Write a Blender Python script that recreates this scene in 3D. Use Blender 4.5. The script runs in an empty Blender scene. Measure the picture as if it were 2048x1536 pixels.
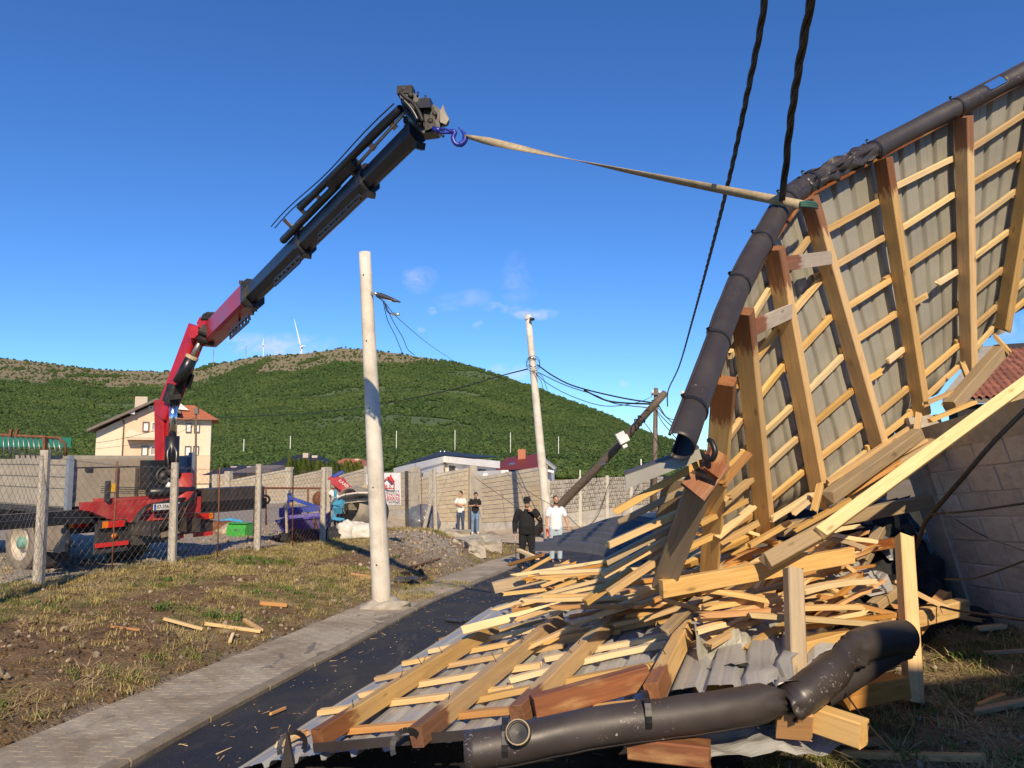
import bpy, bmesh, math, random
import numpy as np
from mathutils import Vector, Matrix, noise
R = math.radians
random.seed(7)
sc = bpy.context.scene
COL = sc.collection

# ---------------------------------------------------------------- camera
FPX, HOR = 1450.0, 905.0                      # focal length and horizon row on the 2048 px photograph
PITCH = math.atan((HOR - 768) / FPX)
CZ = 1.65
cam_d = bpy.data.cameras.new('camera'); cam = bpy.data.objects.new('camera', cam_d); COL.objects.link(cam)
cam.location = (0, 0, CZ); cam.rotation_euler = (R(90) + PITCH, 0, 0)
cam_d.sensor_width = 36; cam_d.lens = FPX / 2048 * 36; cam_d.clip_start = 0.05; cam_d.clip_end = 9000
sc.camera = cam

# ---------------------------------------------------------------- light
SUN_EL, SUN_DX = R(34), 0.13                  # light travels towards (-SUN_DX, 1): the sun is behind the camera, a little right
w = bpy.data.worlds.new('World'); sc.world = w; w.use_nodes = True
wn, wl = w.node_tree.nodes, w.node_tree.links
wn.clear()
wout = wn.new('ShaderNodeOutputWorld'); bg = wn.new('ShaderNodeBackground'); sky = wn.new('ShaderNodeTexSky')
sky.sky_type = 'NISHITA'; sky.sun_disc = False
sky.sun_elevation = SUN_EL; sky.sun_rotation = math.atan2(SUN_DX, -1.0)
sky.altitude = 600; sky.air_density = 1.0; sky.dust_density = 0.0; sky.ozone_density = 1.6
bg.inputs['Strength'].default_value = 0.094
sun_d = bpy.data.lights.new('sun', 'SUN'); sun = bpy.data.objects.new('sun', sun_d); COL.objects.link(sun)
sun_d.energy = 5.0; sun_d.angle = R(0.53); sun_d.color = (1.0, 0.81, 0.56)
sd = Vector((-SUN_DX, 1.0, -math.tan(SUN_EL) * math.hypot(1, SUN_DX))).normalized()
sun.rotation_euler = sd.to_track_quat('-Z', 'Y').to_euler()
sun.location = (5, -20, 20)
vs = sc.view_settings
vs.view_transform = 'Standard'; vs.look = 'None'; vs.exposure = 0.18; vs.gamma = 1.0; vs.use_curve_mapping = False

# ---------------------------------------------------------------- geometry helpers
_c, _s = math.cos(PITCH), math.sin(PITCH)
def ray(u, v):
    dx, dy = (u - 1024) / FPX, (768 - v) / FPX
    d = _c - dy * _s
    return dx / d, (_s + dy * _c) / d
def at(u, v, Y):
    a, b = ray(u, v)
    return Vector((a * Y, Y, CZ + b * Y))

# clouds: thin wisps in the sky behind the hill, as directions at infinity
def mnode(op, a, b=None, clamp=False):
    n = wn.new('ShaderNodeMath'); n.operation = op; n.use_clamp = clamp
    for i, q in enumerate((a, b)):
        if q is None: continue
        if isinstance(q, (int, float)): n.inputs[i].default_value = q
        else: wl.new(q, n.inputs[i])
    return n.outputs[0]
tc = wn.new('ShaderNodeTexCoord'); sx = wn.new('ShaderNodeSeparateXYZ'); wl.new(tc.outputs['Generated'], sx.inputs[0])
yy = mnode('MAXIMUM', sx.outputs[1], 0.02)
X = mnode('DIVIDE', sx.outputs[0], yy); Z = mnode('DIVIDE', sx.outputs[2], yy)
cb = wn.new('ShaderNodeCombineXYZ'); wl.new(X, cb.inputs[0]); wl.new(Z, cb.inputs[1])
mp = wn.new('ShaderNodeMapping'); mp.inputs['Scale'].default_value = (1, 1.7, 1); wl.new(cb.outputs[0], mp.inputs[0])
nz = wn.new('ShaderNodeTexNoise'); nz.inputs['Scale'].default_value = 26; nz.inputs['Detail'].default_value = 7
nz.inputs['Roughness'].default_value = 0.62; nz.inputs['Distortion'].default_value = 0.7
wl.new(mp.outputs[0], nz.inputs[0])
dsx = wn.new('ShaderNodeTexNoise'); dsx.inputs['Scale'].default_value = 11; dsx.inputs['Detail'].default_value = 5; wl.new(cb.outputs[0], dsx.inputs[0])
sdc = wn.new('ShaderNodeSeparateColor'); wl.new(dsx.outputs['Color'], sdc.inputs[0])
X = mnode('ADD', X, mnode('MULTIPLY', mnode('SUBTRACT', sdc.outputs[0], .5), .075)); Z = mnode('ADD', Z, mnode('MULTIPLY', mnode('SUBTRACT', sdc.outputs[1], .5), .038))
total = None
for (u, v, a, b, k) in [(845, 558, 42, 34, .62), (868, 612, 14, 12, .7), (1062, 626, 62, 16, 1.0), (985, 622, 34, 12, .7), (950, 651, 14, 8, .9),
                        (842, 660, 12, 8, .7), (560, 690, 135, 32, .85), (1030, 745, 62, 26, .85), (1030, 560, 45, 70, .3), (930, 600, 60, 26, .35),
                        (1245, 768, 16, 9, .6), (1290, 815, 60, 14, .5), (2030, 655, 60, 30, .6), (480, 692, 50, 26, .7)]:
    x0, z0 = ray(u, v)
    ex = mnode('DIVIDE', mnode('SUBTRACT', X, x0), a / FPX); ez = mnode('DIVIDE', mnode('SUBTRACT', Z, z0), b / FPX)
    r2 = mnode('ADD', mnode('MULTIPLY', ex, ex), mnode('MULTIPLY', ez, ez))
    m = mnode('MULTIPLY', mnode('SUBTRACT', 1.0, r2, True), k)
    total = m if total is None else mnode('MAXIMUM', total, m)
nm = wn.new('ShaderNodeMapRange'); nm.inputs['From Min'].default_value = .36; nm.inputs['From Max'].default_value = .80
wl.new(nz.outputs[0], nm.inputs['Value'])
front = mnode('GREATER_THAN', sx.outputs[1], 0.05)
cm = mnode('MULTIPLY', mnode('MULTIPLY', mnode('POWER', total, 1.1), nm.outputs[0]), front, True)
cm = mnode('MULTIPLY', cm, 1.0, True)
mx = wn.new('ShaderNodeMix'); mx.data_type = 'RGBA'
wl.new(cm, mx.inputs['Factor']); mx.inputs['B'].default_value = (8.2, 7.9, 7.6, 1)
# deeper, more saturated clear-air blue
hs = wn.new('ShaderNodeHueSaturation'); hs.inputs['Saturation'].default_value = 1.12
tint = wn.new('ShaderNodeMix'); tint.data_type = 'RGBA'; tint.blend_type = 'MULTIPLY'; tint.inputs['Factor'].default_value = 1.0; tint.inputs['B'].default_value = (.58, .95, 1.46, 1)
wl.new(sky.outputs[0], hs.inputs['Color']); wl.new(hs.outputs[0], tint.inputs['A']); wl.new(tint.outputs['Result'], mx.inputs['A'])
wl.new(mx.outputs['Result'], bg.inputs[0]); wl.new(bg.outputs[0], wout.inputs[0])

# ---------------------------------------------------------------- object helpers
WM = {}
def tag(o, label=None, cat=None, group=None, kind=None):
    if label: o['label'] = label
    if cat: o['category'] = cat; o['kind'] = 'thing'
    if group: o['group'] = group
    if kind: o['kind'] = kind
    return o
def put(o, M=None, parent=None):
    M = M if M is not None else Matrix.Identity(4)
    WM[o] = M
    if parent is not None:
        o.parent = parent; o.matrix_basis = WM[parent].inverted() @ M
    else:
        o.matrix_basis = M
    COL.objects.link(o)
    return o
def thing(name, loc, label, cat, group=None, rz=0.0):
    o = bpy.data.objects.new(name, None); o.empty_display_size = .2
    put(o, Matrix.Translation(Vector(loc)) @ Matrix.Rotation(rz, 4, 'Z'))
    return tag(o, label, cat, group, 'thing')

class MB:
    """collects verts and faces; build() links them as one mesh object"""
    def __init__(s): s.v, s.f, s.m, s.sm = [], [], [], []
    def add(s, vs_, fs, mi=0, smooth=False):
        o = len(s.v); s.v += [Vector(q) for q in vs_]
        for f in fs: s.f.append([i + o for i in f]); s.m.append(mi); s.sm.append(smooth)
        return s
    def box(s, c, d, rz=0, mi=0, M=None):
        x, y, z = d[0] / 2, d[1] / 2, d[2] / 2
        vv = [Vector((a * x, b * y, e * z)) for e in (-1, 1) for b in (-1, 1) for a in (-1, 1)]
        if rz: m = Matrix.Rotation(rz, 3, 'Z'); vv = [m @ q for q in vv]
        vv = [q + Vector(c) for q in vv]
        if M is not None: vv = [M @ q for q in vv]
        return s.add(vv, [(0, 2, 3, 1), (4, 5, 7, 6), (0, 1, 5, 4), (2, 6, 7, 3), (0, 4, 6, 2), (1, 3, 7, 5)], mi)
    def bar(s, p, q, wd, ht, up=(0, 0, 1), mi=0, w2=None, h2=None, ch=0.0):
        p, q = Vector(p), Vector(q); x = (q - p).normalized(); u = Vector(up)
        y = u.cross(x)
        if y.length < 1e-4: y = Vector((1, 0, 0)).cross(x)
        y.normalize(); z = x.cross(y)
        w2 = wd if w2 is None else w2; h2 = ht if h2 is None else h2
        def prof(a, b):
            if ch <= 0: return [(-a, -b), (a, -b), (a, b), (-a, b)]
            k = ch
            return [(-a + k, -b), (a - k, -b), (a, -b + k), (a, b - k), (a - k, b), (-a + k, b), (-a, b - k), (-a, -b + k)]
        A, B = prof(wd / 2, ht / 2), prof(w2 / 2, h2 / 2); n = len(A)
        vv = [p + y * a + z * b for a, b in A] + [q + y * a + z * b for a, b in B]
        fs = [(i, (i + 1) % n, n + (i + 1) % n, n + i) for i in range(n)] + [tuple(range(n - 1, -1, -1)), tuple(range(n, 2 * n))]
        return s.add(vv, fs, mi)
    def tube(s, pts, r, n=8, mi=0, caps=True, smooth=True, closed=False):
        pts = [Vector(p) for p in pts]; rr = r if isinstance(r, (list, tuple)) else [r] * len(pts)
        N = len(pts); vv = []; ref = None
        for i, p in enumerate(pts):
            t = (pts[(i + 1) % N] - pts[i - 1]) if closed else (pts[min(i + 1, N - 1)] - pts[max(i - 1, 0)])
            t.normalize()
            if ref is None: ref = Vector((0, 0, 1)) if abs(t.z) < .9 else Vector((1, 0, 0))
            a = t.cross(ref).normalized(); b = a.cross(t).normalized(); ref = b
            for k in range(n):
                an = 2 * math.pi * k / n
                vv.append(p + a * (math.cos(an) * rr[i]) + b * (math.sin(an) * rr[i]))
        fs = []
        for i in range(N if closed else N - 1):
            j = (i + 1) % N
            for k in range(n):
                fs.append((i * n + k, i * n + (k + 1) % n, j * n + (k + 1) % n, j * n + k))
        s.add(vv, fs, mi, smooth)
        if caps and not closed:
            o = len(s.v) - len(vv)
            s.f.append([o + k for k in range(n - 1, -1, -1)]); s.m.append(mi); s.sm.append(False)
            s.f.append([o + (N - 1) * n + k for k in range(n)]); s.m.append(mi); s.sm.append(False)
        return s
    def lathe(s, c, axis, prof, n=20, mi=0, smooth=True):
        """prof: (radius, height along axis) pairs"""
        c = Vector(c); ax = Vector(axis).normalized()
        a = ax.cross(Vector((0, 0, 1)) if abs(ax.z) < .9 else Vector((1, 0, 0))).normalized(); b = ax.cross(a)
        vv = []
        for (r, h) in prof:
            for k in range(n):
                an = 2 * math.pi * k / n
                vv.append(c + ax * h + a * (math.cos(an) * r) + b * (math.sin(an) * r))
        fs = [(i * n + k, i * n + (k + 1) % n, (i + 1) * n + (k + 1) % n, (i + 1) * n + k) for i in range(len(prof) - 1) for k in range(n)]
        return s.add(vv, fs, mi, smooth)
    def prism(s, poly, ext, mi=0):
        """poly: list of 3d points (planar), ext: extrusion vector"""
        e = Vector(ext); n = len(poly); P = [Vector(q) for q in poly]
        return s.add(P + [q + e for q in P], [tuple(range(n - 1, -1, -1)), tuple(range(n, 2 * n))] +
                     [(i, (i + 1) % n, n + (i + 1) % n, n + i) for i in range(n)], mi)
    def loft(s, rings, n=14, mi=0):
        """rings: (centre, axis a, axis b) with a, b radius vectors; closed with rounded ends"""
        vv = []
        for (c, a, b) in rings:
            for k in range(n):
                an = 2 * math.pi * k / n
                vv.append(Vector(c) + Vector(a) * math.cos(an) + Vector(b) * math.sin(an))
        fs = [(i * n + k, i * n + (k + 1) % n, (i + 1) * n + (k + 1) % n, (i + 1) * n + k) for i in range(len(rings) - 1) for k in range(n)]
        fs += [tuple(range(n - 1, -1, -1)), tuple((len(rings) - 1) * n + k for k in range(n))]
        return s.add(vv, fs, mi, True)
    def build(s, name, mats, parent=None, M=None, fixn=True):
        me = bpy.data.meshes.new(name)
        Wm = M if M is not None else (WM[parent] if parent is not None else Matrix.Identity(4))
        me.from_pydata([tuple(q) for q in s.v], [], s.f)
        if not isinstance(mats, (list, tuple)): mats = [mats]
        for m in mats: me.materials.append(m)
        me.polygons.foreach_set('material_index', s.m); me.polygons.foreach_set('use_smooth', s.sm)
        if fixn:
            bm = bmesh.new(); bm.from_mesh(me); bmesh.ops.recalc_face_normals(bm, faces=bm.faces); bm.to_mesh(me); bm.free()
        me.update()
        o = bpy.data.objects.new(name, me)
        return put(o, Wm, parent)
    def wbuild(s, name, mats, parent=None, origin=None, fixn=True):
        """verts are in world space; the object's origin goes to `origin` or the parent's place"""
        if origin is None: M = WM[parent] if parent is not None else Matrix.Translation(sum(s.v, Vector()) / max(1, len(s.v)))
        else: M = Matrix.Translation(Vector(origin))
        inv = M.inverted(); s.v = [inv @ q for q in s.v]
        return s.build(name, mats, parent, M, fixn)

def frame_on(p, q, up=(0, 0, 1)):
    p, q = Vector(p), Vector(q); x = (q - p).normalized(); y = Vector(up).cross(x)
    if y.length < 1e-4: y = Vector((0, 1, 0)).cross(x)
    y.normalize(); z = x.cross(y)
    M = Matrix.Identity(4)
    for i, a in enumerate((x, y, z)):
        for k in range(3): M[k][i] = a[k]
    M.translation = p
    return M
def board(name, p, q, wd, ht, mat_, parent=None, up=(0, 0, 1), jag=0.012, jag2=None, warp=0.0, taper=1.0):
    """a sawn timber, its own x axis along the grain from p; wd across, ht along `up`"""
    L = (Vector(q) - Vector(p)).length; ch = min(wd, ht) * .07
    jag2 = jag if jag2 is None else jag2
    a, b = wd / 2, ht / 2
    pr = [(-a + ch, -b), (a - ch, -b), (a, -b + ch), (a, b - ch), (a - ch, b), (-a + ch, b), (-a, b - ch), (-a, -b + ch)]
    mb = MB(); vv = []
    st = [0, .33, .67, 1] if warp else [0, 1]
    bow = [0, warp, warp, 0]
    for i, t in enumerate(st):
        k = 1 + (taper - 1) * t
        for (y, z) in pr:
            x = t * L
            if t == 0: x += random.uniform(-jag, jag)
            if t == 1: x += random.uniform(-jag2, jag2)
            vv.append(Vector((x, y * k, z * k + (bow[i] if warp else 0))))
    n = 8
    fs = [(i * n + k, i * n + (k + 1) % n, (i + 1) * n + (k + 1) % n, (i + 1) * n + k) for i in range(len(st) - 1) for k in range(n)]
    fs += [tuple(range(n - 1, -1, -1)), tuple((len(st) - 1) * n + k for k in range(n))]
    mb.add(vv, fs)
    return mb.build(name, mat_, parent, frame_on(p, q, up), fixn=False)
def copy_tree(o, parent=None, M=None):
    c = o.copy(); COL.objects.link(c); WM[c] = M if M is not None else WM[o]
    c.parent = parent
    if M is not None and parent is None: c.matrix_basis = M
    for ch in list(o.children):
        rel = WM[o].inverted() @ WM[ch]
        copy_tree_child(ch, c, rel)
    return c
def copy_tree_child(o, parent, rel):
    c = o.copy(); COL.objects.link(c); c.parent = parent; WM[c] = WM[parent] @ rel; c.matrix_basis = rel
    for ch in list(o.children): copy_tree_child(ch, c, WM[o].inverted() @ WM[ch])
    return c
def smooth01(t):
    t = max(0.0, min(1.0, t)); return t * t * (3 - 2 * t)
def lerp(a, b, t): return a + (b - a) * t
ORD = ['first', 'second', 'third', 'fourth', 'fifth', 'sixth', 'seventh', 'eighth', 'ninth', 'tenth', 'eleventh', 'twelfth', 'thirteenth', 'fourteenth', 'fifteenth', 'sixteenth', 'seventeenth', 'eighteenth', 'nineteenth', 'twentieth', 'twenty-first', 'twenty-second', 'twenty-third', 'twenty-fourth', 'twenty-fifth', 'twenty-sixth']
def nth(n): return '%d%s' % (n, 'th' if 10 < n % 100 < 14 else {1: 'st', 2: 'nd', 3: 'rd'}.get(n % 10, 'th'))
# ---------------------------------------------------------------- materials
class NT:
    def __init__(s, name):
        s.m = bpy.data.materials.new(name); s.m.use_nodes = True; s.t = s.m.node_tree; s.n = s.t.nodes
        s.b = s.n['Principled BSDF']
    def new(s, ty, **kw):
        nd = s.n.new(ty)
        for k, v in kw.items():
            if k.startswith('_'): nd.inputs[k[1:].replace('_', ' ')].default_value = v
            else: setattr(nd, k, v)
        return nd
    def link(s, a, b): s.t.links.new(a, b)
    def coord(s, kind='Object', scale=(1, 1, 1), rnd=False):
        t = s.new('ShaderNodeTexCoord'); mp_ = s.new('ShaderNodeMapping'); mp_.inputs['Scale'].default_value = scale
        out = t.outputs[kind]
        if kind == 'World':
            out = None
        s.link(out, mp_.inputs[0])
        if rnd:
            oi = s.new('ShaderNodeObjectInfo'); mu = s.new('ShaderNodeMath', operation='MULTIPLY'); mu.inputs[1].default_value = 57.0
            s.link(oi.outputs['Random'], mu.inputs[0]); s.link(mu.outputs[0], mp_.inputs['Location'])
        return mp_.outputs[0]
    def wcoord(s, scale=(1, 1, 1)):
        g = s.new('ShaderNodeNewGeometry'); mp_ = s.new('ShaderNodeMapping'); mp_.inputs['Scale'].default_value = scale
        s.link(g.outputs['Position'], mp_.inputs[0]); return mp_.outputs[0]
    def noise(s, co, scale=5, detail=4, rough=.55, dist=0):
        nd = s.new('ShaderNodeTexNoise', _Scale=scale, _Detail=detail, _Roughness=rough, _Distortion=dist); s.link(co, nd.inputs[0]); return nd.outputs[0]
    def ramp(s, fac, stops):
        r = s.new('ShaderNodeValToRGB'); e = r.color_ramp.elements
        while len(e) < len(stops): e.new(.5)
        for i, (p, c) in enumerate(stops):
            e[i].position = p; e[i].color = (c[0], c[1], c[2], 1) if not isinstance(c, (int, float)) else (c, c, c, 1)
        s.link(fac, r.inputs[0]); return r.outputs[0]
    def mix(s, fac, a, b, mode='MIX'):
        m = s.new('ShaderNodeMix', data_type='RGBA', blend_type=mode)
        for i, q in (('Factor', fac), ('A', a), ('B', b)):
            if isinstance(q, (int, float)): m.inputs[i].default_value = q
            elif isinstance(q, tuple): m.inputs[i].default_value = (q[0], q[1], q[2], 1)
            else: s.link(q, m.inputs[i])
        return m.outputs['Result']
    def math(s, op, a, b=0.0, clamp=False):
        m = s.new('ShaderNodeMath', operation=op, use_clamp=clamp)
        for i, q in enumerate((a, b)):
            if isinstance(q, (int, float)): m.inputs[i].default_value = q
            else: s.link(q, m.inputs[i])
        return m.outputs[0]
    def base(s, c):
        if isinstance(c, tuple): s.b.inputs['Base Color'].default_value = (c[0], c[1], c[2], 1)
        else: s.link(c, s.b.inputs['Base Color'])
    def rough(s, r, metal=None):
        if isinstance(r, (int, float)): s.b.inputs['Roughness'].default_value = r
        else: s.link(r, s.b.inputs['Roughness'])
        if metal is not None: s.b.inputs['Metallic'].default_value = metal
    def bump(s, h, strength=.3, dist=.01):
        b = s.new('ShaderNodeBump', _Strength=strength, _Distance=dist); s.link(h, b.inputs['Height']); s.link(b.outputs[0], s.b.inputs['Normal'])
    def objvar(s, col, amt=.25):
        oi = s.new('ShaderNodeObjectInfo')
        v = s.math('ADD', s.math('MULTIPLY', oi.outputs['Random'], amt), 1 - amt / 2)
        h = s.new('ShaderNodeHueSaturation'); s.link(col, h.inputs['Color']); s.link(v, h.inputs['Value']); return h.outputs[0]

def shade(c, k): return tuple(max(0, x * k) for x in c)
def pm(name, c, var=.2, scale=6, rough=.75, metal=0, bump=.15, bs=None, dirt=None, dirt_amt=.5, dscale=1.3, objv=0, bdist=.01, coord='Object'):
    """plain procedural surface: colour mottling, optional dirt, fine relief"""
    t = NT(name); co = t.coord(coord, rnd=True)
    n1 = t.noise(co, scale, 5)
    col = t.ramp(n1, [(.3, shade(c, 1 - var)), (.7, shade(c, 1 + var))])
    if dirt:
        d = t.noise(co, dscale, 6, .65, .4)
        f = t.ramp(d, [(.45, 0.0), (.68, dirt_amt)])
        col = t.mix(f, col, dirt)
    if objv: col = t.objvar(col, objv)
    t.base(col)
    rr = t.ramp(t.noise(co, scale * 2.3, 4), [(.3, max(.05, rough - .1)), (.7, min(1, rough + .1))])
    t.rough(rr, metal)
    if bump: t.bump(t.noise(co, bs or scale * 5, 5, .6), bump, bdist)
    return t.m
def flat(name, c, rough=.5, metal=0):
    return pm(name, c, .06, 9, rough, metal, .03)

def wood(name, light, dark, stain=None, stain_len=.33, grey=0.0, all_stain=False):
    t = NT(name)
    co = t.coord('Object', (1.1, 22, 22), True)
    g = t.noise(co, 1.6, 5, .6, .9)
    col = t.ramp(g, [(.30, dark), (.48, lerp3(dark, light, .62)), (.72, light)])
    fine = t.noise(t.coord('Object', (3, 160, 160), True), 1.0, 3, .6)
    col = t.mix(.35, col, t.ramp(fine, [(.3, shade(dark, .9)), (.7, shade(light, 1.08))]))
    # knots
    vo = t.new('ShaderNodeTexVoronoi', _Scale=1.0, _Randomness=1.0); t.link(t.coord('Object', (3.1, 9, 9), True), vo.inputs[0])
    kn = t.ramp(vo.outputs['Distance'], [(.05, 1.0), (.15, 0.0)])
    col = t.mix(t.math('MULTIPLY', kn, .75), col, shade(dark, .42))
    # broad weathering / dirt
    bl = t.noise(t.coord('Object', (1.3, 5, 5), True), 1.4, 5, .65, .5)
    col = t.mix(t.math('MULTIPLY', t.ramp(bl, [(.46, 0.0), (.72, 1.0)]), .30 + grey), col, lerp3(shade(dark, .8), (.30, .27, .22), .6 if grey else .25))
    if stain:
        if all_stain: f = t.ramp(t.noise(t.coord('Object', (2, 6, 6), True), 2.0, 4), [(.25, .55), (.5, 1.0)])
        else:
            sp = t.new('ShaderNodeSeparateXYZ'); tcx = t.new('ShaderNodeTexCoord'); t.link(tcx.outputs['Object'], sp.inputs[0])
            e = t.math('ADD', sp.outputs[0], t.math('MULTIPLY', t.noise(t.coord('Object', (3, 14, 14), True), 2, 4), .35))
            f = t.math('SUBTRACT', 1.0, t.math('MULTIPLY', t.math('SUBTRACT', e, stain_len + .15), 14.0, True), True)
            f = t.math('MULTIPLY', f, .92)
        sc2 = t.ramp(g, [(.3, shade(stain, .55)), (.7, stain)])
        col = t.mix(f, col, sc2)
    col = t.objvar(col, .46)
    oi = t.new('ShaderNodeObjectInfo'); hh_ = t.new('ShaderNodeHueSaturation'); t.link(col, hh_.inputs['Color']); fr = t.math('FRACT', t.math('MULTIPLY', oi.outputs['Random'], 7.3)); t.link(t.math('ADD', t.math('MULTIPLY', fr, .22), .90), hh_.inputs['Saturation']); col = hh_.outputs[0]
    t.base(col); t.rough(t.ramp(g, [(.3, .58), (.7, .78)]))
    t.bump(t.mix(.5, g, fine), .28, .004)
    return t.m
def lerp3(a, b, t): return tuple(a[i] + (b[i] - a[i]) * t for i in range(3))

LIGHT, DARK, STAIN = (.68, .465, .20), (.46, .27, .095), (.25, .09, .035)
M = {}
M['pine'] = wood('pine', LIGHT, DARK)
M['pine_end'] = wood('pine_stained_end', LIGHT, DARK, STAIN, .30)
M['pale'] = wood('pine_pale', (.73, .565, .31), (.57, .40, .18))
M['orange'] = wood('pine_orange', (.58, .31, .10), (.38, .17, .05))
M['grey'] = wood('pine_weathered', (.46, .35, .21), (.27, .19, .10), grey=.35)
M['stained'] = wood('stained_timber', LIGHT, DARK, STAIN, all_stain=True)
M['white_stain'] = wood('flaking_board', (.50, .44, .36), (.33, .27, .20), (.26, .09, .035), .2, grey=.2)
M['pole_wood'] = wood('tarred_pole_wood', (.16, .115, .075), (.065, .045, .03), grey=.2)

def sheet_mat(name, c, rough, spec_var=.12, dust=(.42, .36, .27), damt=.35):
    t = NT(name); co = t.coord('Object')
    n = t.noise(co, 1.7, 6, .6, .3)
    col = t.ramp(n, [(.3, shade(c, .86)), (.7, shade(c, 1.1))])
    st = t.noise(t.coord('Object', (7, 7, 1.0)), 2.2, 5, .7)
    col = t.mix(t.math('MULTIPLY', t.ramp(st, [(.5, 0.0), (.75, 1.0)]), damt), col, dust)
    sp = t.noise(co, 60, 2); col = t.mix(t.ramp(sp, [(.70, 0.0), (.74, .55)]), col, dust)
    t.base(col); t.rough(t.ramp(n, [(.3, rough - spec_var), (.7, rough + spec_var)]))
    t.bump(t.noise(co, 5, 4, .5, .2), .12, .02)
    return t.m
M['sheet'] = sheet_mat('sheet_grey_back', (.315, .305, .255), .45, dust=(.30, .26, .19))
M['sheet_lie'] = sheet_mat('sheet_grey_back_dusty', (.34, .345, .34), .34, .1, (.30, .26, .20), .5)
M['anthracite'] = sheet_mat('sheet_anthracite', (.080, .081, .088), .42, .08, (.17, .155, .14), .3)
def scratched(name, c, rough, mark=(.55, .52, .48), thr=.70, metal=0.0):
    t = NT(name); co = t.coord('Object', rnd=True)
    n = t.noise(co, 3.0, 5, .6)
    col = t.ramp(n, [(.3, shade(c, .8)), (.7, shade(c, 1.25))])
    sc_ = t.noise(t.coord('Object', (30, 30, 30), True), 1.0, 6, .75, 2.0)
    reg = t.ramp(t.noise(co, 2.4, 3), [(.5, 0.0), (.62, 1.0)])
    col = t.mix(t.math('MULTIPLY', t.ramp(sc_, [(thr - .05, 0.0), (thr, .8)]), reg), col, mark)
    t.base(col); t.rough(t.ramp(n, [(.3, rough - .08), (.7, rough + .1)]), metal)
    t.bump(t.noise(co, 14, 4), .08, .01)
    return t.m
M['gutter'] = scratched('gutter_brown', (.043, .036, .034), .47, thr=.67)
M['gutter_torn'] = scratched('gutter_brown_crumpled', (.043, .036, .033), .34, thr=.64)
M['black_iron'] = scratched('black_iron', (.018, .018, .02), .4)
M['crane_black'] = scratched('crane_black_paint', (.014, .015, .018), .34, (.13, .11, .085), .66)
M['crane_grime'] = pm('crane_greasy_joint', (.020, .018, .017), .5, 14, .55, .2, .5, dirt=(.075, .058, .04), dirt_amt=.5, dscale=6)
M['crane_red'] = scratched('crane_red_paint', (.40, .014, .02), .30, (.22, .05, .04), .68)
M['truck_red'] = pm('dusty_red_paint', (.42, .03, .028), .25, 4, .5, 0, .1, dirt=(.30, .20, .14), dirt_amt=.45, dscale=2)
M['chrome'] = flat('chrome_rod', (.75, .75, .76), .12, 1.0)
M['steel'] = pm('worn_steel', (.35, .33, .30), .25, 8, .42, .8, .15, dirt=(.22, .13, .07), dirt_amt=.5)
M['rust'] = pm('rusty_iron', (.20, .085, .04), .4, 14, .85, .2, .4, dirt=(.09, .05, .035))
M['truck_grey'] = pm('dusty_grey_dropside', (.36, .32, .245), .14, 3, .6, 0, .1, dirt=(.30, .25, .18), dirt_amt=.55, dscale=1.1)
M['truck_dark'] = pm('dark_truck_frame', (.035, .034, .036), .3, 6, .55, 0, .15, dirt=(.16, .13, .10), dirt_amt=.4)
M['blue_grey'] = flat('blue_grey_post', (.20, .24, .29), .5)
M['mud_grey'] = pm('mudguard_dusty', (.24, .195, .14), .2, 5, .75, 0, .1, dirt=(.2, .16, .11))
M['rubber'] = pm('dusty_tyre_rubber', (.075, .068, .06), .3, 9, .9, 0, .3, dirt=(.34, .28, .21), dirt_amt=.75, dscale=2.5)
M['rubber_side'] = pm('dusty_tyre_side', (.22, .18, .135), .22, 6, .9, 0, .3, dirt=(.16, .14, .12), dirt_amt=.5, dscale=3)
M['rim'] = pm('wheel_rim_cream', (.52, .46, .36), .15, 5, .6, .1, .1, dirt=(.26, .2, .13))
M['hub'] = flat('wheel_hub_green', (.16, .33, .26), .55)
M['lens_red'] = flat('tail_light_red', (.62, .02, .02), .18)
M['lens_orange'] = flat('tail_light_orange', (.80, .22, .02), .18)
M['refl_red'] = flat('reflector_red', (.60, .03, .025), .35)
M['plate'] = flat('number_plate_white', (.80, .80, .76), .4)
M['ink'] = flat('ink_black', (.02, .02, .02), .5)
M['plate_blue'] = flat('plate_blue', (.03, .06, .32), .4)
M['sign_red'] = flat('sign_red', (.55, .03, .03), .5)
M['white'] = pm('white_paint', (.78, .77, .74), .06, 4, .6, 0, .06, dirt=(.55, .5, .42), dirt_amt=.25)
M['banner'] = pm('white_banner', (.72, .73, .75), .05, 3, .5, 0, .1)
M['yellow'] = flat('yellow_mark', (.75, .42, .02), .4)
M['hook_blue'] = scratched('hook_blue_paint', (.02, .03, .28), .3, (.3, .3, .35), .7)
M['strap'] = pm('webbing_strap', (.42, .34, .21), .2, 30, .85, 0, .3, dirt=(.24, .19, .12), dirt_amt=.6, dscale=5)
M['strap_green'] = flat('webbing_eye_green', (.04, .12, .10), .8)
M['cable'] = pm('black_cable', (.012, .012, .013), .2, 20, .55, 0, .2)
M['concrete'] = pm('pole_concrete', (.66, .615, .52), .09, 3, .88, 0, .35, bs=60, dirt=(.36, .32, .25), dirt_amt=.6, dscale=2.6)
M['post_concrete'] = pm('fence_post_concrete', (.44, .40, .33), .25, 30, .92, 0, .5, bs=70, dirt=(.28, .24, .18), dirt_amt=.5, dscale=6)
M['rough_concrete'] = pm('rough_concrete', (.40, .365, .30), .16, 9, .92, 0, .5, bs=40, dirt=(.25, .21, .15), dirt_amt=.55, dscale=2)
M['joint'] = pm('dirty_joint', (.12, .095, .065), .3, 14, 1.0, 0, .3)
M['mortar'] = pm('mortar', (.44, .42, .375), .2, 14, .95, 0, .4, dirt=(.2, .18, .15))
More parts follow.
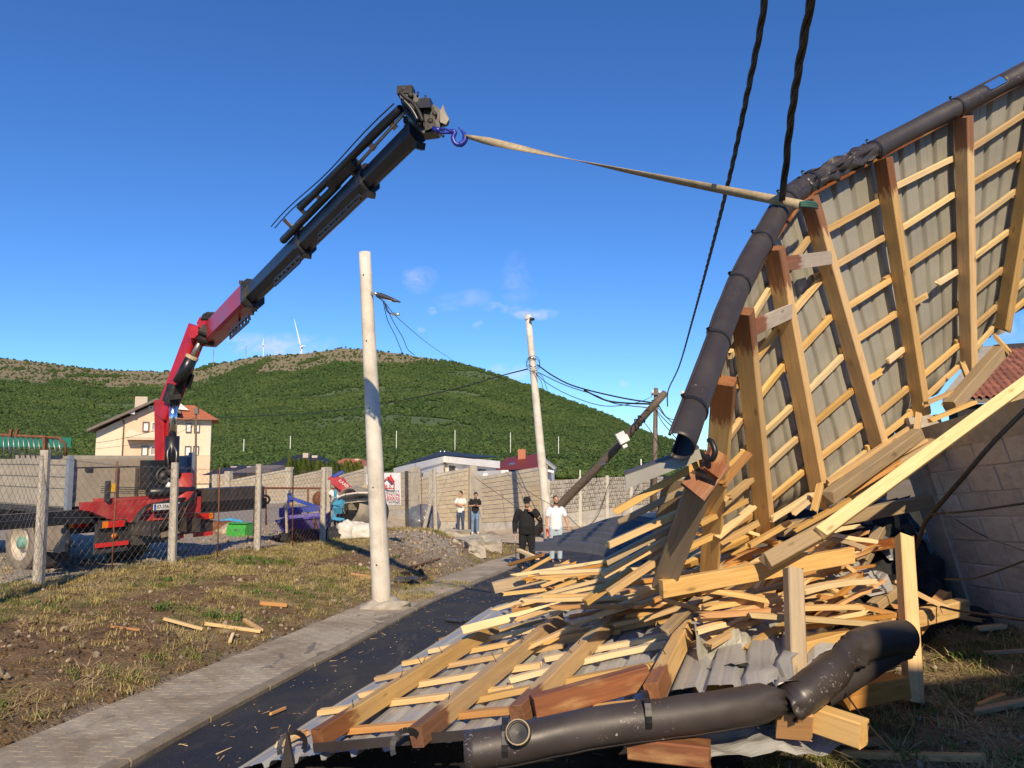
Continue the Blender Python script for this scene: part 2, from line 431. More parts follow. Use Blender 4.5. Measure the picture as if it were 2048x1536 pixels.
M['block'] = pm('concrete_block', (.53, .505, .455), .14, 26, .94, 0, .55, bs=90, dirt=(.20, .17, .13), dirt_amt=.4, dscale=2.5, objv=.22)
M['tanblock'] = pm('tan_block', (.44, .375, .275), .12, 8, .94, 0, .4, bs=40, dirt=(.30, .25, .18), dirt_amt=.45, dscale=1.2, objv=.16)
M['tanpost'] = pm('tan_wall_post', (.46, .41, .32), .14, 4, .94, 0, .4, dirt=(.30, .26, .2), dirt_amt=.5)
M['precast'] = pm('precast_panel', (.47, .44, .37), .12, 4, .94, 0, .6, bs=18, dirt=(.30, .27, .22), dirt_amt=.5, dscale=1.5, objv=.1)
M['rubble_face'] = pm('precast_rough_face', (.40, .37, .31), .35, 9, .95, 0, .9, bs=12, dirt=(.22, .20, .17), dirt_amt=.75, dscale=4, bdist=.05)
M['peach'] = pm('peach_render', (.74, .52, .36), .05, 2, .9, 0, .1, dirt=(.62, .43, .29), dirt_amt=.3)
M['cream'] = pm('cream_render', (.74, .62, .46), .05, 2, .9, 0, .1, dirt=(.62, .50, .35), dirt_amt=.3)
M['white_render'] = pm('white_render', (.80, .79, .76), .04, 2, .85, 0, .08, dirt=(.66, .62, .55), dirt_amt=.25)
M['shutter'] = flat('roller_shutter_white', (.74, .74, .72), .5)
M['shutter_grey'] = flat('roller_shutter_grey', (.33, .32, .30), .5)
M['glass'] = flat('window_glass', (.035, .05, .06), .08)
M['roof_dark'] = pm('dark_roof_tiles', (.022, .023, .028), .3, 20, .6, 0, .4, bs=40)
M['roof_red'] = pm('red_clay_tiles', (.40, .115, .05), .3, 12, .8, 0, .4, bs=25, dirt=(.5, .33, .22), dirt_amt=.4, dscale=4)
M['roof_maroon'] = pm('maroon_roof_sheet', (.155, .030, .026), .15, 6, .55, 0, .15)
M['roof_edge'] = pm('grey_brown_eaves', (.16, .135, .115), .2, 5, .8, 0, .2)
M['chimney'] = pm('chimney_brick', (.50, .42, .33), .2, 18, .9, 0, .4, objv=.1)
M['chimney_red'] = pm('chimney_red_brick', (.45, .17, .09), .2, 14, .9, 0, .3)
M['clay_tile'] = pm('weathered_clay_tile', (.24, .085, .055), .35, 10, .85, 0, .4, dirt=(.16, .12, .10), dirt_amt=.5, dscale=3, objv=.5)
M['green_paint'] = flat('green_box_paint', (.05, .36, .06), .4)
M['green_tarp'] = pm('green_tarpaulin', (.03, .26, .17), .15, 3, .6, 0, .2)
M['implement_blue'] = pm('implement_blue_paint', (.02, .06, .36), .2, 5, .45, 0, .1, dirt=(.18, .15, .14), dirt_amt=.35)
M['bucket_blue'] = pm('bucket_violet_blue', (.055, .05, .33), .2, 4, .5, 0, .1, dirt=(.3, .24, .2), dirt_amt=.6, dscale=2)
M['light_blue'] = flat('light_blue_paint', (.07, .36, .58), .5)
M['sack'] = pm('white_sack', (.62, .59, .53), .15, 5, .9, 0, .5, bs=9, dirt=(.4, .35, .28), dirt_amt=.5, bdist=.03)
M['drum'] = pm('mixer_drum', (.30, .27, .21), .25, 5, .7, .2, .3, dirt=(.14, .11, .09), dirt_amt=.7)
M['dark_matt'] = pm('dark_matt_fill', (.02, .022, .024), .4, 7, .9, 0, .6, bdist=.03)  # for rags, and for the black sheets that stand for shade in the gap
M['stone'] = pm('grey_stone', (.36, .29, .205), .3, 8, .95, 0, .6, dirt=(.17, .12, .075), dirt_amt=.6, objv=.7)
M['clod'] = pm('soil_clod', (.13, .08, .04), .35, 9, 1.0, 0, .6, objv=.6)
M['slate'] = pm('broken_tile_dark', (.07, .066, .064), .2, 8, .6, 0, .2, objv=.5)
M['plastic_grey'] = flat('grey_plastic', (.62, .62, .60), .5)
M['lamp_grey'] = flat('lamp_housing_dark', (.06, .065, .075), .4)
M['alu'] = flat('bare_aluminium', (.66, .67, .68), .3, .9)
M['film'] = pm('plastic_film', (.16, .17, .19), .3, 5, .25, 0, .5, bs=6, bdist=.04)
M['turbine'] = flat('turbine_white', (.80, .82, .85), .5)
# cloth and skin
M['skin'] = pm('skin', (.50, .27, .17), .08, 12, .6, 0, .05)
M['hair'] = pm('dark_hair', (.018, .013, .010), .3, 40, .7, 0, .5)
M['beard'] = pm('short_beard', (.06, .036, .025), .3, 60, .8, 0, .4)
M['cloth_black'] = pm('black_cloth', (.010, .010, .011), .2, 14, .95, 0, .4, bs=9, bdist=.03)
M['cloth_white'] = pm('white_cloth', (.80, .79, .80), .04, 9, .9, 0, .4, bs=9, bdist=.03)
M['cloth_cream'] = pm('cream_cloth', (.70, .68, .62), .05, 9, .9, 0, .4, bs=9, bdist=.03)
M['denim'] = pm('blue_denim', (.13, .22, .34), .3, 7, .9, 0, .3, bs=60, dirt=(.30, .38, .47), dirt_amt=.4, dscale=5)
M['denim_dark'] = pm('dark_denim', (.035, .055, .10), .3, 7, .9, 0, .3, bs=60, dirt=(.13, .17, .24), dirt_amt=.4, dscale=5)
M['denim_pale'] = pm('pale_denim', (.38, .47, .53), .2, 7, .9, 0, .3, bs=60, dirt=(.55, .6, .62), dirt_amt=.4, dscale=5)
M['boot'] = flat('black_rubber_boot', (.012, .012, .013), .3)

def foliage(name, c1, c2, rough=.8, trans=.0):
    t = NT(name); oi = t.new('ShaderNodeObjectInfo')
    a = t.mix(oi.outputs['Random'], c1, c2)
    if trans: a = t.mix(t.ramp(t.noise(t.wcoord(), .014, 6, .62), [(.40, 0.0), (.62, trans)]), a, (.105, .14, .04)); a = t.mix(t.ramp(t.noise(t.wcoord(), .03, 5, .6), [(.50, 0.0), (.64, trans * .8)]), a, (.022, .050, .018))
    n = t.noise(t.coord('Object', rnd=True), 3.0, 3)
    col = t.mix(t.math('MULTIPLY', t.ramp(n, [(.35, 0.0), (.7, 1.0)]), .5), a, shade(c2, 1.25))
    t.base(col); t.rough(rough); t.b.inputs['Specular IOR Level'].default_value = .2
    return t.m
M['bush'] = foliage('hill_foliage', (.022, .058, .017), (.066, .108, .029), trans=.7)
M['thuja'] = foliage('thuja_foliage', (.05, .085, .012), (.11, .14, .02))
M['leaf'] = foliage('weed_leaf', (.05, .10, .02), (.09, .14, .03))
M['grass_dry'] = foliage('dry_grass', (.46, .35, .15), (.27, .235, .085))
M['straw'] = foliage('dead_straw', (.52, .40, .20), (.34, .25, .12))
M['grass_green'] = foliage('green_grass', (.09, .13, .03), (.17, .18, .05))

# ---- ground: zones come from the 'zone' attribute (r soil, g grass, b gravel)
def ground_mat():
    t = NT('ground_soil_grass_gravel'); co = t.wcoord()
    at_ = t.new('ShaderNodeAttribute', attribute_name='zone'); sp = t.new('ShaderNodeSeparateColor'); t.link(at_.outputs['Color'], sp.inputs[0])
    n1 = t.noise(co, 1.6, 8, .66, .3); n2 = t.noise(co, 26, 5, .65); n3 = t.noise(co, 7, 5, .6)
    soil = t.ramp(n3, [(.3, (.08, .046, .019)), (.55, (.185, .112, .050)), (.78, (.32, .22, .115))])
    grass = t.ramp(n2, [(.3, (.11, .10, .036)), (.5, (.25, .20, .078)), (.72, (.38, .30, .135))])
    vo = t.new('ShaderNodeTexVoronoi', _Scale=34.0); t.link(co, vo.inputs[0])
    grav = t.mix(.5, t.ramp(vo.outputs['Color'], [(.2, (.22, .20, .165)), (.8, (.47, .43, .36))]), t.ramp(n3, [(.3, (.25, .22, .18)), (.7, (.42, .38, .31))]))
    g = t.math('ADD', t.math('MULTIPLY', t.math('SUBTRACT', n1, .5), 2.4), sp.outputs[1], True)
    col = t.mix(t.math('MULTIPLY', g, sp.outputs[1], True), soil, grass)
    col = t.mix(sp.outputs[2], col, grav)
    t.base(col); t.rough(.95)
    t.bump(t.math('ADD', t.math('MULTIPLY', n3, .6), t.math('ADD', n2, t.math('MULTIPLY', vo.outputs['Distance'], .5))), .8, .04)
    return t.m
M['ground'] = ground_mat()
def asphalt():
    t = NT('asphalt_dark'); co = t.wcoord()
    n = t.noise(co, 1.1, 6, .6, .4); f = t.noise(co, 110, 3, .6)
    col = t.ramp(n, [(.35, (.020, .020, .022)), (.7, (.050, .048, .047))])
    sp = t.new('ShaderNodeTexVoronoi', _Scale=55.0); t.link(co, sp.inputs[0])
    col = t.mix(t.math('MULTIPLY', t.ramp(sp.outputs['Distance'], [(.10, .7), (.22, 0.0)]), t.ramp(t.noise(co, 3, 4), [(.35, .15), (.6, 1.0)])), col, (.22, .19, .15))
    st = t.noise(t.wcoord((5, .9, 1)), 1.0, 6, .7, .6)
    col = t.mix(t.ramp(st, [(.56, 0.0), (.72, .42)]), col, (.17, .135, .095))
    t.base(col)
    t.rough(t.ramp(n, [(.35, .62), (.65, .9)])); t.b.inputs['Specular IOR Level'].default_value = .3; t.bump(f, .7, .008)
    return t.m
M['asphalt'] = asphalt()
def paver():
    t = NT('paver_grey'); co = t.wcoord()
    n = t.noise(co, 1.3, 7, .65, .4)
    col = t.ramp(t.noise(co, 28, 4), [(.3, (.31, .265, .195)), (.7, (.46, .40, .30))])
    col = t.mix(t.ramp(n, [(.42, 0.0), (.64, .8)]), col, (.215, .165, .105))
    wet = t.noise(t.wcoord((2.6, .8, 1)), 1.5, 6, .6, .6); wf = t.ramp(wet, [(.60, 0.0), (.64, .75)])
    col = t.mix(wf, col, (.13, .115, .095))
    t.base(t.objvar(col, .08)); t.rough(.9); t.bump(t.noise(co, 60, 5), .4, .006)
    return t.m
M['paver'] = paver()
M['kerb'] = pm('kerb_concrete', (.25, .21, .15), .2, 9, .92, 0, .5, bs=50, dirt=(.13, .105, .07), dirt_amt=.6, dscale=2, objv=.2)
def drive_mat():
    t = NT('driveway_tan_concrete'); co = t.wcoord()
    n = t.noise(co, .9, 7, .65, .4); st = t.noise(t.wcoord((.5, 2.2, 1)), 1.0, 6, .7, .5)
    col = t.ramp(n, [(.3, (.40, .32, .21)), (.7, (.56, .47, .33))])
    col = t.mix(t.ramp(st, [(.5, 0.0), (.72, .6)]), col, (.33, .22, .10))
    t.base(col); t.rough(.92); t.bump(t.noise(co, 14, 5), .5, .02)
    return t.m
M['drive'] = drive_mat()
def hill_mat():
    t = NT('hillside_scrub_and_rock'); co = t.wcoord()
    at_ = t.new('ShaderNodeAttribute', attribute_name='zone'); sp = t.new('ShaderNodeSeparateColor'); t.link(at_.outputs['Color'], sp.inputs[0])
    n = t.noise(co, .03, 8, .65); f = t.noise(co, .25, 5, .7)
    green = t.ramp(f, [(.3, (.05, .09, .028)), (.7, (.11, .145, .045))])
    bare = t.ramp(f, [(.3, (.10, .095, .04)), (.5, (.22, .175, .09)), (.75, (.33, .28, .18))])
    k = t.math('ADD', sp.outputs[0], t.math('MULTIPLY', t.math('SUBTRACT', n, .5), 1.8), True)
    k = t.ramp(k, [(.36, 0.0), (.56, 1.0)])
    t.base(t.mix(k, green, bare)); t.rough(1.0); t.bump(f, .6, 2.0)
    return t.m
M['hill'] = hill_mat()
# ---------------------------------------------------------------- the land
def zr(y):                                    # the road falls away from the camera
    if y < 66: return -.08 * y + .0006 * y * y
    return -2.67
KY = [-14, 0, 4.9, 6.2, 9.1, 12.7, 16.4, 20.9, 27, 36, 50, 120]
KX = [-3.7, -2.86, -2.47, -2.32, -1.89, -1.40, -.54, .51, 2.6, 6.8, 14, 50]
FY = [-14, 3, 7, 10.3, 13.2, 15.7, 18.3, 22.4, 24, 26, 60]
FX = [-9.6, -7.8, -7.15, -6.59, -6.08, -5.43, -4.71, -3.18, -2.75, -2.6, -2.6]
def xk(y): return float(np.interp(y, KY, KX))
def xs_(y): return xk(y) - 1.06
def xf(y): return float(np.interp(y, FY, FX))
def zf(y): return -.17 - .052 * (y - 10.3)    # the berm under the fence
def zyard(y): return -.62 - .028 * (max(y, -10) - 14)
def xroad(y): return xk(y) + 4.0 + max(0, y - 12) * .06
def H0(x, y):
    b = zr(y); s = xs_(y)
    z = b
    if x < s:
        f = xf(y); t = (s - x) / max(.6, (s - f))
        if t <= 1: zb = lerp(b + .045, zf(y), t ** .75 if y < 20 else t)
        else: zb = lerp(zf(y), zyard(y), smooth01((f - x) / 1.6))
        if y > 22:
            far = lerp(zyard(y), b, smooth01((x + 9) / 5.0)) if y < 80 else b
            far = lerp(far, b, smooth01((y - 60) / 60))
            zb = lerp(zb, far, smooth01((y - 23.5) / 4.5))
        z = zb
        z += .42 * math.exp(-((x + 2.5) / 1.3) ** 2 - ((y - 20.0) / 2.6) ** 2) * smooth01((s - x) / .9)
    elif x > xroad(y) - 1.9 and y < 14:
        z = b + .60 * smooth01((x - 1.2) / 2.8) * (1 - smooth01((y - 8.5) / 5))
    return z
def on_hard(x, y): return xs_(y) - .02 < x < xroad(y)
def H(x, y):
    z = H0(x, y)
    if not on_hard(x, y) and y < 60:
        d = min(1, max(0, max(xs_(y) - x, x - xroad(y))) / .5)
        z += d * (.055 * noise.noise(Vector((x * 1.3, y * 1.3, 3))) + .05 * noise.noise(Vector((x * 3.7, y * 3.7, 7))) + .035 * noise.noise(Vector((x * 8, y * 8, 1))))
    return z
def gp(u, v, off=0.0):
    a, b = ray(u, v); y = 2.0; st = .05
    while y < 140:
        if CZ + b * y < H(a * y, y) + off: return Vector((a * y, y, H(a * y, y)))
        y += st; st = max(.03, y * .004)
    return Vector((a * 140, 140, 0))
def grid_obj(name, xa, ya, fz, mat_, kind, zone=None, label=None, smooth=True):
    nx, ny = len(xa), len(ya)
    vv = [(x, y, fz(x, y)) for y in ya for x in xa]
    fs = [(j * nx + i, j * nx + i + 1, (j + 1) * nx + i + 1, (j + 1) * nx + i) for j in range(ny - 1) for i in range(nx - 1)]
    me = bpy.data.meshes.new(name); me.from_pydata(vv, [], fs); me.materials.append(mat_)
    me.polygons.foreach_set('use_smooth', [smooth] * len(fs))
    if zone:
        ca = me.color_attributes.new('zone', 'FLOAT_COLOR', 'POINT')
        ca.data.foreach_set('color', [c for (x, y, z) in vv for c in zone(x, y, z)])
    o = bpy.data.objects.new(name, me); put(o); tag(o, label, None, None, kind); return o
def arr(*segs):
    out = []
    for a, b, st in segs: out += list(np.arange(a, b, st))
    return out
GX = [-700, -400, -240, -150, -100, -70, -50, -40, -33, -27, -23, -20, -18] + arr((-17, -8, .4), (-8, 6, .16), (6, 12, .4)) + [13, 15, 18, 24, 32, 45, 70, 110, 180, 300, 500, 800]
GY = [-60, -40, -28, -20] + arr((-14, 3, .8), (3, 14, .16), (14, 28, .22), (28, 48, .6)) + [50, 54, 60, 68, 78, 90, 105, 125, 150, 200]
def zone_ground(x, y, z):
    s, f, r = xs_(y), xf(y), xroad(y)
    soil, grass, grav = 0.2, 0.55, 0.0
    if x < s:
        t = (s - x) / max(.6, s - f)
        if y < 26:
            if t < .12: grass = .5
            elif t < .62: grass = .22 + .50 * smooth01(noise.noise(Vector((x * .45, y * .45, 40))) * 3)
            elif t < 1.15: grass = .82
            if t > 1.1: k = smooth01((f - x - .3) / 1.2); grass = lerp(.8, .08, k); grav = k * .9
            if 11 < y < 15 and t < .5: grass = .7
            grav = max(grav, .95 * math.exp(-((x + 2.3) / 1.2) ** 2 - ((y - 19.6) / 2.3) ** 2))
        else:
            grass = .12; grav = .8
            if y > 46: grass, grav = .9, 0
    elif x > r:
        grass, grav = .72, .15 if y < 9 else .1
    else: grav, grass = .7, .1
    return (soil, grass, min(1, grav), 1)
def Hg(x, y):
    z = H(x, y)
    if xs_(y) + .1 < x < xroad(y) - .1 and y < 110: z -= .09
    return z
tag(grid_obj('ground', GX, GY, Hg, M['ground'], 'structure', zone_ground), 'rough bank of dry grass, soil and stones beside the road')

# road sheet
ry = arr((-14, 3, 1), (3, 30, .4), (30, 112, 2))
mb = MB(); nn = 17
for y in ry:
    a, b = xk(y), xroad(y)
    for i in range(nn):
        x = lerp(a, b, i / (nn - 1)); mb.v.append(Vector((x, y, H0(x, y) + .006 * noise.noise(Vector((x * 2, y * 2, 0))))))
for j in range(len(ry) - 1):
    for i in range(nn - 1): mb.f.append([j * nn + i, j * nn + i + 1, (j + 1) * nn + i + 1, (j + 1) * nn + i]); mb.m.append(0); mb.sm.append(True)
tag(mb.build('road', M['asphalt']), 'dark narrow asphalt road littered with wood splinters', kind='structure')

# pavement: bedding sheet, pavers, kerb stones
SWT = .13
pv = tag(bpy.data.objects.new('sidewalk', None), 'narrow grey paved sidewalk with dirty brick pavers', kind='structure'); put(pv)
mb = MB(); sy = arr((-10, 27, .4))
for y in sy:
    for x, dz in ((xs_(y) - .02, -.2), (xs_(y), .026), (xk(y) - .14, .026), (xk(y) - .139, -.2)): mb.v.append(Vector((x, y, zr(y) + dz)))
for j in range(len(sy) - 1):
    for i in range(3): mb.f.append([j * 4 + i, j * 4 + i + 1, j * 4 + 5 + i, j * 4 + 4 + i]); mb.m.append(0); mb.sm.append(False)
mb.build('bedding', M['joint'], pv)
bm_ = MB(); pw, pl, ph = .0975, .1980, .05
vv, c_ = [], .0025
for z, k in ((-ph, 0), (-c_, 0), (0, c_)):
    for a, b in ((-1, -1), (1, -1), (1, 1), (-1, 1)): vv.append((a * (pw / 2 - k), b * (pl / 2 - k), z))
bm_.add(vv, [(0, 1, 5, 4), (1, 2, 6, 5), (2, 3, 7, 6), (3, 0, 4, 7), (4, 5, 9, 8), (5, 6, 10, 9), (6, 7, 11, 10), (7, 4, 8, 11), (8, 9, 10, 11)])
brick0 = bm_.build('paver', M['paver'], pv, fixn=True); bme = brick0.data
rest = MB(); cnt = 0
y = 4.3; row = 0
while y < 26.5:
    for c in range(9):
        yy_ = y + (.1 if c % 2 else 0); x = xs_(yy_) + .055 + c * .1015
        ang = -math.atan2(xs_(yy_ + .5) - xs_(yy_ - .5), 1.0)
        Mx = Matrix.Translation((x, yy_, zr(yy_) + .036 + .004 * noise.noise(Vector((x * 1.5, yy_ * 1.1, 0))))) @ Matrix.Rotation(ang, 4, 'Z') @ Matrix.Rotation(-math.atan(.08 - .0012 * yy_) , 4, 'X') @ Matrix.Rotation(random.uniform(-.006, .006), 4, 'Y')
        if cnt < 290:
            if cnt == 0: brick0.matrix_basis = Mx; WM[brick0] = Mx
            else: put(bpy.data.objects.new('paver', bme), Mx, pv)
            cnt += 1
        else:
            rest.add([Mx @ q.co for q in bme.vertices], [list(p.vertices) for p in bme.polygons])
    y += .2005
tag(rest.build('paver_field', M['paver'], pv, fixn=False), kind='stuff')
kb = tag(bpy.data.objects.new('kerb', None), 'low muddy concrete kerb along the asphalt', kind='structure'); put(kb)
y = -4.0
while y < 27:
    L = .98
    p, q = Vector((xk(y) - .07, y, zr(y) - .038)), Vector((xk(y + L) - .07 + random.uniform(-.012, .012), y + L, zr(y + L) - .038))
    m_ = MB().bar(p, q, .125, .17 + random.uniform(-.012, .006), ch=.018); m_.wbuild('kerb_stone', M['kerb'], kb, origin=p)
    y += L + .012

# driveway sheet up to the yard gate and along the back wall
def dzone(x, y):
    return H(x, y) + .03
mb = MB(); xa = [lerp(-9.5, 9, i / 30) for i in range(31)]
ya = [lerp(0, 1, i / 24) for i in range(25)]
for t in ya:
    for x in xa:
        y0 = 25.5 + max(0, x - 1) * 1.6 + max(0, -x - 2.5) * 1.3; y1 = 47 + max(0, x) * .2
        y = lerp(y0, y1, t); mb.v.append(Vector((x, y, H(x, y) + .03)))
for j in range(24):
    for i in range(30): mb.f.append([j * 31 + i, j * 31 + i + 1, (j + 1) * 31 + i + 1, (j + 1) * 31 + i]); mb.m.append(0); mb.sm.append(True)
tag(mb.build('driveway', M['drive']), 'tan dusty concrete driveway where two young men stand', kind='structure')

# hillside
SIL = [(-900, 760), (-300, 720), (0, 716), (60, 723), (130, 731), (220, 741), (330, 743), (400, 735), (480, 719), (540, 710), (620, 706), (690, 695), (740, 701), (800, 707), (860, 717),
       (940, 735), (1020, 760), (1100, 789), (1180, 820), (1260, 852), (1340, 884), (1420, 915), (1560, 930), (1750, 922), (2048, 915), (2600, 905), (4000, 900)]
RX = [ray(u, 768)[0] for u, v in SIL]
def crest(rx):
    v = float(np.interp(rx, RX, [b for a, b in SIL]))
    return v
def yc(rx):
    return float(np.interp(rx, [-1.2, -.45, -.2, .0, .25, .6, 2], [1500, 1350, 950, 820, 640, 600, 600]))
Y0 = 118.0
def hill_pt(rx, t):
    v = crest(rx) + 1.5 * noise.noise(Vector((rx * 60, 0, 0))); Yc = yc(rx)
    zc = CZ + ray(1024 + rx * FPX, v)[1] * Yc
    y = lerp(Y0, Yc * 1.3, t)
    k = (y - Y0) / (Yc - Y0)
    z0 = -2.67
    if k <= 1: e = .42 * k + .58 * k ** 1.9; z = z0 + (zc - z0) * e
    else: z = zc - (k - 1) * 30
    z += (5.0 * noise.noise(Vector((rx * y * .012, y * .012, 5))) + 2.0 * noise.noise(Vector((rx * y * .04, y * .04, 9)))) * smooth01(k * 2.5) * (1 - .8 * smooth01((k - .7) * 3.3))
    return Vector((rx * y, y, z))
nx, ny = 300, 180
rxs = [lerp(-1.9, 1.9, i / (nx - 1)) for i in range(nx)]
mb = MB(); zc_ = []
for j in range(ny):
    t = (j / (ny - 1)) ** 1.15
    for rx in rxs:
        p = hill_pt(rx, t); mb.v.append(p)
        k = (p.y - Y0) / (yc(rx) - Y0)
        thr = float(np.interp(rx, [-1, -.66, -.48, -.40, -.30, -.22, -.15, -.05, .1, 1], [.62, .66, .72, .76, .72, .80, .86, 1.08, 1.3, 1.3]))
        zc_ += [smooth01((k - thr) / .12 + .5), 0, 0, 1]
for j in range(ny - 1):
    for i in range(nx - 1): mb.f.append([j * nx + i, j * nx + i + 1, (j + 1) * nx + i + 1, (j + 1) * nx + i]); mb.m.append(0); mb.sm.append(True)
hill = mb.build('hillside', M['hill'], fixn=False)
ca = hill.data.color_attributes.new('zone', 'FLOAT_COLOR', 'POINT'); ca.data.foreach_set('color', zc_)
tag(hill, 'broad green hillside with bare tan rocky crest', kind='structure')

# ---- scattering: points carry rotation, scale and a variant number
def scatter(name, pts, rots, scl, idx, srcs, label, cat=None, parent=None):
    me = bpy.data.meshes.new(name); me.from_pydata([tuple(p) for p in pts], [], [])
    a = me.attributes.new('rot', 'FLOAT_VECTOR', 'POINT'); a.data.foreach_set('vector', [c for r in rots for c in r])
    a = me.attributes.new('scl', 'FLOAT_VECTOR', 'POINT'); a.data.foreach_set('vector', [c for r in scl for c in r])
    a = me.attributes.new('idx', 'INT', 'POINT'); a.data.foreach_set('value', idx)
    o = bpy.data.objects.new(name, me); put(o, None, parent); tag(o, label, None, None, 'stuff')
    g = bpy.data.node_groups.new(name + '_scatter', 'GeometryNodeTree')
    g.interface.new_socket('Geometry', in_out='INPUT', socket_type='NodeSocketGeometry'); g.interface.new_socket('Geometry', in_out='OUTPUT', socket_type='NodeSocketGeometry')
    N = g.nodes; gi, go, io, jn = N.new('NodeGroupInput'), N.new('NodeGroupOutput'), N.new('GeometryNodeInstanceOnPoints'), N.new('GeometryNodeJoinGeometry')
    for s in reversed(srcs):
        oi = N.new('GeometryNodeObjectInfo'); oi.inputs['Object'].default_value = s; oi.inputs['As Instance'].default_value = True
        g.links.new(oi.outputs['Geometry'], jn.inputs[0])
    def na(nm, ty):
        n = N.new('GeometryNodeInputNamedAttribute'); n.data_type = ty; n.inputs['Name'].default_value = nm; return n.outputs['Attribute']
    e2r = N.new('FunctionNodeEulerToRotation'); g.links.new(na('rot', 'FLOAT_VECTOR'), e2r.inputs[0])
    g.links.new(gi.outputs[0], io.inputs['Points']); g.links.new(jn.outputs[0], io.inputs['Instance'])
    io.inputs['Pick Instance'].default_value = True
    g.links.new(na('idx', 'INT'), io.inputs['Instance Index']); g.links.new(e2r.outputs[0], io.inputs['Rotation']); g.links.new(na('scl', 'FLOAT_VECTOR'), io.inputs['Scale'])
    g.links.new(io.outputs[0], go.inputs[0])
    md = o.modifiers.new('scatter', 'NODES'); md.node_group = g
    return o
def src(mb_, name, mat_):
    me = bpy.data.meshes.new(name); me.from_pydata([tuple(q) for q in mb_.v], [], mb_.f)
    me.materials.append(mat_); me.polygons.foreach_set('use_smooth', mb_.sm); me.update()
    return bpy.data.objects.new(name, me)
def bush_mesh(seed, leaves=110):
    """a scrub crown: lumpy core hidden by many leaf-clump faces"""
    rnd = random.Random(seed); mb_ = MB()
    bm = bmesh.new(); bmesh.ops.create_icosphere(bm, subdivisions=2, radius=1.0)
    for q in bm.verts:
        d = q.co.normalized(); k = .72 + .30 * noise.noise(d * 1.7 + Vector((seed * 7.1, 0, 0))) + .16 * noise.noise(d * 4.3 + Vector((0, seed * 3.3, 0)))
        q.co = Vector((d.x * k, d.y * k, d.z * k * .9))
    vs2 = [q.co.copy() for q in bm.verts]; fs = [[q.index for q in f.verts] for f in bm.faces]; bm.free()
    mb_.add(vs2, fs, 0, True)
    for i in range(leaves):
        d = Vector((rnd.gauss(0, 1), rnd.gauss(0, 1), rnd.gauss(.25, .9))).normalized()
        k = (.74 + .30 * noise.noise(d * 1.7 + Vector((seed * 7.1, 0, 0))) + .16 * noise.noise(d * 4.3 + Vector((0, seed * 3.3, 0)))) * rnd.uniform(.92, 1.18)
        c = Vector((d.x * k, d.y * k, d.z * k * .9)); s = rnd.uniform(.10, .22)
        a = Vector((rnd.gauss(0, 1), rnd.gauss(0, 1), rnd.gauss(0, 1))).cross(d).normalized(); b = d.cross(a).lerp(d, rnd.uniform(0, .8)).normalized()
        mb_.add([c - a * s, c + b * s * .7, c + a * s, c - b * s * .7], [(0, 1, 2, 3)])
    return mb_
bushes = [src(bush_mesh(i), 'scrub_crown_%d' % i, M['bush']) for i in range(6)]
rnd = random.Random(3)
P_, R_, S_, I_ = [], [], [], []
while len(P_) < 78000:
    rx = rnd.uniform(-.82, .82); t = rnd.random() ** 1.25
    p = hill_pt(rx, t * .78); k = (p.y - Y0) / (yc(rx) - Y0)
    if k > 1.02: continue
    thr = float(np.interp(rx, [-1, -.66, -.48, -.40, -.30, -.22, -.15, -.05, .1, 1], [.62, .66, .72, .76, .72, .80, .86, 1.08, 1.3, 1.3]))
    bare = smooth01((k - thr) / .12 + .5) + 1.5 * noise.noise(Vector((p.x * .012, p.y * .012, 2))) + .5 * noise.noise(Vector((p.x * .05, p.y * .05, 8)))
    if bare > .5 and rnd.random() > .20: continue
    if noise.noise(Vector((p.x * .02, p.y * .02, 11))) > .42 and rnd.random() > .75: continue
    s = rnd.uniform(.42, 1.05) * (1.3 if rnd.random() < .2 else 1) * (1.05 + p.y * .0019)
    if bare > .5: s *= .6
    P_.append(p + Vector((0, 0, s * .35 + .35))); R_.append((0, 0, rnd.uniform(0, 6.28))); S_.append((s, s, s * rnd.uniform(.75, 1.15))); I_.append(rnd.randrange(6))
scatter('hillside_scrub', P_, R_, S_, I_, bushes, 'dense green scrub woodland covering the hillside')

# grass and stones on the bank
def tuft(seed, n, h, spread, width, flat_=False):
    rnd = random.Random(seed); mb_ = MB()
    for i in range(n):
        a = rnd.uniform(0, 6.28); r = spread * rnd.random() ** .7; b = Vector((math.cos(a) * r, math.sin(a) * r, 0))
        la = rnd.uniform(0, 6.28); lean = rnd.uniform(.15, 1.1) if not flat_ else rnd.uniform(2.5, 6); hh = h * rnd.uniform(.5, 1.1)
        d = Vector((math.cos(la), math.sin(la), 0)); sd_ = Vector((-d.y, d.x, 0)) * width * rnd.uniform(.6, 1.3)
        m_ = b + d * hh * lean * .4 + Vector((0, 0, hh * .6)); e = b + d * hh * lean + Vector((0, 0, hh * rnd.uniform(.6, 1)))
        mb_.add([b - sd_, b + sd_, m_ + sd_ * .7, m_ - sd_ * .7, e], [(0, 1, 2, 3), (3, 2, 4)], 0, True)
    return mb_
tufts = [src(tuft(i, 26, .065, .10, .0035), 'grass_tuft_%d' % i, M['grass_dry']) for i in range(4)] + [src(tuft(20 + i, 24, .07, .09, .0038), 'green_tuft_%d' % i, M['grass_green']) for i in range(3)] + \
        [src(tuft(40 + i, 22, .10, .10, .012), 'weed_%d' % i, M['leaf']) for i in range(2)] + [src(tuft(60 + i, 22, .045, .13, .003, True), 'straw_%d' % i, M['straw']) for i in range(3)]
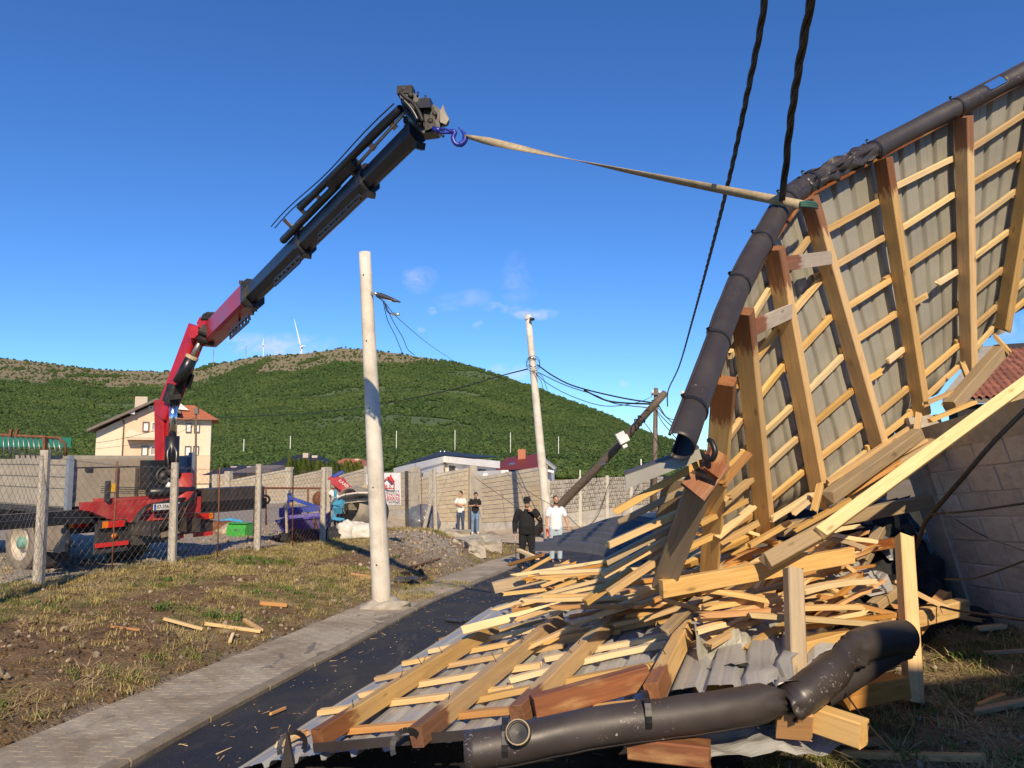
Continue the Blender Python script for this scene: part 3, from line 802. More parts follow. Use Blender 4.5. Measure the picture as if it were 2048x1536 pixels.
def rock_mesh(seed, sub=1):
    bm = bmesh.new(); bmesh.ops.create_icosphere(bm, subdivisions=sub, radius=1.0); mb_ = MB()
    for q in bm.verts:
        d = q.co.normalized(); k = .8 + .45 * noise.noise(d * 1.4 + Vector((seed * 5.7, 1, 0)))
        q.co = Vector((d.x * k * 1.15, d.y * k, d.z * k * .65))
    mb_.add([q.co.copy() for q in bm.verts], [[q.index for q in f.verts] for f in bm.faces], 0, False); bm.free(); return mb_
rocks = [src(rock_mesh(i), 'pebble_%d' % i, M['stone']) for i in range(6)]
P_, R_, S_, I_ = [], [], [], []; Q_, QR, QS, QI = [], [], [], []
rnd = random.Random(11)
n_try = 0
while len(P_) < 16000 and n_try < 200000:
    n_try += 1
    y = 3.6 + 24 * rnd.random() ** 1.6; x = rnd.uniform(-11, 7)
    if on_hard(x, y):
        if 12.6 < y < 15.6 and x < xk(y) - .12: pass
        elif x < xk(y) or x < xroad(y): continue
    g = zone_ground(x, y, 0)[1] * (1 - .85 * zone_ground(x, y, 0)[2]) if not on_hard(x, y) else .6
    n = noise.noise(Vector((x * 1.1, y * 1.1, 4)))
    if rnd.random() > g * g * 1.3 + 1.1 * n * (g > .2) + .02: continue
    z = Hg(x, y) if not on_hard(x, y) else zr(y) + .04
    s = rnd.uniform(.55, 1.25) * (1.0 if y < 12 else 1.2)
    gk = noise.noise(Vector((x * .8, y * .8, 21)))
    green = gk > .10 or (x > 1 and rnd.random() < .7)
    wd = gk > .3 and rnd.random() < .18
    P_.append(Vector((x, y, z - .005))); R_.append((rnd.uniform(-.2, .2), rnd.uniform(-.2, .2), rnd.uniform(0, 6.28))); S_.append((s, s, s * rnd.uniform(.6, 1.25)))
    I_.append(rnd.randrange(9, 12) if rnd.random() < .34 else rnd.randrange(7, 9) if wd else (rnd.randrange(4, 7) if green and rnd.random() < .75 else rnd.randrange(4)))
scatter('verge_grass', P_, R_, S_, I_, tufts, 'short dry yellow and green grass on the bank')
while len(Q_) < 13000:
    y = 3.6 + 24 * rnd.random() ** 1.4; x = rnd.uniform(-12, 6.5)
    if on_hard(x, y): continue
    zg = zone_ground(x, y, 0); m = math.exp(-((x + 2.3) / 1.2) ** 2 - ((y - 19.6) / 2.3) ** 2)
    bare = (1 - zg[1]) * .55 + zg[2] * .7 + noise.noise(Vector((x * .9, y * .9, 31))) * .5
    if rnd.random() > bare: continue
    s = .012 + .028 * rnd.random() ** 3 + (.03 if rnd.random() < .03 else 0) + m * .008
    if y > 12: s *= 1.25
    Q_.append(Vector((x, y, Hg(x, y) + s * .2))); QR.append((rnd.uniform(0, 6), rnd.uniform(0, 6), rnd.uniform(0, 6))); QS.append((s, s, s)); QI.append(rnd.randrange(6))
C_, CR, CS, CI = [], [], [], []
while len(C_) < 7000:
    y = 3.6 + 20 * rnd.random() ** 1.5; x = rnd.uniform(-9, -1)
    if x > xs_(y) + .10 * noise.noise(Vector((0, y * 2, 0))) or x < xf(y): continue
    zg = zone_ground(x, y, 0)
    if rnd.random() < zg[1] * .9: continue
    s = .010 + .03 * rnd.random() ** 2; C_.append(Vector((x, y, Hg(x, y) + s * .1))); CR.append((rnd.uniform(0, 6), rnd.uniform(0, 6), rnd.uniform(0, 6))); CS.append((s, s, s * .8)); CI.append(rnd.randrange(6))
clods = [src(rock_mesh(20 + i), 'clod_%d' % i, M['clod']) for i in range(6)]
scatter('soil_clods', C_, CR, CS, CI, clods, 'crumbly brown soil clods on the bank')
# road grit and wood splinters lie on the asphalt as well
scatter('loose_stones', Q_, QR, QS, QI, rocks, 'loose stones and gravel scattered over the bank')
splint = []
for i in range(3):
    m_ = MB().bar((-.5, 0, 0), (.5, .03, .02), .10, .05, w2=.02, h2=.02); splint.append(src(m_, 'splinter_%d' % i, [M['pale'], M['orange'], M['pine']][i]))
chip = src(rock_mesh(9), 'grit', M['stone'])
P_, R_, S_, I_ = [], [], [], []
while len(P_) < 1500:
    y = 3.5 + 15 * rnd.random() ** 1.3; x = xk(y) + rnd.uniform(.02, 4.2) if rnd.random() < .8 else rnd.uniform(1, 4)
    if rnd.random() < .40: s = (rnd.uniform(.02, .085) * (1 if rnd.random() < .9 else 1.7),) * 3; k = rnd.randrange(3); s = (s[0], s[0] * .9, s[0] * .8)
    else: q = rnd.uniform(.004, .011); s = (q, q, q); k = 3
    P_.append(Vector((x, y, H(x, y) + .008))); R_.append((0, 0, rnd.uniform(0, 6.28))); S_.append(s); I_.append(k)
scatter('wood_chips', P_, R_, S_, I_, splint + [chip], 'pale wood splinters and grit strewn over the asphalt')
# ---------------------------------------------------------------- background houses, walls, turbines
def quad_window(parent, x0, x1, z0, z1, y, fill, sill=True, frame=.06, name='window'):
    """window set in a facade facing -y: frame proud of the wall, fill recessed, sill"""
    m_ = MB()
    for (a, b, c, d) in ((x0, x0 + frame, z0, z1), (x1 - frame, x1, z0, z1), (x0 + frame, x1 - frame, z0, z0 + frame), (x0 + frame, x1 - frame, z1 - frame, z1)):
        m_.box(((a + b) / 2, y - .06, (c + d) / 2), (b - a, .22, d - c))
    f = m_.build(name, M['roof_edge' if fill == 'shutter' else 'white'], parent)  # darker frames paint in the shadow edges round the white shutters
    MB().box(((x0 + x1) / 2, y - .004, (z0 + z1) / 2), (x1 - x0 - 2 * frame - .004, .03, z1 - z0 - 2 * frame - .004)).build('shutter' if fill != 'glass' else 'pane', M[fill], f)
    if sill: MB().box(((x0 + x1) / 2, y - .08, z0 - .035), (x1 - x0 + .16, .18, .06)).build('sill', M['white'], f)
    return f

# peach house behind the crane: facade in plane y = 0 of its own frame, x to the right
HY = 78.0
def hx(u): return at(u, 880, HY).x
def hz(v): return at(300, v, HY).z
hx0 = hx(192); hb = -2.6
ho = thing('apartment_house', (hx0, HY, hb), 'peach and cream house with tiled gable roof behind the red crane', 'house', rz=R(22))
def lx(u): return (hx(u) - hx0) * .925
def lz(v): return hz(v) - hb
W_, D_ = lx(421), 11.0
ap, lz_e = lx(308), lz(800)
# body with the gable outline
poly = [(0, 0, 0), (W_, 0, 0), (W_, 0, lz(836)), (lx(350), 0, lz(836)), (lx(350), 0, lz(826)), (ap, 0, lz(803)), (0, 0, lz(863))]
m_ = MB(); m_.prism(poly, (0, D_, 0)); m_.build('wall', M['cream'], ho)
# peach panel bay standing proud
pb = [(lx(246), -.12, .5), (lx(350), -.12, .5), (lx(350), -.12, lz(829)), (ap, -.12, lz(807)), (lx(246), -.12, lz(837))]
MB().prism(pb, (0, .115, 0)).build('peach_bay', M['peach'], ho)
MB().box((lx(404), -.10, 2.4), (lx(421) - lx(386), .19, 3.2)).build('base_panel', M['peach'], ho)
# roofs: main gable slabs with overhang
def slab(a, b, th, y0, y1): 
    (xa, za), (xb, zb) = a, b
    return [(xa, y0, za), (xb, y0, zb), (xb, y0, zb + th), (xa, y0, za + th)], (0, y1 - y0, 0)
rf = MB(); p_, e_ = slab((lx(177), lz(864)), (ap, lz(800)), .28, -1.3, D_ + .6); rf.prism(p_, e_)
rfo = rf.build('roof', M['roof_edge'], ho)
rf = MB(); p_, e_ = slab((ap, lz(800)), (lx(358), lz(826)), .28, -1.3, D_ + .6); rf.prism(p_, e_); rf.build('gable_slope', M['roof_edge'], rfo)
# right hand tiled hip
hip = MB(); x1, x2, ze, zt = lx(345), lx(436), lz(836), lz(812)
V = [(x1, -.8, ze), (x2, -.8, ze), (x2, D_ + .6, ze), (x1, D_ + .6, ze), (x1 - .5, D_ * .45, zt + .6), (lx(380), D_ * .45, zt + .6)]
hip.add(V, [(0, 1, 5, 4), (1, 2, 5), (2, 3, 4, 5), (0, 4, 3), (0, 3, 2, 1)]); hip.build('tiled_roof', M['roof_red'], rfo)
tl = MB()
for r in range(9):
    t0 = r / 9
    a = Vector(V[0]).lerp(Vector(V[4]), t0); b = Vector(V[1]).lerp(Vector(V[5]), t0)
    tl.bar(a + Vector((0, -.02, .02)), b + Vector((0, -.02, .02)), .16, .07)
tl.build('tile_course', M['roof_red'], rfo)
MB().box(((x1 + x2) / 2 + .3, -.82, ze + .02), (x2 - x1 - .7, .14, .14)).build('eaves_gutter', M['roof_edge'], ho)
# chimneys
ch = MB().box((lx(271), 3, lz(808)), (1.25, .9, 2.2)); co_ = ch.build('chimney', M['chimney'], rfo)
for i in range(5): MB().box((lx(271) - .5 + i * .25, 3, lz(793)), (.1, .7, .22)).build('chimney_cap', M['roof_edge'], co_)
MB().box((lx(261), -.9, lz(824)), (.5, .3, .4)).build('small_vent', M['white'], ho)
m_ = MB().prism([(lx(333), 2, lz(812)), (lx(372), 2, lz(815)), (lx(350), 2, lz(798))], (0, 3, 0)); m_.build('dormer', M['white_render'], rfo)
for (u0, u1, v0, v1, fl) in [(281, 294, 862, 842, 'shutter'), (299, 311, 860, 843, 'shutter_grey'), (317, 329, 862, 843, 'shutter'), (368, 380, 863, 844, 'shutter'), (385, 397, 863, 845, 'shutter'),
                             (281, 294, 912, 891, 'shutter'), (299, 311, 911, 892, 'shutter_grey'), (317, 329, 912, 892, 'shutter'), (368, 381, 912, 891, 'shutter'), (385, 397, 912, 891, 'shutter')]:
    quad_window(ho, lx(u0), lx(u1), lz(v0), lz(v1), -.16 if u0 < 345 else -.03, fl, False, .09)
quad_window(ho, lx(292), lx(301), lz(817), lz(810), -.16, 'glass', False, .12)
# balcony with a scalloped parapet
m_ = MB(); bx0, bx1 = lx(252), lx(345); zb0 = lz(877); n = 14
m_.box(((bx0 + bx1) / 2, -.8, zb0), (bx1 - bx0, 1.4, .22)); bal = m_.build('balcony', M['cream'], ho)
pp = [(bx0, -1.5, zb0)] + [(bx1, -1.5, zb0), (bx1, -1.5, zb0 + .62)]
for u, dz in ((325, .62), (318, .62), (311, .80), (303, .80), (297, .62), (280, .62), (274, .70), (268, .95), (258, .95), (252, .62)): pp.append((lx(u), -1.5, zb0 + dz))
MB().prism(pp, (0, .12, 0)).build('parapet', M['cream'], bal)
MB().tube([(lx(233), -.5, lz(832)), (lx(243), -.2, lz(841)), (lx(244), -.18, lz(846)), (lx(244), -.18, .2)], .06, 6).build('downpipe', M['roof_edge'], ho)
m_ = MB().tube([(lx(250), -1.0, lz(840)), (lx(250), -1.0, lz(838))], .05, 6)

# white flat-eaved house
def cuboid_house(name, u0, u1, vtop, vbot, Y, depth, label, wallm, rz=0):
    p = at(u0, vbot, Y); q = at(u1, vtop, Y)
    o = thing(name, (p.x, Y, p.z), label, 'house', rz=rz)
    W2, H2 = q.x - p.x, q.z - p.z
    MB().box((W2 / 2, depth / 2, H2 / 2), (W2, depth, H2)).build('wall', M[wallm], o)
    return o, W2, H2
wo = thing('villa', at(890, 985, 62), 'white modern house with black hip roof behind the block wall', 'house')
vA, vC, vD = (790, 936, 50), (890, 912, 62), (1000, 923, 57)
def dn(q, dv): return at(q[0], q[1] + dv, q[2])
def wallp(a, b, t0, t1, v0, v1): # patch on the facade between two eaves points
    f = lambda t, dv: dn(a, 0).lerp(dn(b, 0), t) + Vector((0, 0, -dv))
    return [f(t0, v1), f(t1, v1), f(t1, v0), f(t0, v0)]
for a_, b_, t0, t1 in ((vA, vC, .10, 1.0), (vC, vD, 0.0, .93)):
    MB().prism(wallp(a_, b_, t0, t1, .3, 4.2), (0, .3, 0)).wbuild('wall', M['white_render'], wo)
    MB().prism([q + Vector((0, -.55, 0)) for q in wallp(a_, b_, 0, 1, 0, .52)], (0, 1.0, .02)).wbuild('eaves', M['white'], wo)
pk, pk2 = at(882, 902.5, 66), at(900, 903.5, 66)
m_ = MB(); A3, C3, D3 = dn(vA, -1) + Vector((0, -.4, .02)), dn(vC, -1) + Vector((0, -.4, .02)), dn((950, 917, 59), -1) + Vector((0, -.4, .02)); E3, F3 = A3 + Vector((-1.5, 16, 0)), D3 + Vector((2, 12, 0))
m_.add([A3, C3, D3, pk, pk2, E3, F3], [(0, 1, 3), (1, 2, 4, 3), (5, 0, 3), (2, 6, 4), (6, 5, 3, 4)]); rfw = m_.wbuild('roof', M['roof_dark'], wo)
for u in (881, 889): MB().tube([at(u, 906, 65), at(u, 901, 65)], .08, 6).wbuild('flue', M['alu'], rfw)
for (a_, b_, t0, t1, z0, z1) in [(vC, vD, .08, .20, .75, 2.0), (vC, vD, .46, .56, .75, 1.9), (vC, vD, .62, .76, .75, 2.0), (vA, vC, .46, .51, .9, 1.5)]:
    f = MB().prism([q + Vector((0, -.03, 0)) for q in wallp(a_, b_, t0, t1, z0, z1)], (0, .1, 0)).wbuild('window', M['lamp_grey'], wo)
    d0 = (t1 - t0) * .14; MB().prism([q + Vector((0, -.045, 0)) for q in wallp(a_, b_, t0 + d0, t1 - d0, z0 + .12, z1 - .1)], (0, .1, 0)).wbuild('pane', M['glass'], f)
MB().prism([q + Vector((0, -.05, 0)) for q in wallp(vC, vD, .33, .44, .6, 2.3)], (0, .1, 0)).wbuild('grey_panel', M['plastic_grey'], wo)
MB().tube([dn(vC, 3) + Vector((0, -.3, 0)), dn(vC, 40) + Vector((0, -.3, 0))], .05, 6).wbuild('downpipe', M['roof_edge'], wo)
b_ = MB().bar(at(953, 948, 57), at(1010, 946, 53), .6, .42).wbuild('terrace_slab', M['white'], wo); MB().box(at(973, 953, 55), (.5, .5, .45)).wbuild('wall_lamp', M['white'], b_)

# maroon-roofed house
ro, W2, H2 = cuboid_house('cottage', 1000, 1100, 942, 985, 70, 9, 'house with steep maroon roof and red chimney', 'white_render', R(-6))
def f70(u): return at(u, 930, 70).x - at(1000, 930, 70).x
def g70(v): return at(1000, v, 70).z - at(1000, 985, 70).z
m_ = MB(); m_.prism([(f70(990), -.8, g70(941)), (f70(990), 8.6, g70(941)), (f70(990) + 1.0, 4.4, g70(915))], (0, 0, .02))
m_ = MB(); A = [(f70(984), -.8, g70(942)), (f70(1080), -.8, g70(936)), (f70(1074), 3.6, g70(907)), (f70(1004), 3.6, g70(916)), (f70(984), 8.5, g70(942)), (f70(1080), 8.5, g70(936))]
m_.add(A, [(0, 1, 2, 3), (4, 3, 2, 5), (0, 3, 4), (1, 5, 2), (0, 4, 5, 1)]); rr_ = m_.build('roof', M['roof_maroon'], ro)
MB().box((f70(1039), 2.6, g70(914)), (.75, .6, 1.5)).build('chimney', M['chimney_red'], rr_)
MB().bar((f70(1020), .35, g70(930)), (f70(1025), .75, g70(927)), .5, .12).build('skylight', M['alu'], rr_)
m_ = MB().bar((f70(1080), -.5, g70(936)), (f70(1110), -.5, g70(942)), 4, .2); m_.build('gable_overhang', M['white_render'], ro)
MB().bar((f70(1087), -.6, g70(917)), (f70(1112), -.6, g70(937)), 3.5, .16).build('side_roof', M['shutter_grey'], ro)

# low dark roofs at the foot of the hill
def low_house(u0, u1, ua, vt, ve, vb, Y, label, rm='roof_dark', wm='cream', ch=()):
    p = at(u0, vb, Y); o = thing('low_house', (p.x, Y, p.z), label, 'house')
    X_ = lambda u: at(u, ve, Y).x - p.x
    Z_ = lambda v: at(u0, v, Y).z - p.z
    MB().box(((X_(u0) + X_(u1)) / 2, 4, Z_(ve) / 2), (X_(u1) - X_(u0) - .8, 7, Z_(ve))).build('wall', M[wm], o)
    m_ = MB(); e = .5
    m_.add([(X_(u0) - e, -e, Z_(ve)), (X_(u1) + e, -e, Z_(ve)), (X_(u1) + e, 8, Z_(ve)), (X_(u0) - e, 8, Z_(ve)), (X_(ua) - 1, 3.7, Z_(vt)), (X_(ua) + 1, 3.7, Z_(vt))], [(0, 1, 5, 4), (1, 2, 5), (2, 3, 4, 5), (3, 0, 4), (0, 3, 2, 1)])
    r_ = m_.build('roof', M[rm], o)
    for (u, v, hh) in ch: MB().box((X_(u), 3.0, Z_(v) - hh / 2), (.5, .5, hh)).build('chimney', M['chimney'], r_)
    for u in (u0 + (u1 - u0) * .3, u0 + (u1 - u0) * .65): quad_window(o, X_(u), X_(u) + .9, Z_(ve) - 1.4, Z_(ve) - .4, .49, 'glass', False, .07)
    return o
low_house(530, 640, 590, 910, 936, 985, 66, 'low house with wide black roof and two brick chimneys', ch=((593, 906, 1.2), (612, 911, 1.2)))
low_house(418, 486, 455, 932, 950, 985, 60, 'low dark roofed house right of the peach house', ch=((441, 934, .8), (475, 934, .8)))
low_house(478, 526, 505, 932, 945, 985, 52, 'small grey roofed shed with orange chimney', rm='roof_edge')
low_house(662, 716, 690, 918, 932, 985, 80, 'far orange roofed house behind the hedge', rm='roof_red', ch=((703, 918, 1.0),))

# thuja hedge behind the wall: each tree its own thing
def thuja_mesh(seed):
    rnd = random.Random(seed); mb_ = MB()
    for i in range(520):
        h = rnd.random(); r = (.34 * (1 - h) ** .7 + .03) * rnd.uniform(.75, 1.12); a = rnd.uniform(0, 6.28)
        c = Vector((math.cos(a) * r, math.sin(a) * r, h * .97)); s = rnd.uniform(.035, .075)
        d = Vector((math.cos(a) * .5, math.sin(a) * .5, 1)).normalized(); t = Vector((-math.sin(a), math.cos(a), rnd.uniform(-.6, .6))).normalized()
        mb_.add([c - t * s * .5, c + t * s * .5, c + d * s * 1.7], [(0, 1, 2)])
    return mb_
thm = []
for s in range(3):
    m_ = thuja_mesh(s); me = bpy.data.meshes.new('crown'); me.from_pydata([tuple(q) for q in m_.v], [], m_.f); me.materials.append(M['thuja']); thm.append(me)
tk = MB().tube([(0, 0, -.1), (0, 0, .85)], [.03, .008], 6); tkm = bpy.data.meshes.new('trunk'); tkm.from_pydata([tuple(q) for q in tk.v], [], tk.f); tkm.materials.append(M['pole_wood'])
thj = [578 + i * 9.4 for i in range(16)]
for i, u in enumerate(thj):
    Y = 50 + .4 * (i % 3); b_ = at(u, 962, Y); hgt = at(u, random.uniform(918, 926) + (i > 9) * 3 - (i == 0) * 8, Y).z - b_.z
    o = thing('thuja_tree', b_, 'slim conical thuja, %s from the left in the hedge row above the block wall' % ORD[i], 'tree', 'thuja hedge behind the wall')
    for nm_, me in (('trunk', tkm), ('crown', thm[i % 3])):
        c = bpy.data.objects.new(nm_, me); put(c, WM[o] @ Matrix.Rotation(i * 1.1, 4, 'Z') @ Matrix.Diagonal((hgt * .85, hgt * .85, hgt, 1)), o)

# wind turbines and masts on the ridge, posts on the slope
def turbine(u, v0, v1, Y, blades, label, rad):
    b_ = at(u, v0, Y); hub = at(u, v1, Y) ; o = thing('wind_turbine', b_, label, 'wind turbine')
    MB().tube([b_ - Vector((0, 0, 60)), hub], [2.4, 1.5] if Y < 1500 else [1.0, .6], 10).wbuild('tower', M['turbine'], o)
    n = MB().bar(hub + Vector((0, 5, 0)), hub + Vector((0, -4, 0)), 3.2, 3.4, ch=.6).wbuild('nacelle', M['turbine'], o)
    for (bu, bv) in blades:
        e = at(bu, bv, Y - 4); s = hub + Vector((0, -4.5, 0))
        MB().tube([s, s.lerp(e, .12), s.lerp(e, .3), s.lerp(e, .7), e], [.9, 1.5, 1.3, .8, .2], 6).wbuild('blade', M['turbine'], o)
turbine(603, 706, 694, 1400, [(588, 637), (612, 691), (600, 702)], 'white wind turbine on the ridge with one blade pointing up', 70)
turbine(527, 709, 690, 1800, [(527, 676), (531, 692), (524, 693)], 'tiny distant wind turbine beside the red boom', 60)
for i, (u, v0, v1, lb) in enumerate([(492, 718, 690, 'lattice mast on the ridge left of the small turbine'), (427, 730, 698, 'thin antenna mast on the bare ridge just right of the crane elbow')]):
    a, b = at(u, v0, 1250), at(u, v1, 1250)
    o = thing('antenna_mast', a, lb, 'mast')
    MB().tube([a - Vector((0, 0, 40)), b], [.55, .35], 5).wbuild('mast', M['steel'], o)
    for k in range(4): MB().box(a.lerp(b, .3 + k * .2), (1.6, 1.6, .25)).wbuild('platform', M['steel'], o)
hp = [(488, 893, 878), (581, 890, 872), (793, 882, 862), (910, 878, 860), (1021, 880, 865), (1117, 887, 873), (1160, 958, 940), (1282, 948, 918), (1348, 893, 885)]
for i, (u, v0, v1) in enumerate(hp):
    Y = 165 if v0 < 900 else 60
    a, b = at(u, v0, Y), at(u, v1, Y)
    o = thing('slope_post', a, 'thin white post on the hillside scrub, %s from the left' % ORD[i if i < 7 else 6] if v0 < 900 else ('short pale post above the grey panel fence near the leaning pole' if i == 6 else 'pale post beyond the grey panel fence beside the torn fascia'), 'post', 'white posts on the hillside' if v0 < 900 else None)
    MB().tube([a - Vector((0, 0, 6)), b], .075 if Y > 100 else .05, 6).wbuild('shaft', M['white'], o)

# stepped block wall behind the yard: every block its own part up to the limit
bw = MB(); l_, h_ = 1.0, 1.0
bk = MB(); k = .02
bk.add([(a * .5, b * .5, c * .5) for c in (-1, 1) for b in (-1, 1) for a in (-1, 1)], [(0, 2, 3, 1), (4, 5, 7, 6), (0, 1, 5, 4), (2, 6, 7, 3), (0, 4, 6, 2), (1, 3, 7, 5)])
blk_me = bpy.data.meshes.new('block'); blk_me.from_pydata([tuple(q) for q in bk.v], [], bk.f); blk_me.materials.append(M['tanblock']); blk_me.update()
panels = [  # uL, vtopL, vbotL, uR, vtopR, vbotR, YL, YR, columns, rows
    (870, 950, 1044, 943, 936, 1042, 35.0, 36.0, 5, 11, 'tan block wall panel directly behind the two young men'),
    (952, 957, 1046, 1085, 935, 1040, 34.0, 38.0, 9, 10, 'tan block wall panel left of the leaning concrete pole'),
    (838, 957, 1030, 868, 950, 1034, 37.0, 36.5, 2, 8, 'narrow tan block wall panel right of the banner'),
    (775, 948, 1020, 832, 938, 1020, 40.0, 38.5, 4, 8, 'tan block wall panel behind the white banner'),
    (662, 956, 1012, 738, 936, 1012, 43.0, 41.0, 6, 8, 'stepped block wall panel behind the red implement'),
    (587, 953, 1006, 656, 938, 1006, 45.0, 43.5, 6, 7, 'stepped block wall panel behind the blue plough'),
    (460, 961, 1002, 580, 938, 1002, 47.0, 45.2, 10, 6, 'long block wall panel right of the truck'),
    (433, 952, 1002, 458, 946, 1002, 47.3, 47.0, 2, 6, 'short end panel of the block wall by the truck')]
nb = 0
for (uL, tL, bL, uR, tR, bR, YL, YR, nc, nr, lb) in panels:
    a, b, c, d = at(uL, bL, YL), at(uR, bR, YR), at(uR, tR, YR), at(uL, tL, YL)
    n_ = (b - a).cross(d - a).normalized()
    if n_.y > 0: n_ = -n_
    o = thing('block_wall', a, lb, 'wall', 'stepped block walls behind the yard')
    back = -n_ * .18
    a2, b2 = a - Vector((0, 0, .6)), b - Vector((0, 0, .6))
    MB().prism([a2, b2, c - Vector((0, 0, .04)), d - Vector((0, 0, .04))], back).wbuild('mortar_core', M['mortar'], o)
    for r in range(nr):
        for q in range(-1, nc):
            u0 = (q + (.5 if r % 2 else 0)) / nc; u1 = u0 + 1.0 / nc
            u0, u1 = max(0, u0), min(1, u1)
            if u1 - u0 < .02: continue
            v0, v1 = r / (nr + .6), (r + 1) / (nr + .6)
            bl = lambda s, t: a.lerp(b, s).lerp(d.lerp(c, s), t)
            p0, p1, p2, p3 = bl(u0, v0), bl(u1, v0), bl(u1, v1), bl(u0, v1)
            ex, ez = (p1 - p0) * (1 - .025 / max(.1, (p1 - p0).length)), (p3 - p0) * (1 - .03 / max(.1, (p3 - p0).length))
            ctr = (p0 + p1 + p2 + p3) / 4 + n_ * random.uniform(-.006, .006) - n_ * .02
            Mx = Matrix(((ex.x, n_.x * .09, ez.x, ctr.x), (ex.y, n_.y * .09, ez.y, ctr.y), (ex.z, n_.z * .09, ez.z, ctr.z), (0, 0, 0, 1)))
            bo = bpy.data.objects.new('block', blk_me); put(bo, Mx, o); nb += 1
    MB().prism([d + Vector((0, 0, -.10)) + n_ * .03, c + Vector((0, 0, -.10)) + n_ * .03, c + Vector((0, 0, .03)) + n_ * .03, d + Vector((0, 0, .03)) + n_ * .03], back - n_ * .06).wbuild('coping', M['tanpost'], o)
    m_ = MB()
    for (p, t) in ((a, d), (b, c)):
        if (p - a).length < .01 and uL not in (433, 952): continue
        m_.v = []; m_.f = []; m_.m = []; m_.sm = []
        m_.bar(p - Vector((0, 0, .8)) + n_ * .03, t + Vector((0, 0, .12)) + n_ * .03, .38, .34, up=n_); m_.wbuild('wall_post', M['tanpost'], o)

# grey precast panel fence on the right
pf = thing('precast_fence', at(1093, 1062, 37), 'grey precast concrete panel fence with rough stone pattern behind the leaning pole', 'fence')
PU = [(1096, 962, 1066, 36.5), (1160, 957, 1056, 38), (1214, 954, 1047, 39.5), (1262, 953, 1040, 41), (1306, 953, 1034, 42.5), (1346, 953, 1030, 44), (1384, 954, 1026, 45.5), (1420, 955, 1024, 47)]
for i, (u, t, b, Y) in enumerate(PU):
    p, q = at(u, b, Y), at(u, t - 3, Y)
    MB().bar(p - Vector((0, 0, .6)), q, .16, .18, up=(0, 1, 0)).wbuild('fence_post', M['precast'], pf)
    if i == len(PU) - 1: break
    u2, t2, b2, Y2 = PU[i + 1]
    a, b_, c, d = at(u, b, Y), at(u2, b2, Y2), at(u2, t2, Y2), at(u, t, Y)
    hh = 6
    for r in range(hh):
        p0, p1 = a.lerp(d, r / hh), b_.lerp(c, r / hh); p2, p3 = b_.lerp(c, (r + .97) / hh), a.lerp(d, (r + .97) / hh)
        dz = Vector((0, 0, -.5 if r == 0 else 0))
        rough = r >= 2
        m_ = MB()
        if not rough: m_.prism([p0 + dz, p1 + dz, p2, p3], (0, .08, 0))
        else:
            nn_ = 12
            for s in range(nn_):
                for k in range(2):
                    s0, s1 = (s + (.5 if k else 0)) / nn_, min(1, (s + (.5 if k else 0) + .94) / nn_)
                    e0, e1 = k / 2, (k + .93) / 2
                    w0, w1 = p0.lerp(p1, s0).lerp(p3.lerp(p2, s0), e0), p0.lerp(p1, s1).lerp(p3.lerp(p2, s1), e0)
                    w2, w3 = p0.lerp(p1, s1).lerp(p3.lerp(p2, s1), e1), p0.lerp(p1, s0).lerp(p3.lerp(p2, s0), e1)
                    dy = Vector((0, -random.uniform(.0, .05), 0)); ce = (w0 + w1 + w2 + w3) / 4 + dy + Vector((0, -.03, 0))
                    m_.add([w0, w1, w2, w3, w0.lerp(ce, .35) + dy, w1.lerp(ce, .35) + dy, w2.lerp(ce, .35) + dy, w3.lerp(ce, .35) + dy], [(0, 1, 5, 4), (1, 2, 6, 5), (2, 3, 7, 6), (3, 0, 4, 7), (4, 5, 6, 7)])
            m_.prism([p0 + Vector((0, .01, 0)), p1 + Vector((0, .01, 0)), p2 + Vector((0, .01, 0)), p3 + Vector((0, .01, 0))], (0, .07, 0))
        m_.wbuild('panel', M['rubble_face'] if rough else M['precast'], pf)
# ---------------------------------------------------------------- poles, cables, yard fence
def catmull(pts, n=8):
    P = [Vector(p) for p in pts]; P = [P[0] * 2 - P[1]] + P + [P[-1] * 2 - P[-2]]; out = []
    for i in range(1, len(P) - 2):
        for k in range(n):
            t = k / n; a, b, c, d = P[i - 1], P[i], P[i + 1], P[i + 2]
            out.append(.5 * ((2 * b) + (c - a) * t + (2 * a - 5 * b + 4 * c - d) * t * t + (3 * b - a - 3 * c + d) * t ** 3))
    out.append(P[-2]); return out
def cable(name, pts, r, label, group=None, n=8, twist=False, mat_='cable', cat='cable'):
    pts = catmull(pts, n)
    m_ = MB()
    if twist:
        dense = []
        for i in range(len(pts) - 1):
            for k in range(4): dense.append(pts[i].lerp(pts[i + 1], k / 4))
        dense.append(pts[-1]); acc = 0
        for st in range(3):
            q = []; acc = 0
            for i, p in enumerate(dense):
                t = (dense[min(i + 1, len(dense) - 1)] - dense[max(i - 1, 0)]).normalized()
                a = t.cross(Vector((1, 0, 0))).normalized(); b = t.cross(a)
                if i: acc += (p - dense[i - 1]).length
                an = acc * 7 + st * 2.094
                q.append(p + (a * math.cos(an) + b * math.sin(an)) * r * .62)
            m_.tube(q, r * .62, 6)
    else: m_.tube(pts, r, 5)
    o = m_.wbuild(name, M[mat_]); return tag(o, label, cat, group)

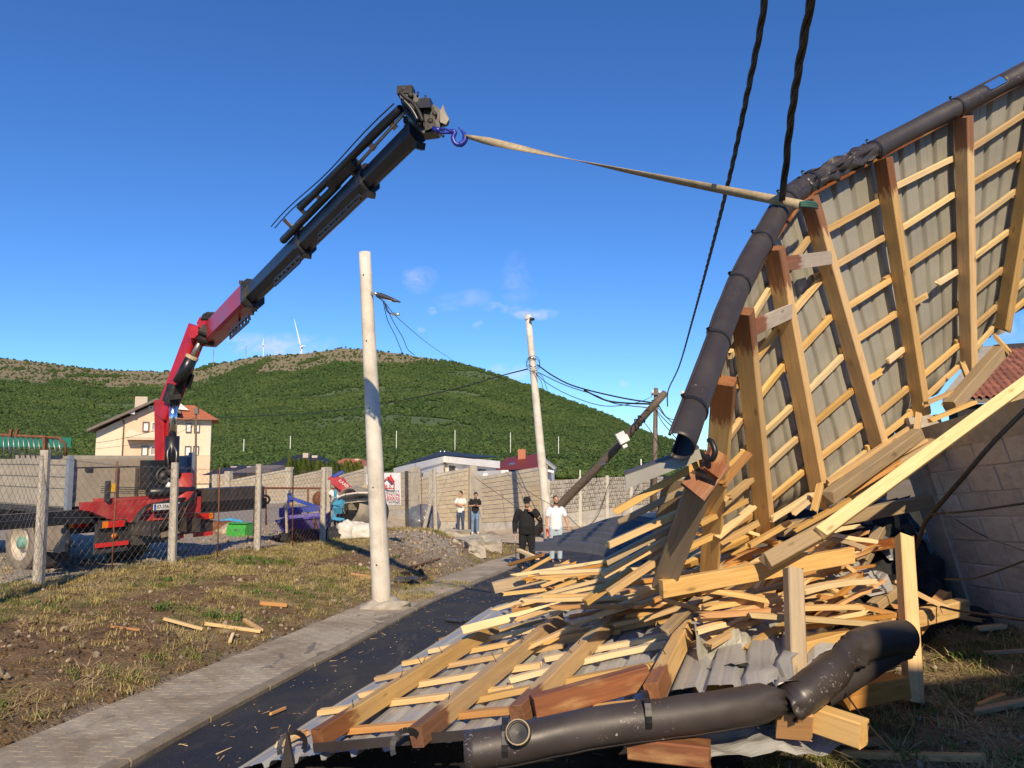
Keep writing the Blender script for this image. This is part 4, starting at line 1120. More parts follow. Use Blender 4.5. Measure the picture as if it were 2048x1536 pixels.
# near concrete pole with its lamp
pb_ = at(765, 1186, 12.0); pb_.z = H0(pb_.x, 12.0) + .02; pt = at(729.5, 505, 12.0)
po = thing('concrete_pole', pb_, 'tall plain concrete pole standing at the pavement edge with a lamp arm', 'pole')
n_ = 14
MB().tube([pb_.lerp(pt, i / n_) if i else pb_ - Vector((0, 0, .4)) for i in range(n_ + 1)], [lerp(.158, .098, i / n_) for i in range(n_ + 1)], 24).wbuild('shaft', M['concrete'], po)
m_ = MB(); 
bm = bmesh.new(); bmesh.ops.create_icosphere(bm, subdivisions=3, radius=1)
for q in bm.verts:
    d = q.co.normalized(); k = 1 + .55 * noise.noise(d * 1.7 + Vector((4, 0, 0))) + .25 * noise.noise(d * 5 + Vector((1, 0, 0))); q.co = Vector((d.x * .36 * k, d.y * .30 * k, max(-.1, d.z * .15 * k)))
m_.add([pb_ + q.co + Vector((.03, -.05, .02)) for q in bm.verts], [[q.index for q in f.verts] for f in bm.faces], 0, True); bm.free()
m_.wbuild('footing', M['rough_concrete'], po)
ax = (pt - pb_).normalized()
sm_ = Vector((.55, -.83, 0)); MB().bar(pb_.lerp(pt, .02) + sm_ * .154, pb_.lerp(pt, .985) + sm_ * .097, .008, .008, up=sm_).wbuild('casting_seam', M['concrete'], po)
for t in (.12, .33, .55, .74, .93): MB().lathe(pb_.lerp(pt, t) + Vector((-.2, -.98, 0)) * (lerp(.158, .098, t) - .004), (-.2, -.98, 0), [(.014, 0), (.014, .006), (.0, .006)], 10).wbuild('bolt_hole', M['ink'], po)
MB().bar(pb_.lerp(pt, .30) + Vector((.05, -.142, 0)), pb_.lerp(pt, .325) + Vector((.05, -.142, 0)), .10, .008, up=(0, -1, 0)).wbuild('number_tag', M['alu'], po) if False else None
la = at(746, 586, 11.9); le = at(800, 604, 11.6)
m_ = MB().tube([at(736, 583, 12.0), la, la.lerp(le, .18)], .028, 10); arm = m_.wbuild('lamp_arm', M['alu'], po)
d_ = (le - la); s0 = la + d_ * .16
m_ = MB(); x_ = d_.normalized(); y_ = Vector((0, 0, 1)).cross(x_).normalized(); z_ = x_.cross(y_)
rings = [(0, .04, .035), (.12, .055, .045), (.3, .085, .045), (.7, .075, .03), (1.0, .02, .012)]
m_.loft([(s0 + d_ * .84 * t, y_ * a, z_ * b) for t, a, b in rings], 12); m_.wbuild('lamp_head', M['lamp_grey'], po)
MB().bar(s0 + d_ * .3 - z_ * .035, s0 + d_ * .62 - z_ * .028, .11, .012, up=z_).wbuild('lamp_glass', M['plastic_grey'], po)
# dangling service wires below the lamp
j0 = at(752, 592, 11.8)
cable('service_wire', [j0, at(768, 604, 11.7), at(774, 622, 11.7), at(786, 629, 11.6)], .010, 'short tangled wire end hanging below the street lamp', n=6)
tag(MB().tube([at(784, 628, 11.6), at(798, 629, 11.5)], .022, 8).wbuild('wire_clamp', M['alu']), 'silver wire clamp dangling below the street lamp', 'clamp')
cable('service_wire', [at(766, 602, 11.7), at(775, 640, 12.2), at(790, 670, 12.6), at(804, 704, 13), at(811, 716, 13.2)], .006, 'thin loose wire drooping from the lamp, lower of two', n=5)
cable('service_wire', [at(768, 602, 11.7), at(785, 640, 12.2), at(806, 676, 12.6), at(815, 698, 13), at(829, 710, 13.2)], .006, 'thin loose wire drooping from the lamp with a kinked end', n=5)
cable('service_wire', [at(770, 606, 11.8), at(800, 640, 15), at(860, 690, 22), at(920, 730, 30)], .007, 'thin wire running from the lamp towards the hillside', n=6)

# second concrete pole by the wall
b2 = at(1098, 1060, 30); b2.z = H(b2.x, 30); t2 = at(1056, 630, 30)
p2 = thing('concrete_pole', b2, 'leaning concrete pole wrapped with cables in front of the block wall', 'pole')
MB().tube([b2 - Vector((0, 0, .4))] + [b2.lerp(t2, i / 8) for i in range(1, 9)], [lerp(.20, .125, i / 8) for i in range(9)], 18).wbuild('shaft', M['concrete'], p2)
for (v, rr) in ((638, .14), (716, .165), (730, .17)):
    k = (1060 - v) / 430; c_ = b2.lerp(t2, k); m_ = MB()
    m_.tube([c_ + Vector((math.cos(a) * rr, math.sin(a) * rr, .05 * math.sin(a * 2 + v))) for a in np.linspace(0, 6.0, 16)], .018, 6); m_.wbuild('clamp_band', M['alu'], p2)
c_ = b2.lerp(t2, .78)
for k in range(2):
    m_ = MB().tube([c_ + Vector((.02 + .28 * math.cos(a), -.22, .28 * math.sin(a) - .1 * k)) for a in np.linspace(0, 6.28, 18)[:-1]], .012, 5, closed=True); m_.wbuild('cable_coil', M['cable'], p2)
MB().bar(at(1060, 640, 29.8), at(1068, 638, 29.7), .10, .10).wbuild('insulator', M['black_iron'], p2)
tap = c_ + Vector((0, -.2, 0))
# leaning timber pole, upright timber pole, far concrete pole
lb_, lt_ = at(1080, 1056, 31), at(1331, 788, 27)
lp = thing('timber_pole', lb_, 'dark timber utility pole leaning far over to the right', 'pole')
MB().tube([lb_ - (lt_ - lb_) * .04] + [lb_.lerp(lt_, i / 8) + Vector((0, 0, .05 * math.sin(i))) for i in range(1, 9)], [lerp(.20, .13, i / 8) for i in range(9)], 14).wbuild('shaft', M['pole_wood'], lp)
for (u, v, s, m_n) in ((1240, 872, .30, 'plastic_grey'), (1246, 880, .34, 'white'), (1249, 893, .16, 'white'), (1205, 928, .18, 'lamp_grey')):
    q = at(u, v, 27.6); MB().bar(q + Vector((-.5 * s, -.12, -.2 * s)), q + Vector((.5 * s, -.12, .3 * s)), s, s * .8, ch=.03).wbuild('junction_box', M[m_n], lp)
for (u, v) in ((1311, 807), (1283, 838), (1276, 845)):
    q = at(u, v, 27.4); d_ = (lt_ - lb_).normalized(); a = d_.cross(Vector((0, 1, 0))).normalized(); b = d_.cross(a)
    MB().tube([q + (a * math.cos(t) + b * math.sin(t)) * .17 for t in np.linspace(0, 6.28, 12)[:-1]], .025, 5, closed=True).wbuild('cable_band', M['cable'], lp)
ub, ut = at(1307, 1030, 42), at(1312, 776, 42)
up_ = thing('timber_pole', ub, 'upright weathered timber pole just behind the leaning one', 'pole')
MB().tube([ub - Vector((0, 0, .5)), ut], [.17, .12], 12).wbuild('shaft', M['pole_wood'], up_)
MB().bar(at(1303, 789, 41.8), at(1320, 787, 41.8), .1, .1).wbuild('crossarm', M['pole_wood'], up_)
for u in (1305, 1319): MB().tube([at(u, 787, 41.7), at(u, 781, 41.7)], .06, 8).wbuild('insulator', M['white'], up_)
fb, ft = at(1380, 930, 60), at(1365, 782, 60)
fp = thing('concrete_pole', fb, 'far concrete pole partly hidden by the standing gutter', 'pole')
MB().tube([fb - Vector((0, 0, 3)), ft], [.2, .14], 12).wbuild('shaft', M['concrete'], fp)
MB().bar(at(1362, 790, 59.8), at(1376, 786, 59.8), .12, .12).wbuild('insulator', M['white'], fp)
hb_, ht_ = at(392, 958, 60), at(392.5, 818, 60)
hpole = thing('timber_pole', hb_, 'thin brown timber pole in front of the peach house', 'pole')
MB().tube([hb_ - Vector((0, 0, 2)), ht_], [.11, .075], 10).wbuild('shaft', M['pole_wood'], hpole)
MB().box(at(393, 822, 59.9), (.35, .2, .5)).wbuild('insulator', M['roof_edge'], hpole)

# overhead cables
top = at(1316, 802, 27)
cable('bundled_cable', [top + Vector((.35, 0, -.2)), at(1336, 782, 25), at(1358, 733, 20), at(1385, 640, 14), at(1420, 510, 9.5), at(1460, 350, 6.6), at(1496, 180, 5.0), at(1522, 50, 4.2), at(1536, -60, 3.7), at(1560, -220, 3.2)], .019, 'thick twisted black cable rising from the leaning pole out of the sky', twist=True)
cable('bundled_cable', [at(1563, 400, 5.55), at(1570, 350, 5.4), at(1580, 250, 5.0), at(1600, 120, 4.3), at(1622, 0, 3.8), at(1650, -150, 3.3)], .023, 'thick twisted black cable dropping onto the bent gutter', twist=True)
a1 = tap + Vector((.2, 0, -.1))
mid = at(1154, 774, 29)
for i, (pts, r, lb) in enumerate([
    ([a1, at(1110, 754, 29.5), mid, at(1240, 795, 28), at(1308, 806, 27.3)], .030, 'thick sagging black cable between the concrete pole and the leaning pole, upper'),
    ([at(1168, 780, 29), at(1210, 800, 28.5), at(1250, 806, 28), at(1304, 808, 27.3)], .034, 'thick sagging black cable joining at the knot, middle'),
    ([at(1075, 744, 29.8), at(1130, 770, 29), at(1190, 790, 28.5), at(1230, 807, 28), at(1300, 816, 27.2)], .018, 'thin sagging cable below the knot, lower'),
    ([at(1066, 742, 29.8), at(1100, 770, 29.3), at(1150, 795, 28.8), at(1210, 812, 28.2), at(1270, 806, 27.8), at(1300, 795, 41), at(1304, 790, 41.6)], .015, 'long thin sagging wire below the other cables'),
    ([at(1072, 745, 29.8), at(1084, 752, 29.7), at(1090, 766, 29.6), at(1097, 790, 29.6)], .012, 'short loose wire hanging from the concrete pole, right'),
    ([at(1072, 748, 29.8), at(1082, 762, 29.7), at(1086, 777, 29.6)], .012, 'short loose wire hanging from the concrete pole, left'),
    ([at(1055, 738, 30), at(1000, 752, 34), at(900, 780, 42), at(740, 812, 55), at(600, 828, 66), at(437, 835, 76)], .030, 'black cable sagging across the hillside from the concrete pole to the house'),
    ([at(392, 835, 60), at(330, 856, 63), at(250, 876, 66), at(192, 886, 70)], .02, 'thin cable crossing the front of the peach house, upper'),
    ([at(392, 850, 60), at(310, 882, 64), at(192, 898, 70)], .015, 'thin cable crossing the front of the peach house, lower'),
    ([at(1318, 812, 27), at(1336, 836, 35), at(1358, 838, 50), at(1370, 826, 59)], .022, 'cable looping from the leaning pole to the far pole'),
    ([at(1316, 816, 27), at(1330, 832, 26), at(1350, 850, 24), at(1376, 872, 20)], .016, 'cable running from the leaning pole behind the gutter, upper'),
    ([at(1312, 820, 27), at(1330, 840, 26), at(1354, 862, 24), at(1376, 886, 20)], .016, 'cable running from the leaning pole behind the gutter, middle'),
    ([at(1310, 818, 27), at(1326, 846, 26), at(1345, 868, 24), at(1366, 894, 20)], .014, 'cable running from the leaning pole behind the gutter, lowest'),
    ([at(1286, 842, 27.4), at(1300, 860, 27), at(1318, 890, 27), at(1340, 915, 28)], .014, 'loose wire hanging below the leaning pole, left'),
    ([at(1312, 822, 27), at(1314, 860, 28), at(1322, 905, 30), at(1330, 925, 31)], .012, 'loose wire hanging below the leaning pole, right'),
    ([at(1370, 790, 59), at(1378, 800, 50), at(1385, 812, 40)], .03, 'cable end at the far concrete pole'),
    ([at(950, 955, 33), at(1020, 1005, 29), at(1072, 1044, 26.5), at(1140, 1060, 25), at(1190, 1040, 24), at(1215, 975, 23), at(1228, 950, 23)], .010, 'thin wire slung low in front of the block walls'),
    ([at(1010, 943, 34), at(1060, 985, 30), at(1120, 1020, 26), at(1160, 1056, 24)], .010, 'thin wire crossing in front of the white-shirted man'),
    ]): cable('overhead_wire', pts, r, lb, 'wires between the poles', n=6)
m_ = MB().tube([at(1184 + 10 * math.cos(a), 960 + 9 * math.sin(a), 28.5) for a in np.linspace(0, 6.28, 16)[:-1]], .014, 5, closed=True)
tag(m_.wbuild('cable_coil', M['cable']), 'small coil of cable hanging from the leaning timber pole', 'cable')

# chain-link fence with concrete posts
fen = thing('chain_link_fence', (-6.6, 10.3, zf(10.3)), 'rusty chain-link fence on concrete posts along the yard', 'fence')
FP = [(-60, 1215, 862, 8.4), (77, 1170, 900, 10.3), (344, 1134, 925, 13.2), (514.5, 1106, 928, 15.7), (645, 1087, 935, 18.3)]
pb3, pt3 = [], []
for (u, vb, vt, Y) in FP:
    b = at(u, vb, Y); b.z = Hg(b.x, b.y) - .1; t = at(u + (12 if u < 100 else 4 if u < 400 else 1), vt, Y); t.x = lerp(b.x, t.x, .5)
    MB().bar(b - Vector((0, 0, .3)), t, .135, .125, up=(0, 1, 0), ch=.02, w2=.115, h2=.105).wbuild('post', M['post_concrete'], fen)
    pb3.append(b + Vector((0, 0, .12))); pt3.append(t - Vector((0, 0, .05)))
p5b, p5t = at(815, 1066, 22.4), at(813, 942, 22.4)
MB().bar(p5b - Vector((0, 0, .4)), p5t, .10, .07, up=(0, 1, 0)).wbuild('steel_post', M['truck_dark'], fen); pb3.append(p5b + Vector((0, 0, .1))); pt3.append(p5t)
p6b, p6t = at(872, 1056, 24.2), at(868, 937, 24.2)
MB().bar(p6b - Vector((0, 0, .4)), p6t, .13, .12, up=(0, 1, 0), ch=.02).wbuild('post', M['post_concrete'], fen); pb3.append(p6b + Vector((0, 0, .1))); pt3.append(p6t)
br = at(845, 1060, 24.0)
MB().bar(br - Vector((0, 0, .2)), at(866, 985, 24.2), .12, .11, up=(0, 1, 0), ch=.02).wbuild('brace', M['post_concrete'], fen)
for i in range(len(pb3) - 1):
    a, b, c, d = pb3[i], pb3[i + 1], pt3[i + 1], pt3[i]
    L = (b - a).length; hh = ((d - a).length + (c - b).length) / 2; cell = .075; nu = int(L / cell); nv = int(hh / cell); m_ = MB()
    def fp_(s, t):
        p = a.lerp(b, s).lerp(d.lerp(c, s), t); return p + Vector((0, -.035 + .03 * math.sin(s * 9 + t * 4 + i), -.05 * math.sin(s * math.pi) * t))
    r_ = .0022
    for q in range(nu):
        pts = [fp_((q + .5 + (.5 if (k + q) % 2 else -.5)) / nu, k / nv) for k in range(nv + 1)]
        m_.tube(pts, r_, 3, caps=False, smooth=False)
    m_.wbuild('wire_mesh', M['rust'] if i in (2, 3) else M['steel'], fen, fixn=False)
    w_ = MB()
    for t in (.02, .5, .98): w_.tube([fp_(s / 6, t) for s in range(7)], .003, 4)
    w_.wbuild('tension_wire', M['steel'], fen)
    for s in ((.5,) if i else ()):
        MB().tube([fp_(s, -.15) , fp_(s, 1.02) + Vector((.01, 0, 0))], .012, 6).wbuild('rebar_stake', M['rust'], fen)
# ---------------------------------------------------------------- the peeled roof standing on its edge
TP = [(1424, 935, 4.05), (1438, 850, 4.2), (1452, 765, 4.4), (1490, 625, 4.9), (1553, 500, 5.45), (1622, 400, 5.9), (1768, 322, 6.3), (1928, 238, 6.5), (2090, 152, 6.6), (2250, 60, 6.6)]
BP = [(1250, 1250, 4.7), (1330, 1165, 4.9), (1418, 1138, 5.6), (1532, 1078, 6.2), (1640, 1003, 6.45), (1764, 903, 6.7), (1848, 828, 7.1), (1942, 738, 7.5), (2008, 664, 7.6), (2090, 590, 7.6)]
TW, BW = [at(*q) for q in TP], [at(*q) for q in BP]
def crv(P, s):                                # Catmull-Rom through P; s = 0 is P[1]
    s = s + 1; i = int(math.floor(s)); i = max(0, min(len(P) - 2, i)); t = s - i
    a, b, c, d = P[max(i - 1, 0)], P[i], P[i + 1], P[min(i + 2, len(P) - 1)]
    return .5 * ((2 * b) + (c - a) * t + (2 * a - 5 * b + 4 * c - d) * t * t + (3 * b - a - 3 * c + d) * t ** 3)
def S(s, t): return crv(TW, s).lerp(crv(BW, s), t)
CAMP = Vector((0, 0, CZ))
def GO(s, n):                                 # direction out of the sheet at the eaves, square to the gutter
    ax_ = (GT(s + .02) - GT(s - .02)).normalized(); o_ = ax_.cross(n).normalized()
    return o_ * GS
GS = 1
def GT(s):                                    # eaves line, running straight on below the last full rafter
    if s >= 1.3: return crv(TW, s)
    return crv(TW, 1.3) + (crv(TW, 1.3) - crv(TW, 1.7)) / .4 * (1.3 - s)
def SN(s, t):
    ds = S(s + .02, t) - S(s - .02, t); dt = crv(BW, s) - crv(TW, s)
    n = ds.cross(dt).normalized()
    if n.dot(CAMP - S(s, t)) < 0: n = -n
    return n
_nt = [SN(min(max(i - 1, .2), 7.8), .05) for i in range(len(TW))]; _nb = [SN(min(max(i - 1, .2), 7.8), .95) for i in range(len(BW))]
TW = [p - n * .13 for p, n in zip(TW, _nt)]; BW = [p - n * .13 for p, n in zip(BW, _nb)]   # the measured line is the rafters' front face
if GO(3.0, SN(3.0, 0)).dot(TW[4] - BW[4]) < 0: GS = -1
rt = thing('torn_roof_section', (3, 6.5, .2), 'large torn roof section peeled upright showing rafters, battens and grey sheet underside', 'roof')
# ribbed sheet, split into lengths along the eaves so each sheet is one part
def rib(d):
    p = (d % .207) / .207
    if p < .05: return p / .05
    if p < .23: return 1.0
    if p < .28: return (.28 - p) / .05
    if .60 < p < .65: return .12
    return 0.0
cuts = [1.55, 2.05, 3.05, 4.08, 5.08, 6.02, 6.98, 7.95, 8.6]
acc = 0.0
for ci in range(len(cuts) - 1):
    s0, s1 = cuts[ci], cuts[ci + 1]
    L = (S(s1, .5) - S(s0, .5)).length; nc = max(8, int(L / .0095)); rows = 22; mb = MB()
    lift = .004 * (ci % 2)
    tend = 1.06 + random.uniform(-.02, .05)
    for j in range(rows + 1):
        t = lerp(-.035, tend, j / rows)
        for i in range(nc + 1):
            s = lerp(s0, s1 + .01, i / nc); n = SN(s, min(t, 1)); p = S(s, t)
            d = acc + L * i / nc
            dent = .018 * noise.noise(p * 1.3) + .006 * noise.noise(p * 5.0)
            if t > .93: dent += (t - .93) * (1.6 * noise.noise(p * 3.3) - .25)
            p = p - n * (.042 * rib(d) + lift) + n * (dent - .006)
            mb.v.append(p)
    for j in range(rows):
        for i in range(nc): mb.f.append([j * (nc + 1) + i, j * (nc + 1) + i + 1, (j + 1) * (nc + 1) + i + 1, (j + 1) * (nc + 1) + i]); mb.m.append(0); mb.sm.append(True)
    mb.wbuild('roof_sheet', M['sheet'], rt, fixn=False); acc += L
# rafters
RW, RD = .094, .135
for i in range(1, 9):
    s = i + (.0 if i > 1 else 0); n = SN(s, .4)
    off = n * (.052 + RD / 2)
    a, b = S(s, 0), S(s, 1)
    if i == 1: b = S(s, 1.0)
    a = a + (a - b).normalized() * .02
    board('rafter', a + off, b + off + (b - a).normalized() * random.uniform(-.04, .06), RW, RD, M['pine_end'], rt, up=n, jag=.006, jag2=.045)
# nails left standing in rafters
def nails(o, L, n, ht):
    for _ in range(n):
        x = random.uniform(.3, L - .1); h = random.uniform(.02, .07); m_ = MB().tube([(x, random.uniform(-.03, .03), ht / 2 - .005), (x + random.uniform(-.02, .02), random.uniform(-.03, .03), ht / 2 + h)], .0028, 5)
        m_.build('nail', M['black_iron'], o)
# battens nailed across, one per bay and course
bt = [.13, .28, .43, .58, .73, .88, .985]
for i in range(1, 8):
    for k, t in enumerate(bt):
        if i == 1 and k < 2: continue
        t0, t1 = t + random.uniform(-.012, .012), t + random.uniform(-.012, .012)
        n = SN(i + .5, t); e0, e1 = random.uniform(-.12, -.03), random.uniform(.03, .12)
        if i == 1: e0 = -random.uniform(.1, .35)
        a = S(i, t0).lerp(S(i + 1, t1), e0) + n * .030; b = S(i, t0).lerp(S(i + 1, t1), 1 + e1) + n * .030
        if (i, k) in ((4, 4), (5, 3)):           # broken battens, ends sprung apart
            m_ = a.lerp(b, .42); board('batten', a, m_ + n * .05, .052, .036, M['pine'], rt, up=n, jag=.01, jag2=.05)
            board('batten', m_.lerp(b, .16) + n * .10 - (S(i, 1) - S(i, 0)) * .03, b, .052, .036, M['pale'], rt, up=n, jag=.05, jag2=.01); continue
        board('batten', a, b, .052, .036, random.choice([M['pine'], M['pine'], M['pale'], M['pine']]), rt, up=n, warp=random.uniform(-.006, .01))
# stained eaves boards along the rafter tops and flaking soffit boards between them
for i in range(1, 8):
    n = SN(i + .5, 0); a, b = S(i, -.012) + n * .045, S(i + 1, -.012) + n * .045
    board('eaves_board', a.lerp(b, .03), a.lerp(b, .98), .022, .10, M['stained'], rt, up=n, jag=.004)
for i in (2, 3, 4):
    n = SN(i + .5, .1); a, b = S(i, .055 if i > 2 else .06) + n * .17, S(i + 1, .215 if i < 4 else .04) + n * .17
    if i == 4: continue
    board('soffit_board', a.lerp(b, .05), a.lerp(b, .95), .115, .022, M['white_stain'], rt, up=n, jag=.01)
# gutter: an open half-round channel, convex side to the viewer, crushed where it bends
def gutter(name, s0, s1, r, parent, crush=None, holes=()):
    ns = max(10, int((s1 - s0) * 30)); na_ = 18; mb = MB(); rnd = random.Random(int(s0 * 10))
    for j in range(ns + 1):
        s = lerp(s0, s1, j / ns); n = SN(max(s, 1.3), 0); o_ = GO(s, n)
        c = GT(s) + o_ * (.105) + n * .05
        k = 0.0
        if crush: k = max(0, 1 - abs(s - crush[0]) / crush[1])
        for i in range(na_ + 1):
            a = R(-116 + 232 * i / na_); rr = r * (1 - .30 * k * (.6 + .9 * noise.noise(Vector((s * 9, a * 2.2, 3))))) + .004 * noise.noise(Vector((s * 3, a, 1)))
            q = c + (n * math.cos(a) + o_ * math.sin(a)) * rr
            if k > 0: q += n * (.08 * k * noise.noise(Vector((s * 8, a * 2.2, 7)))) + o_ * (.07 * k * noise.noise(Vector((s * 7, a * 1.8, 17))))
            mb.v.append(q)
    for j in range(ns):
        for i in range(na_):
            s = lerp(s0, s1, j / ns)
            if any(abs(s - h[0]) < h[1] and abs(i - h[2]) < h[3] for h in holes): continue
            mb.f.append([j * (na_ + 1) + i, j * (na_ + 1) + i + 1, (j + 1) * (na_ + 1) + i + 1, (j + 1) * (na_ + 1) + i]); mb.m.append(0); mb.sm.append(True)
    for e in (0, na_): bd_ = MB().tube([mb.v[j * (na_ + 1) + e] for j in range(ns + 1)], .0075, 6); mb.add(bd_.v, bd_.f, 0, True)
    o = mb.wbuild(name, M['gutter_torn'] if crush else M['gutter'], parent, fixn=False)
    so = o.modifiers.new('thickness', 'SOLIDIFY'); so.thickness = .003
    return o
g1 = gutter('gutter', .12, 2.9, .088, rt)
gutter('gutter', 2.9, 4.06, .088, rt)
gutter('gutter', 4.05, 4.98, .094, rt, crush=(4.52, .85))
gutter('gutter', 4.97, 8.6, .087, rt, holes=((6.42, .10, 12, 2.2),))
for s in (.5, 1.35, 2.2, 2.92, 3.75, 4.18, 5.0, 6.02, 7.0, 8.0):
    n = SN(max(s, 1.3), 0); o_ = GO(s, n); c = GT(s) + o_ * .105 + n * .05
    pts = [c + (n * math.cos(R(a)) + o_ * math.sin(R(a))) * .094 for a in range(-125, 126, 14)]
    m_ = MB()
    for i in range(len(pts) - 1): m_.bar(pts[i], pts[i + 1], .026, .006, up=(pts[i] + pts[i + 1]) / 2 - c)
    e = pts[-1]; m_.bar(e, e + o_ * .02 - n * .01, .022, .005); m_.bar(e + o_ * .02 - n * .01, e + o_ * .03 + n * .008, .022, .005)
    m_.wbuild('gutter_bracket', M['black_iron'], rt)
# torn corner at the lower left end: short stained rafter end, trim piece and sprung battens
c0, c1 = at(1412, 935, 4.15), at(1328, 1166, 4.9)
board('corner_rafter', c0, c1, .12, .15, M['grey'], rt, up=SN(.3, .5), jag=.01, jag2=.03)
board('corner_block', at(1385, 985, 4.1), at(1436, 918, 4.2), .16, .03, M['stained'], rt, up=(-.3, -1, .1), jag=.01)
board('corner_block', at(1418, 948, 4.05), at(1436, 905, 4.1), .11, .05, M['stained'], rt, up=(.3, -1, .1), jag=.01)
m_ = MB(); tp = [at(1250, 950, 4.10), at(1398, 897, 3.97), at(1404, 918, 3.95), at(1252, 978, 4.07)]
m_.prism(tp, (0, .012, 0)); m_.wbuild('trim_sheet', M['sheet'], rt)
m_ = MB(); m_.prism([tp[0] + Vector((0, -.004, .001)), tp[1] + Vector((0, -.004, .001)), tp[1] + Vector((.0, .03, .012)), tp[0] + Vector((0, .04, .012))], (0, 0, .008)); m_.wbuild('trim_top', M['anthracite'], rt)
m_ = MB().tube(catmull([at(1398, 905, 4.05), at(1420, 920, 3.98), at(1430, 905, 3.95), at(1424, 885, 3.97), at(1418, 880, 4.0)], 5), .016, 6); m_.wbuild('bent_bracket', M['black_iron'], rt)
sprung = [((1230, 1024, 4.2), (1402, 924, 4.15), 'pine'), ((1240, 1044, 4.7), (1384, 972, 4.5), 'grey'), ((1216, 1090, 4.45), (1366, 1022, 4.55), 'pine'), ((1212, 1124, 4.6), (1356, 1048, 4.7), 'grey'),
          ((1206, 1150, 4.75), (1342, 1076, 4.8), 'pine'), ((1216, 1187, 4.7), (1330, 1110, 4.85), 'pine'), ((1170, 1205, 4.9), (1262, 1140, 5.1), 'pine')]
for a, b, mt in sprung:
    board('sprung_batten', at(*a), at(*b), .055, .04, M[mt], rt, jag=.008, jag2=.02)
board('sprung_batten', at(1316, 1140, 5.1), at(1352, 960, 4.6), .16, .02, M['grey'], rt, up=(-.2, -1, 0), jag=.03)

# ---------------------------------------------------------------- roof section lying on the road
def zl(x, y): return -.30 + .22 * (x + 1.7) - .04 * (y - 4.5)
def onl(u, v, off=0.0):
    a, b = ray(u, v)
    # CZ + b*Y = -.3+.22*(a*Y+1.7)-.04*(Y-4.5)+off
    Y = (CZ + .30 - .22 * 1.7 - .18 - off) / (.22 * a - .04 - b)
    return Vector((a * Y, Y, CZ + b * Y))
NL = Vector((-.22, .04, 1)).normalized()
fl = thing('fallen_roof_section', (0, 6, -.3), 'collapsed roof section lying on the road with grey sheet and four rafters', 'roof')
# sheet: ribs run from the front edge away (along the rafters)
A_, B_ = onl(470, 1530), onl(1475, 1400)        # front edge
Dv = (onl(1015, 1190) - A_); Dv = Dv.normalized()
E_ = (B_ - A_); Ew = E_.length; E_ = E_.normalized()
def lie(s, t):
    p = A_ + E_ * s + Dv * t; p.z = zl(p.x, p.y); return p
def lie_sheet(s0, s1, t0, t1, crumple=None, seed=0, dz=0.0):
    nc, nr = max(6, int((s1 - s0) / .0105)), 24; mb = MB()
    for j in range(nr + 1):
        for i in range(nc + 1):
            s = lerp(s0, s1, i / nc); t = lerp(t0, t1, j / nr); p = lie(s, t)
            z = -.038 * rib(s) + .018 * noise.noise(p * 1.4 + Vector((seed, 0, 0))) + dz
            if s < .25: z -= (.25 - s) * .10
            if crumple:
                k = max(0, 1 - abs(t - t0) / crumple) if seed >= 0 else 0
                k2 = smooth01((s - (s1 - .5)) / .5)
                z += k * k2 * (.12 * noise.noise(p * 6) - .06); p += E_ * (k * k2 * .12 * noise.noise(p * 5 + Vector((9, 0, 0))))
            mb.v.append(p + Vector((0, 0, z)))
    for j in range(nr):
        for i in range(nc): mb.f.append([j * (nc + 1) + i, j * (nc + 1) + i + 1, (j + 1) * (nc + 1) + i + 1, (j + 1) * (nc + 1) + i]); mb.m.append(0); mb.sm.append(True)
    return mb.wbuild('roof_sheet', M['sheet_lie'], fl, fixn=False)
lie_sheet(0, 1.03, 0, 4.3, seed=1); lie_sheet(1.02, 2.05, .02, 4.0, seed=2, dz=.004); lie_sheet(2.04, Ew * .86, .05, 3.6, .6, seed=3, dz=.008); lie_sheet(Ew * .86 - .01, Ew * 1.10, .25, 3.2, .9, seed=4, dz=.012)
up_l = NL
lr = [((634, 1478), (985, 1256)), ((833, 1474), (1122, 1236)), ((1034, 1432), (1252, 1213)), ((1306, 1388), (1408, 1190))]
for i, (a, b) in enumerate(lr):
    p, q = onl(*a, off=.095), onl(*b, off=.095)
    nails(board('rafter', p, q, .085, .115, M['pine_end'], fl, up=up_l, jag=.008, jag2=.05), (q - p).length, 5, .115)
p, q = onl(1030, 1222, .12), onl(1140, 1160, .14); board('rafter', p, q, .085, .115, M['orange'], fl, up=up_l, jag=.01)
# battens across it
lb = [((568, 1474), (614, 1466), 'orange'), ((640, 1424), (1020, 1378), 'pine'), ((722, 1390), (1080, 1330), 'pine'), ((752, 1358), (1130, 1290), 'pine'), ((806, 1327), (1180, 1258), 'pine'), ((860, 1302), (1225, 1232), 'pale'),
      ((690, 1462), (835, 1450), 'orange'), ((858, 1440), (1030, 1420), 'orange'), ((940, 1402), (1310, 1330), 'pine'), ((1020, 1360), (1330, 1288), 'pale'), ((1090, 1318), (1420, 1255), 'pale'),
      ((1120, 1285), (1450, 1215), 'pine'), ((1160, 1262), (1400, 1208), 'pine'), ((1190, 1418), (1300, 1408), 'pine'), ((980, 1268), (1110, 1238), 'pine'), ((1010, 1300), (1240, 1262), 'pine'),
      ((1205, 1240), (1480, 1190), 'pine'), ((1260, 1215), (1500, 1170), 'orange'), ((905, 1296), (985, 1278), 'pine')]
for a, b, mt in lb:
    p, q = onl(*a, off=.03), onl(*b, off=.03)
    board('batten', p, q, .058, .038, M[mt], fl, up=up_l, jag=.012, jag2=.02, warp=random.uniform(0, .012))
